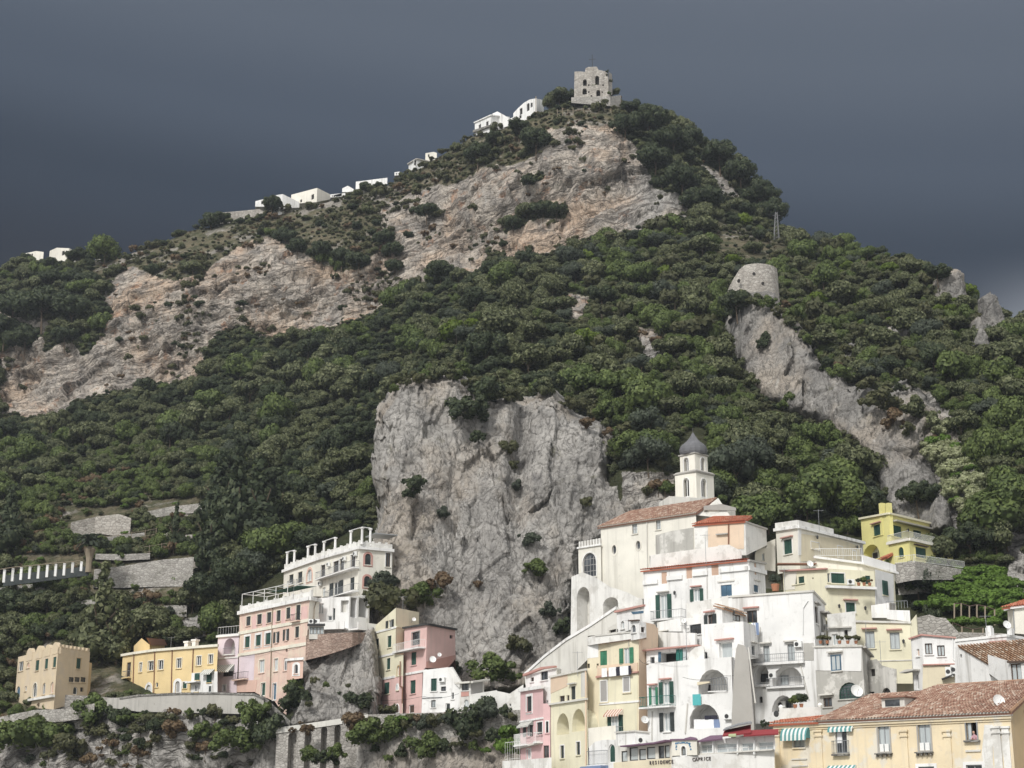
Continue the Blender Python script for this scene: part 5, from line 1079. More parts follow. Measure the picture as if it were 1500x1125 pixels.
# ================= church =================
h = House('church', 'big cream church with a tiled roof and oval windows at the foot of the crag', 'church', 'church_cream', Z5)
a, = h.chain([(225, 640, 1040, 208), (748, 562, 1040, None)], 9)
for x0, y0, x1, y1 in ((398, 628, 427, 682), (528, 606, 555, 659)): h.w(a, 'gc', x0, y0, x1, y1, surr='pale_cream', grid=1, mull=False, fr='grey_blind')
for cx_, cy_, rx0, ry0 in ((299, 770, 12, 26), (431, 745, 12, 25)):
    u0, z0_, u1, z1_ = h.rect(a, cx_-rx0, cy_-ry0, cx_+rx0, cy_+ry0); o = [((u0+u1)/2+(u1-u0)/2*math.cos(6.283*k/14), (z0_+z1_)/2+(z1_-z0_)/2*math.sin(6.283*k/14)) for k in range(14)]
    a.holes.append((o, 0.35)); m = MB(); m.ring(a, grow(o, 0.01), grow(o, -0.1), -0.3, -0.2); wo = m.build('oval_window', 'grey_blind', h.root); m = MB(); m.prism(a, grow(o, -0.03), -0.38, -0.3); m.build('pane', 'glass', wo); m = MB(); m.ring(a, grow(o, 0.22), o, 0, 0.04); m.build('surround', 'pale_cream', wo)
h.slab(a, [(528, 690), (610, 668), (735, 648), (735, 790), (528, 795)], 'ruin_grey', 0.06, 'bare_wall', label='grey patch of wall stripped of its plaster')
h.w(a, 'x', 570, 752, 588, 790, base=0.07)
h.roofcap(a, 5.2, 2.6, 0.35, 'terracotta', trim=(1.5, 0.5)); h.cornice(a, 0.25, 0.22, 'pale_cream'); h.pipe(a, [(480, 610), (484, 870)], 0.08, 'old_white')
m = MB(); q = [a.P(a.L, a.zt[0]-0.4, 0.0), a.P(a.L, a.zt[0]+2.6, -5.2), a.P(a.L+3.4, a.zt[0]-0.9, -3.0)]; m.face(q); m.face([p+Vector((0, 0.4, 0)) for p in q[::-1]]); m.build('gable', 'old_white', h.root); h.done()
h = House('church_bay', 'cream side bay of the church with a tall arched glass window and merlons', 'church', 'church_cream', Z5)
a, = h.chain([(102, 757, 1000, 210.5), (226, 738, 1000, 207.6)], 5); h.w(a, 'g', 127, 786, 200, 920, True, grid=3, mull=False, fr='grey_blind', surr='white_worn', sgrow=0.2)
for k in range(8): m = MB(); u = a.L*(k+0.15)/8; m.box(a, u, a.zt[0], u+a.L/8*0.55, a.zt[0]+0.75, -0.35, 0.0); m.build('merlon', 'white_worn', h.root)
h.cornice(a, 0.2, 0.2, 'white'); h.done()
h = House('church_stair', 'pale stepped stairway on two arches climbing to the church', 'stair', 'white_worn', ZH)
a, = h.chain([(40, 480, 1000, 204.5), (620, 690, 760, 194)], 3, polys={0: [(33, 975), (40, 478), (130, 440), (235, 480), (360, 560), (500, 605), (585, 650), (625, 655), (628, 730), (412, 748), (300, 815), (200, 890), (100, 955)]})
h.loggia(a, 85, 560, 190, 950, 1.8, 'old_white'); h.loggia(a, 300, 645, 425, 815, 2.2, 'old_white', rise=0.9); h.done()
h = House('stair_wall', 'long sloping white wall of the stairway running down left from the church', 'wall', 'old_white', ZH)
a, = h.chain([(-350, 1100, 1340, 204), (620, 690, 830, 193)], 3, polys={0: [(-340, 1370), (-345, 1290), (-180, 1140), (0, 1003), (200, 884), (410, 742), (628, 722), (640, 830), (420, 940), (175, 965), (172, 1160), (60, 1270), (-120, 1300)]}); 
m = MB(); L = [h.hit(a, *p) for p in ((-345, 1290), (-180, 1140), (0, 1003), (200, 884), (410, 742))]
for p, q in zip(L[:-1], L[1:]): m.prism(a, [(p[0], p[1]-0.05), (q[0], q[1]-0.05), (q[0], q[1]+0.3), (p[0], p[1]+0.3)], -0.5, 0.15)
m.build('coping', 'white', h.root); h.done()
# bell tower
tw = at(1019.5, 697, 212); h = House('bell_tower', 'cream bell tower with twin arched openings and a grey onion dome', 'bell tower', 'pale_cream', Z5)
a, b = h.chain([(632, 366, 500, 214), (748, 344, 500, 211.6), (845, 366, 500, None)], 0.1)
h.blocks[-1] = (h.blocks[-1][0], h.blocks[-1][1], 3.4)
def bifora(f, x0, y0, x1, y1):
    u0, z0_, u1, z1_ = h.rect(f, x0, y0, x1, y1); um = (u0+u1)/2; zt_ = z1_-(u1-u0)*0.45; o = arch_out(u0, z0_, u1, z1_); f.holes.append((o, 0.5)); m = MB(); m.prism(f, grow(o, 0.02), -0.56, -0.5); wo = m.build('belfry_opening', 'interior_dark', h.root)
    m = MB(); m.lathe(f.P(um, z0_, -0.2), [(0.10, 0), (0.07, 0.2), (0.07, zt_-z0_), (0.14, zt_-z0_+0.1)], 6); k = 6
    hd = [(u0, zt_)] + [((u0+um)/2-(um-u0)/2*math.cos(math.pi*i/k)*0.92, zt_+(um-u0)/2*math.sin(math.pi*i/k)) for i in range(k+1)] + [((um+u1)/2-(u1-um)/2*math.cos(math.pi*i/k)*0.92, zt_+(u1-um)/2*math.sin(math.pi*i/k)) for i in range(k+1)] + [(u1, zt_)] + o[2:]
    hd2 = hd[:2*k+4]+[p for p in o[2:] if p[1] > zt_]; m.build('mullion_column', 'white', wo)
    vs, fc = cdt_faces(hd2, []); m = MB(); m.v += [f.P(v[0], v[1], -0.25) for v in vs]; m.uc += [0.0]*len(vs); m.f += [tuple(t) for t in fc]; m.build('tracery', 'white', wo)
    m = MB(); m.ring(f, grow(o, 0.12), o, 0, 0.05); m.build('surround', 'white', wo)
bifora(a, 680, 376, 711, 478); bifora(b, 777, 380, 806, 480)
pts = h.blocks[0][0]; c0 = Vector((sum(p[0] for p in (pts[0], pts[2]))/2, (pts[0][1]+pts[2][1])/2, 0)); s0 = (Vector((*pts[1][:2], 0))-c0); z1_ = pts[1][3]
def sq_ring(c, s, z, k): return [c + (s*k if i % 2 == 0 else Vector((-s.y, s.x, 0))*k)*(1 if i < 2 else -1) + Vector((0, 0, z)) for i in (0, 1, 2, 3)]
def frustum(levels, nm, mat, n=4):
    m = MB()
    for (k0, z0_), (k1, z2_) in zip(levels[:-1], levels[1:]):
        A, B = sq_ring(c0, s0, z0_, k0), sq_ring(c0, s0, z2_, k1)
        for i in range(4): j = (i+1) % 4; m.face([A[i], A[j], B[j], B[i]])
    m.face(sq_ring(c0, s0, levels[-1][1], levels[-1][0])); return m.build(nm, mat, h.root)
frustum([(0.70, z1_-12), (0.70, z1_-0.02)], 'tower_body', 'pale_cream'); frustum([(1.02, z1_-0.05), (1.13, z1_+0.08), (1.16, z1_+0.22), (1.0, z1_+0.45)], 'cornice', 'grey_plaster')
zu = CAMZ+elev2(1016, 600+240/3.75)*212; 
# upper stage: a smaller square with its own openings
P0, P1, P2 = [c0+s_*0.76 for s_ in (Vector((s0.y, -s0.x, 0))*1.0, s0, Vector((-s0.y, s0.x, 0)))]
if P0.x > P2.x: P0, P2 = P2, P0
ua, ub = Face((P0.x, P0.y), (P1.x, P1.y)), Face((P1.x, P1.y), (P2.x, P2.y))
for f in (ua, ub): f.poly = [(0, z1_+0.4), (f.L, z1_+0.4), (f.L, zu), (0, zu)]; f.simple = True; f.zt = (zu, zu); f.zb = z1_; h.faces.append(f)
h.blocks.append(([(P0.x, P0.y, z1_+0.4, zu), (P1.x, P1.y, z1_+0.4, zu), (P2.x, P2.y, z1_+0.4, zu)], [ua, ub], 2.6))
bifora(ua, 682, 264, 708, 346); bifora(ub, 774, 264, 797, 346)
frustum([(0.76, zu-0.05), (0.86, zu+0.05), (0.86, zu+0.2), (0.6, zu+0.3)], 'upper_cornice', 'grey_plaster')
zd = zu+0.2; zt_ = CAMZ+elev2(1016, 600+108/3.75)*212; R = 1.90; H_ = zt_-zd
m = MB(); prof = [(R*0.90, 0), (R*0.98, H_*0.10), (R*1.0, H_*0.22), (R*0.95, H_*0.34), (R*0.78, H_*0.46), (R*0.52, H_*0.58), (R*0.34, H_*0.70), (R*0.22, H_*0.80), (R*0.12, H_*0.90), (R*0.04, H_)]
m.lathe(c0+Vector((0, 0, zd)), prof, 16); m.build('onion_dome', 'lead_grey', h.root, True)
m = MB()
for i in range(8):
    an = 6.283*i/8
    for (r0, h0), (r1, h1) in zip(prof[:-1], prof[1:]): m.tube(c0+Vector((r0*math.cos(an), r0*math.sin(an), zd+h0)), c0+Vector((r1*math.cos(an), r1*math.sin(an), zd+h1)), 0.035, 4)
m.tube(c0+Vector((0, 0, zt_)), c0+Vector((0, 0, zt_+0.7)), 0.03, 4); m.build('dome_ribs', 'lead_grey', h.root); h.done()
h = House('bell_tower_plinth', 'rounded weathered plinth under the bell tower', 'plinth', 'old_white', Z5); a, b, c = h.chain([(545, 510, 560, 211), (600, 475, 560, 208), (715, 482, 560, 207.5), (850, 490, 560, 209)], 6); h.done()
h = House('apse', 'rounded cream apse of the church with a porthole window', 'church', 'church_cream', Z5)
a, b, c = h.chain([(742, 560, 640, 201), (800, 545, 640, 199), (880, 545, 640, 199.5), (965, 555, 640, 204)], 5); u, z = h.hit(b, 806, 567)
o = [(u+0.35*math.cos(6.283*k/12), z+0.35*math.sin(6.283*k/12)) for k in range(12)]; b.holes.append((o, 0.3)); m = MB(); m.prism(b, grow(o, 0.02), -0.35, -0.3); m.build('porthole', 'glass', h.root)
h.slab(b, [(790, 530), (885, 520), (965, 540), (965, 556), (790, 552)], 'grey_plaster', 0.2, 'roof'); h.done()
h = House('sacristy', 'old peach and white house with a red sheet roof below the church apse', 'house', 'white_worn', Z5)
a, b = h.chain([(738, 633, 800, 196), (1018, 613, 800, 193), (1134, 652, 745, 198)], 6); h.slab(a, [(815, 628), (1012, 616), (1012, 765), (815, 775)], 'peach', 0.04)
h.w(a, 'gc', 876, 698, 915, 744, sh='blue_shutter', lint='grey_plaster'); h.w(a, 'x', 826, 735, 836, 747); h.w(a, 'x', 980, 731, 989, 743); h.pipe(a, [(929, 628), (929, 740)], 0.1, 'rust_pipe')
h.tiles([a.P(-0.2, a.zt[0], 0.3), a.P(a.L+0.1, a.zt[1], 0.3), a.P(a.L, a.zt[1]+1.1, -2.8), a.P(1.6, a.zt[0]+1.4, -3.0)], 'red_tile'); h.cornice(b, 0.2, 0.15, 'grey_plaster'); h.done()
h = House('terrace_parapet', 'long weathered terrace parapet above the red roof edge of the white palazzo', 'wall', 'white_worn', Z5); a, = h.chain([(495, 810, 905, 192), (995, 752, 850, 186)], 4, polys={0: [(495, 875), (498, 800), (930, 742), (1000, 778), (1000, 850)]}); h.done()
# ================= right-hand town =================
ZK, ZM, ZN, ZO = (6.818, 1100, 740), (9.375, 850, 870), (6.25, 0, 250), (3.75, 300, 200)
h = House('white_palazzo', 'tall white palazzo with three bricked-up attic windows and a red tile edge below the church', 'house', 'white', ZC)
a, b = h.chain([(165, 118, 900, 191.5), (1320, 0, 560, None), (1500, 32, 500, 187)], 7)
for x0, y0, x1, y1 in ((360, 127, 433, 270), (632, 72, 710, 213), (908, 27, 1000, 178)): h.w(a, 'b', x0, y0, x1, y1, depth=0.12, sill=False)
h.w(b, 'b', 1388, 30, 1415, 170, depth=0.12, sill=False)
for x0, x1, y in ((168, 330, 248), (430, 600, 198), (712, 880, 152), (1010, 1320, 106)): h.band(a, y, 0.5, 0.22, 'white', x=(x0, x1))
h.band(b, 108, 0.5, 0.22, 'white', xa=1380, u=None)
h.band(a, 235, 0.18, 0.12, 'old_white', x=(985, 1170)); h.band(b, 225, 0.18, 0.12, 'old_white', x=(1380, 1450))
h.w(a, 'oc', 307, 382, 480, 642, lint='grey_plaster'); h.w(a, 'oc', 683, 320, 828, 456, lint='dark_pink'); h.w(a, 's', 1020, 275, 1140, 400, sh='blue_shutter'); h.w(b, 's', 1383, 278, 1433, 358, sh='blue_shutter')
h.balcony(a, 285, 640, 655, 1.0, 1.0, 'white'); h.pipe(a, [(868, 0), (872, 430)], 0.05, 'old_white'); h.lamp(a, 525, 375)
h.tiles([a.P(-0.2, a.zt[0]+0.02, 0.35), a.P(a.L, a.zt[1]+0.02, 0.35), a.P(a.L-1.2, a.zt[1]+0.5, -3), a.P(1.2, a.zt[0]+0.5, -3)], 'red_tile'); h.cornice(b, 0.2, 0.25, 'grey_plaster'); h.done()
h = House('blue_fringe_house', 'small white house with a blue painted fringe under its roof and an arched window', 'house', 'white', ZM)
a, = h.chain([(500, 235, 560, 188), (880, 150, 420, 184)], 4); h.w(a, 'gc', 562, 372, 606, 478, True, surr='white'); h.slab(a, [(700, 246), (870, 232), (870, 262), (725, 280)], 'blue_shutter', 0.04, 'painted_fringe'); h.cornice(a, 0.2, 0.3, 'dark_pink'); h.done()
h = House('stair_hut', 'little grey lean-to under the stairway beside the blue fringed house', 'shed', 'old_white', ZM); a, = h.chain([(375, 470, 560, 186), (500, 400, 545, 184)], 2); h.w(a, 'x', 395, 490, 490, 530); h.done()
h = House('cream_house', 'cream house with a white parapet and green shuttered corner window below the yellow villa', 'house', 'pale_cream', ZK)
a, b = h.chain([(248, 235, 690, 199), (468, 205, 640, 195.5), (1118, 365, 560, None)], 7)
h.slab(b, [(500, 285), (850, 335), (1088, 408), (1088, 560), (500, 560)], 'butter', 0.03); 
for f in (a, b): h.cornice(f, 0.35, 0.3, 'white')
m = MB(); m.prism(a, [(0, a.zt[0]), (a.L, a.zt[1]), (a.L, a.zt[1]+0.7), (0, a.zt[0]+0.7)], -0.3, 0.1); m.prism(b, [(0.05, b.zt[0]), (b.L*0.53, b.zt[0]), (b.L*0.53, b.zt[0]+0.7), (0.05, b.zt[0]+0.7)], -0.3, 0.1); m.build('parapet', 'white_worn', h.root)
h.w(a, 's', 330, 342, 411, 488, surr='white', lint='dark_pink'); h.w(b, 'gc', 600, 372, 678, 440, surr='white'); h.w(b, 'gc', 866, 412, 914, 528, surr='white'); h.w(b, 'gc', 1014, 458, 1050, 545, surr='white'); h.slab(b, [(470, 232), (500, 238), (500, 500), (470, 500)], 'white', 0.05, 'pilaster')
h.lamp(b, 640, 330); h.lamp(b, 1040, 430); h.pipe(b, [(1095, 400), (1100, 480)], 0.07, 'grey_metal'); h.done()
h = House('curved_gable_house', 'small cream house with a curved gable between white palazzo and cream house', 'house', 'pale_cream', ZK)
a, = h.chain([(40, 440, 700, 199), (245, 330, 640, 200)], 4, polys={0: [(40, 640), (40, 480), (90, 400), (150, 375), (245, 335), (245, 660)]}); h.w(a, 'gc', 113, 483, 136, 556); h.w(a, 'gc', 238, 412, 246, 540, sill=False); h.done()
h = House('butter_house', 'pale yellow house with a wide green shuttered window over a planted ledge', 'house', 'pale_yellow', ZK)
a, b, c = h.chain([(318, 652, 1000, 191.5), (752, 632, 1160, 186.5), (1230, 660, 1160, 188), (1430, 690, 1100, 192)], 7)
h.slab(a, [(330, 650), (460, 645), (440, 840), (335, 850)], 'pale_cream', 0.03); h.slab(c, [(1240, 640), (1425, 690), (1425, 1010), (1240, 1000)], 'white', 0.03)
h.w(a, 's', 418, 695, 456, 792); h.w(a, 's', 476, 712, 532, 780); h.w(a, 'x', 610, 722, 626, 736); h.w(b, 's', 800, 680, 934, 780, surr='white'); h.w(b, 'g', 765, 678, 790, 770); h.w(b, 's', 1143, 704, 1194, 790); h.w(c, 's', 1312, 757, 1358, 898, base=0.03)
h.balcony(b, 740, 1230, 815, 0.7, 0.3, 'white', None, 0.3); h.w(b, 's', 948, 972, 1040, 1078, surr='white', lint='dark_pink'); h.lamp(b, 870, 1020); h.lamp(b, 1130, 1040); h.ac(b, 985, 770); h.cornice(a, 0.15, 0.4, 'dark_pink'); h.done()
h = House('roof_terrace', 'pale attic with a white terrace parapet and railing on the pale yellow house', 'terrace', 'pale_cream', ZK)
a, b = h.chain([(640, 512, 650, 190), (1108, 575, 680, 190), (1440, 672, 760, 193)], 5)
for f in (a, b): h.cornice(f, 0.25, 0.4, 'white')
h.parapet(a, 0.9, 'white_paint', 0.2); m = MB(); m.prism(b, [(0, b.zt[0]), (b.L, b.zt[1]), (b.L, b.zt[1]+0.9), (0, b.zt[0]+0.9)], 0.0, 0.2); m.build('parapet', 'white', h.root)
m = MB(); u, z = h.hit(a, 600, 590); m.box(a, u-4, z, a.L*0.02, z+0.12, -1, 0.3); m.build('lean_to_roof', 'terracotta', h.root); h.dish(a, 585, 590, 0.5, 0.3); h.done()
h = House('white_stair_block', 'small white stepped block with a hatch at the right foot of the pale yellow house', 'house', 'white', ZK); a, b = h.chain([(1200, 1000, 1125, 181), (1380, 975, 1125, 180), (1440, 985, 1100, 182)], 3); h.cornice(b, 0.15, 0.1, 'grey_plaster'); h.slab(b, [(1382, 990), (1436, 1000), (1436, 1060), (1382, 1060)], 'grey_plaster', 0.04); h.done()

h = House('yellow_villa', 'bright lemon yellow villa with two chimneys and green shutters at the forest edge', 'villa', 'lemon', Z6)
a, b = h.chain([(603, 220, 490, 231), (757, 192, 460, 224.5), (980, 245, 420, None)], 7)
for f in (a, b): h.cornice(f, 0.25, 0.3, 'pale_yellow')
h.w(a, 's', 673, 258, 714, 318, surr='lemon', lint='dark_pink'); h.loggia(a, 615, 366, 706, 450, 1.6, 'white'); h.w(b, 's', 783, 263, 828, 326); h.w(b, 's', 893, 290, 937, 330)
h.w(a, 'd', 670, 407, 703, 449, base=-1.55, sh='cloth_dark')
m = MB(); p = [h.hit(b, 775, 237), h.hit(b, 983, 275)]; m.prism(b, [(p[0][0], p[0][1]-0.1), (p[1][0], p[0][1]-0.1), (p[1][0], p[0][1]+0.12), (p[0][0], p[0][1]+0.12)], 0, 0.8); m.build('eave', 'grey_plaster', h.root)
for x in (720, 757): m = MB(); u, z = h.hit(a, x, 140, -0.3); z0_ = h.hit(a, x, 205, -0.3)[1]; m.box(a, u-0.3, z0_-3, u+0.3, z, -0.6, 0.08); m.build('chimney', 'lemon', h.root)
h.lamp(b, 853, 292); h.done()
h = House('yellow_villa_wing', 'lower terraced wing of the lemon yellow villa with an arched green window', 'villa', 'lemon', Z6)
a, b = h.chain([(755, 355, 480, 222), (868, 332, 480, 218), (1106, 386, 500, None)], 5)
for f in (a, b): h.cornice(f, 0.35, 0.3, 'pale_cream'); h.parapet(f, 0.95, 'white_paint', 0.1)
h.w(a, 's', 811, 380, 840, 436, True, surr='lemon'); h.w(b, 's', 904, 384, 962, 440, surr='lemon', lint='dark_wood'); h.w(b, 's', 1014, 408, 1057, 481, surr='lemon'); h.lamp(b, 990, 403)
h.tiles([a.P(-1.6, a.zt[0]-2.4, 0.9), a.P(0.6, a.zt[0]-2.2, 0.9), a.P(0.9, a.zt[0]-1.6, 0.02), a.P(-1.2, a.zt[0]-1.8, 0.02)], 'red_tile', name='porch_roof'); h.done()
h = House('stone_terrace_wall', 'grey rubble terrace wall with a white railing under the lemon yellow villa', 'wall', 'rubble_stone', Z6)
a, b = h.chain([(790, 470, 580, 214.5), (900, 458, 560, 213), (1180, 505, 560, 219)], 4)
for f in (a, b): h.parapet(f, 0.95, 'white_paint', -0.15)
h.done()
h = House('two_window_house', 'cream house with two grey framed windows under red lintels and a white roof terrace', 'house', 'pale_yellow', Z6)
a, b, c = h.chain([(540, 783, 1130, 174), (875, 791, 1130, 172), (908, 750, 1130, 172.3), (912, 752, 1100, 176)], 6, polys={0: [(545, 1130), (540, 783), (875, 791), (890, 1130)]})
for x0, y0, x1, y1 in ((628, 843, 680, 936), (764, 849, 818, 941)): h.w(a, 'gc', x0, y0, x1, y1, fr='grey_metal', lint='dark_pink')
h.cornice(a, 0.2, 0.2, 'old_white'); h.pipe(a, [(536, 785), (548, 810), (552, 900)], 0.09, 'grey_metal'); m = MB(); m.prism(a, [(a.L*0.62, a.zt[0]+0.03), (a.L, a.zt[1]+0.03), (a.L, a.zt[1]+1.25), (a.L*0.62, a.zt[0]+1.0)], -0.5, -0.2); m.build('parapet', 'white', h.root); h.lamp(a, 840, 905); h.band(a, 1002, 0.12, 0.08, 'old_white', xa=840)
m = MB()
for k in range(8): p = a.P(a.L*(0.62+0.05*k), a.zt[0]+1.1, -0.3); m.tube(p, p+Vector((0, 0, 0.8)), 0.02, 3)
m.tube(a.P(a.L*0.62, a.zt[0]+1.9, -0.3), a.P(a.L*0.97, a.zt[0]+1.9, -0.3), 0.025, 4); m.build('railing', 'grey_metal', h.root); h.done()
h = House('twin_window_house', 'white house with two dark windows and a red tile edge right of the cream house', 'house', 'white', ZF)
a, b = h.chain([(255, 412, 985, 167.5), (378, 368, 985, 166), (740, 402, 985, 165)], 6)
for f in (a, b): h.cornice(f, 0.14, 0.22, 'dark_pink')
h.w(a, 'b', 322, 530, 350, 608); h.w(b, 'gc', 413, 468, 493, 588, fr='dark_wood'); h.w(b, 'gc', 547, 490, 630, 608, fr='dark_wood'); h.slab(b, [(390, 705), (738, 722), (738, 985), (386, 985)], 'butter', 0.10, 'ground_floor'); h.band(b, 702, 0.12, 0.35, 'dark_pink', x=(388, 738))
h.w(b, 'x', 540, 765, 662, 965, True, base=0.1); h.w(a, 'd', 318, 818, 345, 972, sh='grey_blind'); h.slab(a, [(205, 790), (270, 760), (360, 752), (360, 768), (205, 800)], 'old_white', 0.9, 'porch_roof')
for x, y in ((680, 782), (737, 760)): h.ac(b, x, y, 0.35, 0.75, 0.95)
h.slab(b, [(600, 860), (742, 805), (742, 818), (600, 874)], 'dark_metal', 0.8, 'awning_frame', 0.1); h.pipe(b, [(718, 410), (722, 640), (745, 665)], 0.06); h.done()
h = House('tiled_gable_house', 'white house with a sloping terracotta roof and a blank gable wall above the yellow front', 'house', 'white', ZF)
a, b = h.chain([(745, 512, 985, 158), (1258, 798, 985, 152), (1500, 812, 985, 150)], 5, polys={0: [(745, 985), (742, 512), (800, 500), (1258, 798), (1340, 800), (1340, 985)]})
h.w(a, 'x', 795, 588, 818, 628); u, z = h.hit(a, 800, 505); u2, z2 = h.hit(a, 1340, 800)
e0_, r0_ = a.P(u2+0.1, z2-0.25, 0.25), a.P(u-0.15, z+0.10, 0.25); Dv = (a.U*0.94-a.N*0.34)*11; h.tiles([e0_, e0_+Dv, r0_+Dv, r0_], 'pale_terracotta', 0.34)
h.slab(a, [(1255, 805), (1340, 800), (1340, 985), (1255, 985)], 'pink', 0.04, 'pink_corner'); h.done()
h = House('dormer', 'white dormer with a tall dark door window in the terracotta roof', 'dormer', 'white', ZF)
a, b = h.chain([(1100, 590, 800, 151), (1345, 665, 985, 147), (1500, 660, 985, 146)], 4); h.w(b, 'gc', 1357, 690, 1475, 925, fr='dark_wood'); h.cornice(b, 0.15, 0.3, 'dark_wood'); h.done()
h = House('flat_roof_house', 'long low white house with a chimney and a flat roof at the right edge', 'house', 'white', ZF)
a, b = h.chain([(738, 428, 700, 172), (1305, 368, 700, 168), (1500, 402, 700, 170)], 6)
for f in (a, b): h.cornice(f, 0.25, 0.12, 'white')
h.w(a, 'g', 1160, 480, 1292, 560, fr='dark_wood', lint='dark_pink'); h.w(b, 's', 1408, 465, 1455, 545, sh='dark_shutter'); m = MB(); u, z = h.hit(a, 1108, 285, -1); z0_ = h.hit(a, 1108, 380, -1)[1]; m.box(a, u-0.3, z0_-0.4, u+0.3, z-0.1, -1.6, -0.9); m.box(a, u-0.22, z-0.1, u+0.22, z+0.1, -1.5, -1.0); m.build('chimney', 'white', h.root); h.dish(a, 1322, 268, 0.55, -0.5); m = MB(); p = a.P(*h.hit(a, 1322, 380), -0.5); m.box(a, h.hit(a, 1322, 300)[0]-0.25, a.zt[1]-0.1, h.hit(a, 1322, 300)[0]+0.25, h.hit(a, 1322, 300)[1], -0.9, -0.3); m.build('pillar', 'white', h.root); h.done()
h = House('edge_house', 'cream house with a red hipped roof cut off by the right edge of the picture', 'house', 'pale_cream', ZF)
a, b = h.chain([(1315, 90, 360, 181), (1380, 72, 360, 178), (1640, 40, 380, 176)], 6)
for f in (a, b): h.cornice(f, 0.2, 0.35, 'white')
h.tiles([b.P(-1.2, b.zt[0]+0.05, 0.4), b.P(b.L, b.zt[1]+0.05, 0.4), b.P(b.L, b.zt[1]+2.0, -4), b.P(3.0, b.zt[0]+1.9, -4)], 'red_tile'); h.pipe(b, [(1385, 80), (1400, 330)], 0.06, 'grey_metal'); h.done()

# ---- the white cluster in the middle
h = House('tall_white_block', 'tall plain white block with a parapet and three arcades above the yellow front', 'house', 'white', ZD)
a, b = h.chain([(-60, 98, 1500, 173), (826, 36, 1500, 168), (962, 182, 1300, 176)], 8)
for f in (a, b): h.cornice(f, 0.18, 0.15, 'old_white')
h.w(a, 'g', 105, 256, 218, 405, fr='dark_wood', lint='dark_pink'); h.balcony(a, 70, 222, 500, 1.0, 1.5, 'white', None)
for x0, x1, y0, y1 in ((287, 355, 645, 826), (553, 632, 626, 812)): h.w(a, 'gc', x0, y0, x1, y1, fr='grey_metal', lint='old_white')
h.ac(a, 680, 630); h.w(a, 'gc', 158, 645, 192, 732, fr='grey_metal', lint='old_white'); h.w(b, 'g', 856, 216, 886, 402, fr='dark_wood', lint='grey_plaster'); h.ac(b, 955, 445); h.ac(b, 915, 535); h.slab(b, [(905, 262), (985, 325), (985, 340), (905, 280)], 'grey_plaster', 0.9, 'porch_roof')
h.balcony(a, 190, 745, 826, 0.5, 0.85, 'white', 'grey_metal', 0.25)
h.loggia(a, 195, 862, 352, 1066, 1.6, 'white', rise=1.2); h.loggia(a, 382, 868, 712, 1080, 1.6, 'white', rise=1.5)
h.w(a, 'g', 262, 955, 348, 1042, base=-1.55, fr='dark_metal'); h.w(a, 'gc', 484, 972, 566, 1078, base=-1.55, fr='grey_metal'); h.ac(a, 400, 972, -0.4); h.balcony(a, 200, 360, 1080, 0.3, 0.4, 'white', None); h.balcony(a, 330, 745, 1092, 0.35, 0.9, 'white', 'grey_metal')
h.loggia(a, 372, 1188, 640, 1370, 1.8, 'white', rise=2.0); h.w(a, 'g', 540, 1245, 595, 1330, base=-1.7, fr='dark_metal'); h.w(a, 'x', 243, 1200, 278, 1272, True); h.ac(a, 500, 1290, -1.5)
h.slab(a, [(728, 615), (842, 612), (842, 805), (728, 805)], 'ruin_grey', 0.04, 'bare_wall'); h.pipe(a, [(780, 150), (725, 232), (725, 520)], 0.06); h.pipe(a, [(690, 830), (790, 1240)], 0.07, 'old_white'); h.pipe(a, [(255, 440), (250, 620)], 0.05, 'old_white'); h.done()
h = House('white_corner_house', 'white house with a tiled lean-to and brown window in front of the tall white block', 'house', 'white', ZC)
a, b = h.chain([(802, 552, 1075, 171.5), (1030, 520, 1070, 169), (1262, 555, 1070, 172)], 5); h.w(a, 'o', 840, 600, 973, 720, sh='dark_shutter', lint='dark_pink', fr='dark_wood'); h.w(b, 'gc', 1150, 606, 1232, 675, fr='dark_wood', depth=0.1)
h.tiles([b.P(-0.2, b.zt[0]-0.1, 0.45), b.P(b.L, b.zt[1]-0.5, 0.45), b.P(b.L, b.zt[1]+0.2, -1), b.P(0, b.zt[0]+0.4, -1)], 'pale_terracotta'); h.lamp(b, 1130, 595); h.done()
h = House('white_bay', 'plain white bay with a recessed curtained window below the white corner house', 'house', 'white', ZC)
a, b = h.chain([(806, 712, 1110, 170), (1266, 678, 1100, 166), (1440, 735, 1080, 172)], 5); h.w(a, 'gc', 1000, 905, 1145, 1075, lint='dark_pink', depth=0.5, mull=False); h.w(a, 'g', 835, 1015, 870, 1090); h.w(b, 'g', 1358, 942, 1395, 1050, fr='grey_metal', lint='old_white'); h.done()
h = House('terrace_block', 'weathered grey terrace wall under the windows of the white palazzo', 'wall', 'white_worn', ZC); a, b = h.chain([(640, 478, 830, 176), (1030, 415, 560, 172), (1100, 390, 560, 172)], 4); h.done()
h = House('glazed_balcony_house', 'low white house with a dark barred window band left of the white bay', 'house', 'white', ZC)
a, = h.chain([(320, 655, 1030, 178), (810, 560, 1030, 173)], 5, polys={0: [(320, 1000), (318, 690), (465, 660), (600, 640), (810, 640), (810, 1030)]}); h.w(a, 'g', 676, 708, 803, 818, fr='dark_metal', grid=4, mull=False); h.w(a, 'gc', 630, 748, 645, 808); h.w(a, 'g', 652, 748, 666, 780); h.w(a, 'x', 374, 815, 392, 900); h.slab(a, [(465, 672), (605, 645), (605, 790), (465, 790)], 'white', 0.3, 'white_box'); h.slab(a, [(320, 790), (460, 770), (460, 782), (320, 802)], 'old_white', 0.4, 'ledge'); h.dish(a, 620, 670, 0.4)
h.slab(a, [(392, 800), (800, 812), (802, 985), (392, 985)], 'white', 0.9, 'terrace_parapet', 0.6); h.done()
h = House('veranda_cafe', 'white roofed terrace room with teal glass shutters open on a dark interior', 'veranda', 'white', ZC)
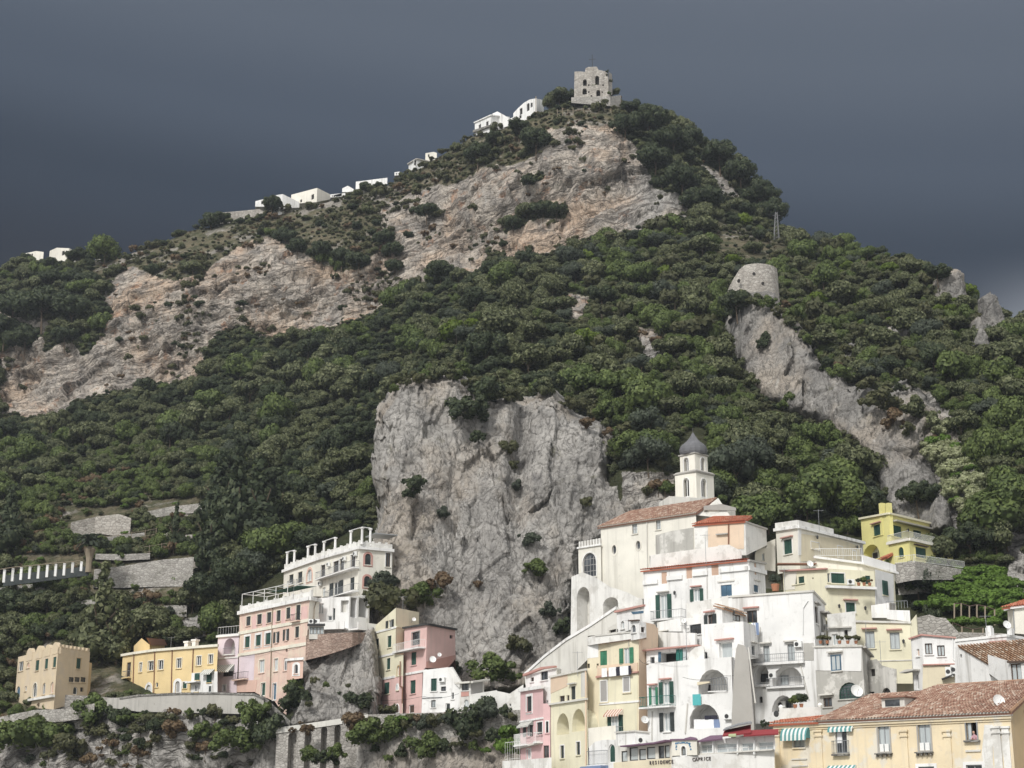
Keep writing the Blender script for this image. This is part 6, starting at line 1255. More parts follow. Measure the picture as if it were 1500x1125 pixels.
a, = h.chain([(200, 1000, 1140, 172), (840, 940, 1130, 167.5)], 3); h.w(a, 'x', 335, 1010, 650, 1120, depth=1.5); h.w(a, 'g', 243, 1068, 292, 1140, fr='grey_metal'); h.slab(a, [(190, 998), (330, 975), (800, 935), (800, 950), (330, 992), (190, 1008)], 'dark_pink', 0.6, 'tiled_edge')
for k in range(3): h.slab(a, [(533+38*k, 985), (566+38*k, 983), (566+38*k, 1108), (533+38*k, 1110)], 'teal_shutter' if k < 2 else 'curtain', 0.10, 'folding_shutter', 0.04)
h.slab(a, [(333, 1015), (362, 1012), (362, 1120), (333, 1122)], 'blue_shutter', 0.05, 'folding_shutter'); h.done()
m = MB()
h = House('round_gable', 'rounded white gable wall beside the white terrace room', 'wall', 'white_worn', ZC); a, = h.chain([(660, 950, 1120, 166.5), (840, 940, 1110, 165.5)], 2, polys={0: [(660, 1115), (662, 1060), (690, 1000), (740, 960), (800, 945), (838, 950), (838, 1105)]}); h.done()
h = House('arcade_house', 'white house with green shutters, a curved green balcony and two deep arched loggias', 'house', 'white', ZB)
a, b, c = h.chain([(320, 97, 870, 168), (735, 45, 860, 164), (1168, 15, 840, 161.5), (1200, 22, 800, 164)], 6)
h.loggia(b, 838, 140, 1128, 385, 2.4, 'white', rise=1.8); h.loggia(b, 742, 485, 1052, 728, 2.4, 'white', rise=2.0)
h.w(a, 'oc', 350, 320, 437, 495, sh='bright_green_shutter', lint='dark_pink'); h.w(a, 'oc', 450, 264, 594, 480, sh='green_shutter', lint='dark_pink'); h.balcony(a, 305, 615, 515, 1.0, 1.0, 'white', 'teal_shutter')
h.w(a, 'oc', 455, 572, 600, 760, sh='dark_shutter', surr='white', sill='white'); h.slab(b, [(940, 358), (1128, 352), (1128, 362), (940, 368)], 'white', 0.2, 'parapet_coping', 0.0)
h.w(b, 'g', 930, 295, 965, 362, base=-2.35, fr='dark_wood'); h.ac(c, 1188, 610); h.ac(b, 1150, 610); h.pipe(a, [(735, 480), (712, 780)], 0.08, 'old_white'); h.pipe(a, [(380, 560), (378, 850)], 0.05, 'old_white'); h.dish(a, 318, 645, 0.5)
m = MB(); u0, u1 = h.hit(b, 968, 300)[0], h.hit(b, 1130, 300)[0]; z0_, z1_ = h.hit(b, 1050, 360)[1], h.hit(b, 1050, 225)[1]
for k in range(7): u = u0+(u1-u0)*k/6; m.tube(b.P(u, z0_, 0.05), b.P(u, z1_, 0.05), 0.03, 4)
for z in (z0_+0.05, (z0_+z1_)/2, z1_): m.tube(b.P(u0, z, 0.05), b.P(u1, z, 0.05), 0.03, 4)
m.build('iron_screen', 'grey_metal', h.root); h.slab(b, [(840, 268), (962, 262), (962, 276), (840, 300)], 'butter', 0.3, 'awning', 0.05); h.done()
h = House('buttress', 'tall battered grey stone buttress between the white arcades', 'buttress', 'grey_plaster', ZB)
a, = h.chain([(1170, 0, 840, 160), (1390, 0, 800, 159.5)], 2, polys={0: [(1165, 800), (1190, 200), (1215, -60), (1235, -115), (1310, -95), (1335, -20), (1365, 300), (1395, 700), (1395, 800)]}); h.pipe(a, [(1340, -80), (1372, 200), (1410, 480)], 0.09, 'old_white'); h.done()
h = House('patched_house', 'white fronted upper room on a stained stone base with a big glazed arch', 'house', 'ruin_grey', ZD)
a, b = h.chain([(846, 648, 1500, 160), (1368, 640, 1500, 156), (1462, 755, 1400, 160)], 6); h.slab(a, [(850, 648), (1366, 642), (1366, 925), (850, 915)], 'white', 0.05, 'white_front')
h.w(a, 'gc', 1035, 745, 1142, 918, base=0.05, fr='blue_shutter', lint='old_white'); h.w(a, 'g', 1112, 1045, 1346, 1225, True, grid=5, mull=False, fr='green_shutter'); h.w(a, 'g', 946, 1215, 1040, 1315, fr='dark_wood', lint='old_white'); h.dish(a, 1325, 1145, 0.75, 0.6); h.cornice(a, 0.15, 0.2, 'old_white'); h.slab(b, [(1370, 650), (1460, 760), (1460, 775), (1370, 668)], 'grey_plaster', 0.4, 'eave'); h.done()
h = House('ruined_wall', 'broken grey rubble wall with a low arch right of the stained stone base', 'wall', 'ruin_grey', Z7)
a, = h.chain([(610, 320, 560, 159), (805, 380, 560, 155)], 3, polys={0: [(610, 545), (625, 225), (640, 330), (690, 320), (720, 355), (770, 370), (800, 375), (800, 530)]}); h.w(a, 'x', 650, 500, 678, 525); h.w(a, 'x', 720, 478, 768, 530, True); h.w(a, 'x', 655, 375, 682, 415); h.done()
h = House('courtyard_wall', 'old white courtyard wall with a plant ledge beside the cream two window house', 'wall', 'white_worn', ZD); a, = h.chain([(985, 300, 660, 172), (1295, 265, 640, 169)], 2); h.w(a, 'gc', 1040, 515, 1105, 640); h.w(a, 'x', 1170, 470, 1215, 560); h.slab(a, [(1010, 440), (1260, 432), (1260, 448), (1010, 456)], 'old_white', 0.4, 'ledge'); h.done()

# ---- left edge of the right-hand town
h = House('orange_tenement', 'tall pale yellow tenement with bright green shutters and an orange right flank', 'house', 'butter', Z8)
a, b, c = h.chain([(488, 320, 1010, 176.5), (555, 310, 1005, 175.5), (772, 281, 990, 171), (878, 205, 900, 175)], 6, polys={2: [(772, 990), (772, 281), (790, 190), (860, 205), (878, 240), (878, 560), (830, 900)]})
h.slab(a, [(490, 322), (550, 312), (550, 385), (490, 392)], 'white', 0.03); h.slab(b, [(548, 432), (768, 415), (768, 466), (546, 492)], 'peach', 0.12, 'balcony_front'); h.slab(b, [(545, 490), (775, 462), (775, 470), (545, 500)], 'dark_pink', 0.3, 'tiled_ledge'); h.slab(b, [(553, 500), (768, 475), (762, 985), (548, 1000)], 'pale_yellow', 0.04, 'lower_front')
h.slab(c, [(786, 200), (876, 225), (876, 330), (786, 345)], 'peach', 0.03)
h.w(b, 's', 558, 350, 597, 438, sh='bright_green_shutter'); h.w(b, 'oc', 667, 334, 744, 428, sh='bright_green_shutter', surr=None)
h.w(b, 'bgrey_blind', 562, 510, 603, 632, base=0.04); h.w(b, 'bgrey_blind', 687, 490, 727, 578, base=0.04); h.w(b, 'oc', 603, 706, 686, 818, sh='green_shutter', base=0.04); h.awning(b, 604, 672, 688, 700, 'red_striped_cloth', 0.7, base=0.04); h.balcony(b, 600, 690, 818, 0.6, 0.9, 'white', 'grey_metal', base=0.04); h.band(b, 636, 0.2, 0.12, 'white', xa=660)
h.w(a, 'x', 493, 735, 512, 772); h.w(a, 'x', 488, 420, 502, 445); h.w(a, 'x', 540, 420, 551, 446); h.band(b, 296, 0.12, 0.2, 'dark_pink', xa=660); h.pipe(a, [(490, 520), (489, 1000)], 0.07, 'peach'); h.done(fmats={2: 'peach'})
h = House('terrace_attic', 'little peach attic room with an arched and a square window on the orange tenement', 'attic', 'white', ZM)
a, b = h.chain([(690, 362, 640, 171.5), (808, 356, 620, 170), (905, 400, 600, 171)], 3); h.w(a, 'g', 706, 422, 766, 528, True, surr='white', fr='grey_metal'); h.w(b, 'g', 830, 455, 882, 528, surr='white', fr='dark_wood'); h.cornice(a, 0.12, 0.25, 'dark_wood'); h.done()
h = House('roof_parapet', 'mottled white roof parapet of the orange tenement with a round patch', 'wall', 'white_worn', ZM); a, b = h.chain([(95, 595, 710, 176.4), (210, 572, 690, 175), (700, 520, 620, 171.5)], 1); h.cornice(b, 0.1, 0.1, 'old_white'); h.done()
h = House('arched_yellow_house', 'pale yellow house with two tall white arches and a brown downpipe', 'house', 'pale_yellow', Z8)
a, = h.chain([(287, 490, 1015, 182), (486, 448, 1015, 174.5)], 6)
h.loggia(a, 320, 692, 388, 810, 1.6, 'white', rise=1.7); h.loggia(a, 405, 668, 476, 792, 1.6, 'white', rise=1.7); h.w(a, 'g', 366, 728, 386, 800, base=-1.55, fr='dark_wood'); h.w(a, 'g', 440, 738, 458, 785, base=-1.55)
for x0, y0, x1, y1 in ((336, 597, 364, 637), (375, 594, 390, 626)): h.w(a, 'g', x0, y0, x1, y1, fr='dark_wood')
h.w(a, 's', 400, 545, 425, 618, sh='dark_shutter', surr='cream', lint='old_white'); h.band(a, 630, 0.2, 0.25, 'old_white', xa=385); h.w(a, 's', 342, 870, 362, 940, sh='dark_shutter', surr='white'); h.w(a, 's', 430, 850, 450, 921, sh='dark_shutter', surr='white'); h.pipe(a, [(483, 455), (485, 1000)], 0.09, 'peach'); h.cornice(a, 0.2, 0.2, 'old_white'); h.slab(a, [(288, 490), (380, 480), (380, 545), (288, 585)], 'peach', 0.03); h.slab(a, [(455, 470), (484, 460), (484, 600), (455, 605)], 'old_white', 0.03); h.done()
h = House('pink_house', 'small rose pink house with one white framed window and awninged balconies', 'house', 'rose', Z8)
a, b = h.chain([(121, 560, 950, 189), (246, 540, 945, 182.5), (286, 520, 940, 182)], 6, polys={1: [(246, 945), (246, 640), (286, 640), (286, 940)]})
h.cornice(a, 0.35, 0.3, 'white'); h.w(a, 's', 157, 600, 184, 684, sh='dark_shutter', surr='white', sgrow=0.28); h.band(a, 730, 0.2, 0.12, 'white', xa=180); h.w(a, 'oc', 140, 757, 190, 820, sh='dark_shutter'); h.awning(a, 126, 738, 193, 758, 'pale_striped_cloth', 0.6); h.balcony(a, 118, 190, 866, 0.8, 1.2, 'white', 'white_paint', solid) if False else h.balcony(a, 118, 190, 866, 0.8, 1.2, 'white', 'white_paint', step=0.14)
h.w(a, 's', 212, 742, 243, 810, sh='dark_shutter', surr='white'); h.w(b, 's', 262, 738, 276, 800, sh='dark_shutter', surr='white'); h.balcony(a, 225, 246, 850, 0.8, 1.0, 'white', 'white_paint'); h.w(a, 'gc', 156, 890, 180, 945, surr='white'); h.w(b, 'g', 248, 870, 278, 938, fr='dark_wood'); h.slab(a, [(120, 880), (245, 852), (245, 860), (120, 890)], 'old_white', 0.6, 'porch_roof'); h.done()
h = House('pink_annex', 'white upper side wall of the rose pink house with a dark window', 'house', 'white', Z8); a, b = h.chain([(244, 555, 660, 183.8), (288, 545, 660, 182.5), (300, 560, 640, 182)], 4); h.w(b, 's', 291, 592, 299, 646); h.w(a, 'x', 264, 622, 274, 648); h.done()
h = House('penthouse', 'white roof house with a red tile edge right behind the rose pink house', 'house', 'white', Z8)
a, b = h.chain([(150, 485, 560, 190), (320, 445, 545, 184), (345, 450, 520, 185)], 5); h.w(a, 'g', 177, 496, 195, 519, fr='dark_wood'); h.w(a, 'g', 233, 463, 272, 510, fr='dark_shutter'); h.slab(a, [(150, 478), (250, 440), (322, 432), (322, 442), (250, 452), (150, 490)], 'dark_pink', 0.4, 'tiled_edge'); h.done()
h = House('base_wall', 'low white base wall with a wire fence at the foot of the rose pink house', 'wall', 'white_worn', Z8)
a, b = h.chain([(22, 955, 1040, 186), (180, 945, 1030, 180), (292, 935, 1020, 177)], 3); h.parapet(a, 2.0, 'white_paint', -0.2, 0.5, u=(0.3, a.L*0.55)); h.done()
h = House('arched_shop', 'low white vaulted ground floor with an arched green door and blue awning', 'house', 'white', Z8)
a, = h.chain([(498, 845, 1015, 168), (648, 838, 1015, 164)], 4, polys={0: [(496, 1015), (498, 880), (530, 850), (580, 838), (645, 838), (645, 1010)]}); h.w(a, 'd', 605, 862, 641, 965, True, sh='green_shutter'); h.balcony(a, 500, 603, 978, 0.4, 1.4, 'white', 'grey_metal'); h.slab(a, [(488, 988), (604, 980), (604, 994), (488, 1000)], 'cloth_blue', 0.9, 'awning'); h.done()
h = House('terrace_house', 'cream terrace house block with stained front below the orange tenement', 'house', 'pale_cream', ZA); a, = h.chain([(800, 770, 1000, 172), (1045, 745, 960, 168)], 3); h.done()

# ---- the long terrace front with letters
h = House('white_cube', 'small white cubic roof house with an air conditioner left of the letters', 'house', 'white', ZB)
a, b = h.chain([(14, 765, 960, 160), (205, 750, 960, 156.5), (350, 765, 900, 157)], 4); h.cornice(a, 0.1, 0.15, 'old_white'); h.cornice(b, 0.1, 0.15, 'old_white'); h.ac(b, 255, 850); h.w(b, 'gc', 255, 690, 275, 742) if False else None; h.done()
h = House('glass_terrace', 'row of dark framed glass panels and doors along the terrace left of the letters', 'veranda', 'old_white', ZB)
a, = h.chain([(5, 905, 1075, 158), (575, 860, 1040, 151)], 3)
for x0, y0, x1, y1, k in ((70, 955, 130, 1066, 'gc'), (150, 918, 235, 1052, 'gc'), (245, 935, 315, 1046, 'gc'), (322, 915, 408, 1036, 'gc'), (440, 903, 498, 1030, 'g'), (500, 897, 552, 1026, 'gc')): h.w(a, k, x0, y0, x1, y1, fr='dark_metal', mull=False, sill=False, depth=0.15)
h.slab(a, [(130, 905), (470, 870), (580, 845), (580, 862), (470, 885), (130, 918)], 'plum_awning', 0.9, 'awning'); h.done()
h = House('letter_wall', 'long stained cream terrace wall carrying dark capital letters at the bottom edge', 'wall', 'butter', ZB)
a, b = h.chain([(-10, 1072, 1300, 157.5), (572, 1022, 1300, 149.6), (1600, 952, 1300, 143)], 5); h.slab(b, [(572, 1015), (1600, 945), (1600, 1300), (572, 1300)], 'white_worn', 0.05, 'worn_front')
def letters(f, text, x0, y0, x1, y1, base, nm, size_px):
    u0, z0_ = h.hit(f, x0, y0, base); u1, z1_ = h.hit(f, x1, y1, base); zh = h.hit(f, x0, y0-size_px, base)[1]-z0_
    n = len(text)
    for i, ch in enumerate(text):
        cu = D.curves.new('letter', 'FONT'); cu.body = ch; cu.size = zh*1.42; cu.extrude = 0.04;  cu.align_x = 'CENTER'
        o = link(D.objects.new('letter', cu)); t = (i+0.5)/n; p = f.P(u0+(u1-u0)*t, z0_+(z1_-z0_)*t, base+0.05)
        dg = bpy.context.evaluated_depsgraph_get(); me = D.meshes.new_from_object(o.evaluated_get(dg)); D.objects.remove(o); me.materials.clear(); me.materials.append(MATS[nm])
        o = link(D.objects.new('letter', me), h.root); o.location = p-Vector(h.root['_o'])
        X_ = f.U; o.rotation_euler = (math.pi/2, 0, math.atan2(X_.y, X_.x))
letters(a, 'RESIDENCE', 352, 1092, 597, 1078, 0.0, 'letter_dark', 36); letters(b, 'CAPRICE', 783, 1058, 970, 1046, 0.05, 'letter_dark', 35); h.done()
h = House('sign_box', 'white box wall with a small arched window framed by blue tile letters', 'sign', 'pale_cream', ZB)
a, b = h.chain([(572, 838, 1004, 150), (822, 833, 996, 147.5), (850, 850, 990, 149)], 3); h.w(a, 'gc', 668, 905, 716, 1000, True, fr='dark_metal', sill=False, surr='white'); h.cornice(a, 0.12, 0.15, 'plum_awning')
rl = random.Random(4)
for k, (x, y) in enumerate([(615+i*15.5, 872+ (abs(i-4.5)**2)*0.35) for i in range(10)] + [(622, 900), (619, 917), (621, 938), (752, 895), (760, 912), (765, 938)]):   # worn glazed tiles
    u0, z0_, u1, z1_ = h.rect(a, x-5.5, y-8, x+5.5, y+8); m = MB()
    m.box(a, u0, z0_, u0+(u1-u0)*0.3, z1_, 0.0, 0.05); zc = z0_+(z1_-z0_)*rl.choice((0.05, 0.4, 0.75)); m.box(a, u0+(u1-u0)*0.3, zc, u1, zc+(z1_-z0_)*0.25, 0.0, 0.05); m.box(a, u0+(u1-u0)*0.7, z0_+0.02, u1, z0_+(z1_-z0_)*rl.choice((0.4, 0.9)), 0.0, 0.045); m.build('blue_tile', 'letter_blue', h.root)
h.done()
h = House('terrace_restaurant', 'glazed white terrace pavilion under crumpled red and plum awnings', 'veranda', 'white', ZB)
a, = h.chain([(838, 850, 996, 148.5), (1600, 790, 950, 142.5)], 3)
for x0, y0, x1, y1 in ((858, 886, 980, 980), (1012, 876, 1235, 975), (1262, 870, 1395, 965), (1430, 860, 1590, 950)): h.w(a, 'gc', x0, y0, x1, y1, fr='white_paint', sill=False, grid=1, mull=False)
h.w(a, 'g', 1014, 880, 1048, 974, base=0.0 + 0.001, fr='dark_metal', mull=False, sill=False) if False else None
for x in (1000, 1245, 1410): h.slab(a, [(x-6, 840), (x+6, 840), (x+6, 990), (x-6, 990)], 'white_paint', 0.25, 'post')
h.slab(a, [(838, 985), (1600, 935), (1600, 948), (838, 1000)], 'old_white', 0.3, 'ledge')
def cloth_roof(pts, mat, nm='awning', label=None):
    m = MB(); r = random.Random(len(pts)); P_ = [a.P(*h.hit(a, x, y, d), d) for x, y, d in pts]; m.face(P_); m.face([p+Vector((0, 0.05, -0.12)) for p in P_[::-1]])
    n = len(P_)
    for i in range(n): m.face([P_[i], P_[(i+1) % n], P_[(i+1) % n]+Vector((0, 0.05, -0.12)), P_[i]+Vector((0, 0.05, -0.12))])
    return m.build(nm, mat, h.root, label=label)
cloth_roof([(700, 828, 0.6), (820, 832, 0.8), (820, 822, -0.8), (760, 812, -0.8)], 'plum_awning'); cloth_roof([(830, 855, 0.7), (1080, 830, 0.7), (1080, 795, -1.5), (960, 800, -1.5), (900, 825, -1.0)], 'plum_awning'); cloth_roof([(1080, 800, 0.9), (1364, 770, 0.9), (1364, 690, -0.8), (1250, 715, -0.8), (1100, 745, -0.8)], 'red_awning', label='red awning over the right half')
cloth_roof([(1085, 742, 0.4), (1240, 690, 0.5), (1375, 668, 0.6), (1360, 655, -1), (1230, 680, -1), (1110, 720, -1)], 'grey_metal', 'tarpaulin'); cloth_roof([(1140, 785, 0.95), (1215, 782, 0.95), (1215, 800, 0.98), (1140, 803, 0.98)], 'lime_paint' if 'lime_paint' in MATS else 'cloth_green', 'banner'); cloth_roof([(1290, 800, 0.95), (1640, 780, 0.95), (1640, 735, 0.2), (1290, 750, 0.2)], 'red_awning'); h.done()

# ---- big yellow front at the bottom right
h = House('yellow_front_house', 'large peeling yellow house with terracotta roof, pilasters and striped awnings at the bottom right', 'house', 'front_yellow', ZG)
K = lambda x, y: ((1080+x/7.5-1280)*6.818, (975+y/7.5-1000)*6.818)     # from the neighbouring enlargement
a, b = h.chain([(*K(405, 640), 1000, 147.5), (1362, 300, 1000, 132.5), (1500, 330, 1000, 138)], 9)
for y, hh, o in ((308, 0.35, 0.35), (342, 0.28, 0.22), (372, 0.15, 0.1)):
    z = h.hit(a, 1362, y)[1]; m = MB(); sl = (a.zt[1]-a.zt[0])/a.L; m.prism(a, [(0, z-hh/2-(a.zt[1]-a.zt[0])), (a.L+o*0.6, z-hh/2), (a.L+o*0.6, z+hh/2), (0, z+hh/2-(a.zt[1]-a.zt[0]))], -0.02, o); m.build('cornice', 'old_white' if o > 0.3 else 'front_yellow', h.root)
for x0, x1, mt in ((K(413, 0)[0], K(470, 0)[0], 'front_yellow'), (K(862, 0)[0], K(935, 0)[0], 'front_yellow'), (275, 340, 'front_yellow'), (705, 775, 'front_yellow'), (1195, 1275, 'white_worn'), (1290, 1360, 'white_worn')):
    u0, u1 = h.hit(a, x0, 600)[0], h.hit(a, x1, 600)[0]; zt_ = h.hit(a, (x0+x1)/2, 505 if x0 < 1000 else 470)[1]; m = MB(); m.box(a, u0, a.zb, u1, zt_-0.3, 0, 0.12); m.box(a, u0-0.08, zt_-0.3, u1+0.08, zt_-0.15, 0, 0.22); m.box(a, u0, zt_-0.15, u1, zt_+0.12, 0, 0.15); m.box(a, u0-0.12, zt_+0.12, u1+0.12, zt_+0.28, 0, 0.26); m.build('pilaster', mt, h.root)
h.slab(a, [(1105, 420), (1190, 420), (1190, 1000), (1130, 1000), (1080, 700)], 'white_worn', 0.02, 'bare_patch'); h.slab(a, [(1276, 460), (1289, 460), (1289, 1000), (1276, 1000)], 'white_worn', 0.02, 'bare_patch')
for x0, x1, y0, y1 in ((45, 160, 428, 688), (445, 568, 406, 676)):
    h.w(a, 'gc', x0, y0, x1, y1, fr='grey_metal', surr='grey_plaster', sgrow=0.12, sill=False)
    u0, u1 = h.hit(a, x0-20, y1)[0], h.hit(a, x1+30, y1)[0]; z = h.hit(a, x0, y1+18)[1]; m = MB(); m.box(a, u0, z-0.1, u1, z, 0, 0.4)
    for k in range(4): uu = u0+0.1+(u1-u0-0.3)*k/3; m.box(a, uu, z-0.3, uu+0.1, z-0.1, 0, 0.3)
    m.build('balcony_slab', 'grey_stone', h.root); u0, u1 = h.hit(a, x0+12, y1)[0], h.hit(a, x1-12, y1)[0]; zt_ = h.hit(a, x0, y1-75)[1]; um = (u0+u1)/2; m = MB(); m.box(a, u0, z+0.1, um-0.06, zt_, -0.10, -0.06); m.box(a, um+0.06, z+0.1, u1, zt_, -0.10, -0.06); m.build('lower_panel', 'white_paint', h.root)
wp = h.w(a, 'x', 925, 392, 1030, 572, depth=1.2); u0, z0_, u1, z1_ = h.rect(a, 925, 392, 1030, 572); m = MB(); m.ring(a, [(u0-0.1, z0_-0.02), (u1+0.1, z0_-0.02), (u1+0.1, z1_+0.12), (u0-0.1, z1_+0.12)], [(u0, z0_), (u1, z0_), (u1, z1_), (u0, z1_)], -0.1, 0.06); m.box(a, u0+0.05, z0_, u0+(u1-u0)*0.42, z1_-0.05, -0.2, -0.15); m.build('window_frame', 'grey_metal', h.root)
m = MB(); m.box(a, u0+0.12, z0_+0.05, u0+(u1-u0)*0.38, z1_-0.12, -0.16, -0.13); m.build('curtain', 'curtain', h.root); m = MB(); m.box(a, u0-0.2, z0_-0.18, u1+0.25, z0_-0.02, 0, 0.3); m.build('sill', 'grey_stone', h.root)
WIN = (a, u0, z0_, u1, z1_)
m = MB(); 
for (x0, y0, x1, y1) in ((920, 670, 1070, 690),): q0 = h.rect(a, x0, y0, x1, y1); m.box(a, q0[0], q0[1], q0[2], q0[3], 0, 0.12)
m.build('moulding', 'old_white', h.root)
h.w(a, 'gc', *K(618, 792), *K(738, 900), fr='grey_metal', surr='old_white'); h.awning(a, K(515, 0)[0], K(0, 682)[1], K(800, 0)[0], K(0, 798)[1], 'green_striped_cloth', 0.7, True)
h.w(a, 'g', *K(1082, 690), *K(1208, 965), fr='grey_metal', surr='cream', sill=False); h.awning(a, K(1012, 0)[0], K(0, 650)[1], K(1282, 0)[0], K(0, 695)[1], 'green_striped_cloth', 0.35, val=0.25); h.balcony(a, K(1058, 0)[0], K(1238, 0)[0], K(0, 970)[1], 0.4, 1.1, 'grey_stone', 'grey_metal')
m = MB(); q0 = h.rect(a, *K(1090, 700), *K(1140, 850)); m.box(a, q0[0], q0[1], q0[2], q0[3], -0.14, -0.10); m.build('curtain', 'cloth_white', h.root)
h.awning(a, K(1005, 0)[0], K(0, 1095)[1], K(1312, 0)[0], K(0, 1150)[1], 'green_striped_cloth', 0.7)
for x0, x1, y0 in ((452, 610, 838), (928, 1088, 820)): h.w(a, 'g', x0, y0, x1, y0+200, fr='grey_metal', surr='white', sgrow=0.25, sill=False)
h.w(a, 'g', *K(150, 1105), *K(330, 1180), fr='grey_metal') if False else None
m = MB(); q0 = h.hit(a, *K(600, 1030)); q1 = h.hit(a, *K(770, 1030)); m.box(a, q0[0], q0[1]-0.06, q1[0], q0[1]+0.06, 0, 0.1); q0 = h.hit(a, *K(600, 1105)); m.box(a, q0[0], q0[1]-0.06, q1[0], q0[1]+0.06, 0, 0.1); m.build('moulding', 'old_white', h.root)
zE = lambda u: a.zt[0]+(a.zt[1]-a.zt[0])*u/a.L
uR = a.L+0.3; uM = h.hit(a, K(640, 590)[0], 330)[0]; uL = h.hit(a, *K(880, 590))[0]
up_ = Vector((0, 0, 1)); RUN, RISE = 7.0, 3.1
def RP(u, t): return a.P(u, zE(u)+0.05+RISE*t, 0.45-(RUN+0.45)*t)
h.tiles([RP(h.hit(a, *K(1240, 590))[0], 0), RP(uR, 0), RP(uR-0.2, 1.0), RP(h.hit(a, 150, 100)[0]+1.0, 1.0)], 'terracotta', 0.30, 0.40)
h.tiles([RP(uL, 0), RP(h.hit(a, *K(1240, 590))[0]-0.02, 0), RP(h.hit(a, 150, 100)[0]+0.8, 0.82), RP(uL+2.2, 0.82)], 'terracotta', 0.30, 0.40)
m = MB(); m.tube(RP(uR-0.1, 0), RP(uR-0.2, 1.02), 0.16, 6); m.tube(RP(h.hit(a, 150, 100)[0]+1.0, 1.0), RP(uR, 1.0), 0.14, 6); m.build('ridge_tiles', 'pale_terracotta', h.root)
m = MB(); m.face([a.P(a.L, zE(a.L), 0), RP(a.L+0.02, 1.0), b.P(b.L*1.6, b.zt[0]+0.4, -0.1), b.P(b.L*1.6, b.zt[0]-8, -0.1), a.P(a.L, zE(a.L)-8, -0.01)]); m.build('gable_wall', 'tan', h.root)
h.dish(a, 1258, 185, 0.65, -1.5); 
m = MB(); ud = h.hit(a, 100, 230)[0]; c_ = RP(ud, 0.40); U_, N_ = a.U, a.N; fd = Face((c_+N_*0.9-U_*1.1).xy, (c_+N_*0.9+U_*1.1).xy)
m.box(fd, 0, c_.z-0.5, 2.2, c_.z+0.55, -2.0, 0); d_ = m.build('dormer', 'old_white', h.root); m = MB(); m.box(fd, 0.35, c_.z-0.15, 1.75, c_.z+0.40, 0.0, 0.03); m.build('pane', 'glass', d_); m = MB(); m.box(fd, -0.2, c_.z+0.56, 2.4, c_.z+0.68, -2.0, 0.3); m.build('dormer_roof', 'terracotta', d_)
h.tiles([a.P(h.hit(a, *K(345, 0))[0], zE(0)+0.0, 0.5), a.P(uL+0.3, zE(uL)+0.0, 0.5), a.P(uL+0.3, zE(uL)+0.55, -0.8), a.P(h.hit(a, *K(345, 0))[0]+1, zE(0)+0.35, -0.8)], 'red_tile', name='red_roof_edge'); h.done()
h = House('roof_terrace_wall', 'stained white parapet of the roof terrace with two globe lamps left of the terracotta roof', 'wall', 'white_worn', ZE)
a, = h.chain([(460, 470, 600, 150), (915, 455, 600, 146)], 1)
for x, y in ((455, 452), (885, 430)): u, z = h.hit(a, x, y); m = MB(); m.lathe(a.P(u, z-0.25, -0.3), [(0.05, -0.5), (0.05, 0), (0.17, 0.08), (0.23, 0.23), (0.17, 0.38), (0, 0.46)], 10); m.build('globe_lamp', 'lamp_globe', h.root, True)
m = MB(); u, z = h.hit(a, 440, 530); m.lathe(a.P(u, z, 0.1), [(0.3, 0), (0.28, 0.1), (0, 0.12)], 10, a.N); m.build('wall_fan', 'dark_metal', h.root); h.done()
h = House('far_right_house', 'tan house with a balcony and hanging laundry cut off by the right edge', 'house', 'tan', ZG)
a, b = h.chain([(1362, 110, 900, 141), (1500, 60, 900, 137), (1700, 60, 900, 137)], 4); h.w(a, 'gc', 1408, 145, 1460, 370, fr='dark_wood', surr='old_white', lint='dark_pink'); h.balcony(a, 1400, 1500, 385, 0.9, 1.0, 'old_white', 'dark_metal'); h.balcony(a, 1372, 1500, 660, 1.0, 1.1, 'white', 'white_paint'); h.done()
h = House('side_wall', 'white side wall below the balcony at the bottom right corner', 'wall', 'white', ZG); h.chain([(1385, 685, 1000, 136), (1650, 670, 1000, 134)], 1); 
h.done()
# ================= summit and skyline =================
h = House('ruined_tower', 'square ruined stone watchtower with dark window holes on the summit', 'tower', 'tower_stone', ZT)
a, b = h.chain([(800, 200, 365, 393), (1022, 200, 360, 392), (1043, 215, 345, 396)], 6.5, polys={0: [(798, 368), (800, 198), (835, 196), (868, 200), (872, 176), (890, 168), (945, 166), (955, 186), (1000, 196), (1018, 214), (1022, 362)]})
for x0, y0, x1, y1 in ((855, 247, 880, 290), (934, 224, 960, 284), (852, 306, 880, 346), (941, 316, 967, 357)): h.w(a, 'x', x0, y0, x1, y1, True, depth=1.0)
for x, y in ((893, 285), (893, 330), (910, 355), (980, 330), (985, 285)): h.w(a, 'x', x-5, y-5, x+5, y+5, depth=0.4)
m = MB(); u, z = h.hit(a, 916, 165, -0.5); zt_ = h.hit(a, 916, 88, -0.5)[1]; zc = h.hit(a, 916, 118, -0.5)[1]; hw = abs(h.hit(a, 938, 118)[0]-h.hit(a, 895, 118)[0])/2; m.tube(a.P(u, z-0.2, -0.5), a.P(u, zt_, -0.5), 0.08, 5); m.tube(a.P(u-hw, zc, -0.5), a.P(u+hw, zc, -0.5), 0.07, 5); m.build('iron_cross', 'dark_metal', h.root)
h.done()
h = House('tower_terrace', 'stone retaining walls of the terrace around the summit tower', 'wall', 'rubble_stone', ZT); h.chain([(780, 365, 400, 391.5), (1030, 358, 420, 390), (1100, 350, 440, 394)], 3); h.done()
h = House('pergola_fence', 'rustic wooden post fence below the summit tower', 'fence', 'pale_wood', ZT); h.root = thing(h.name, h.label, h.cat, at(850, 162, 391)); 
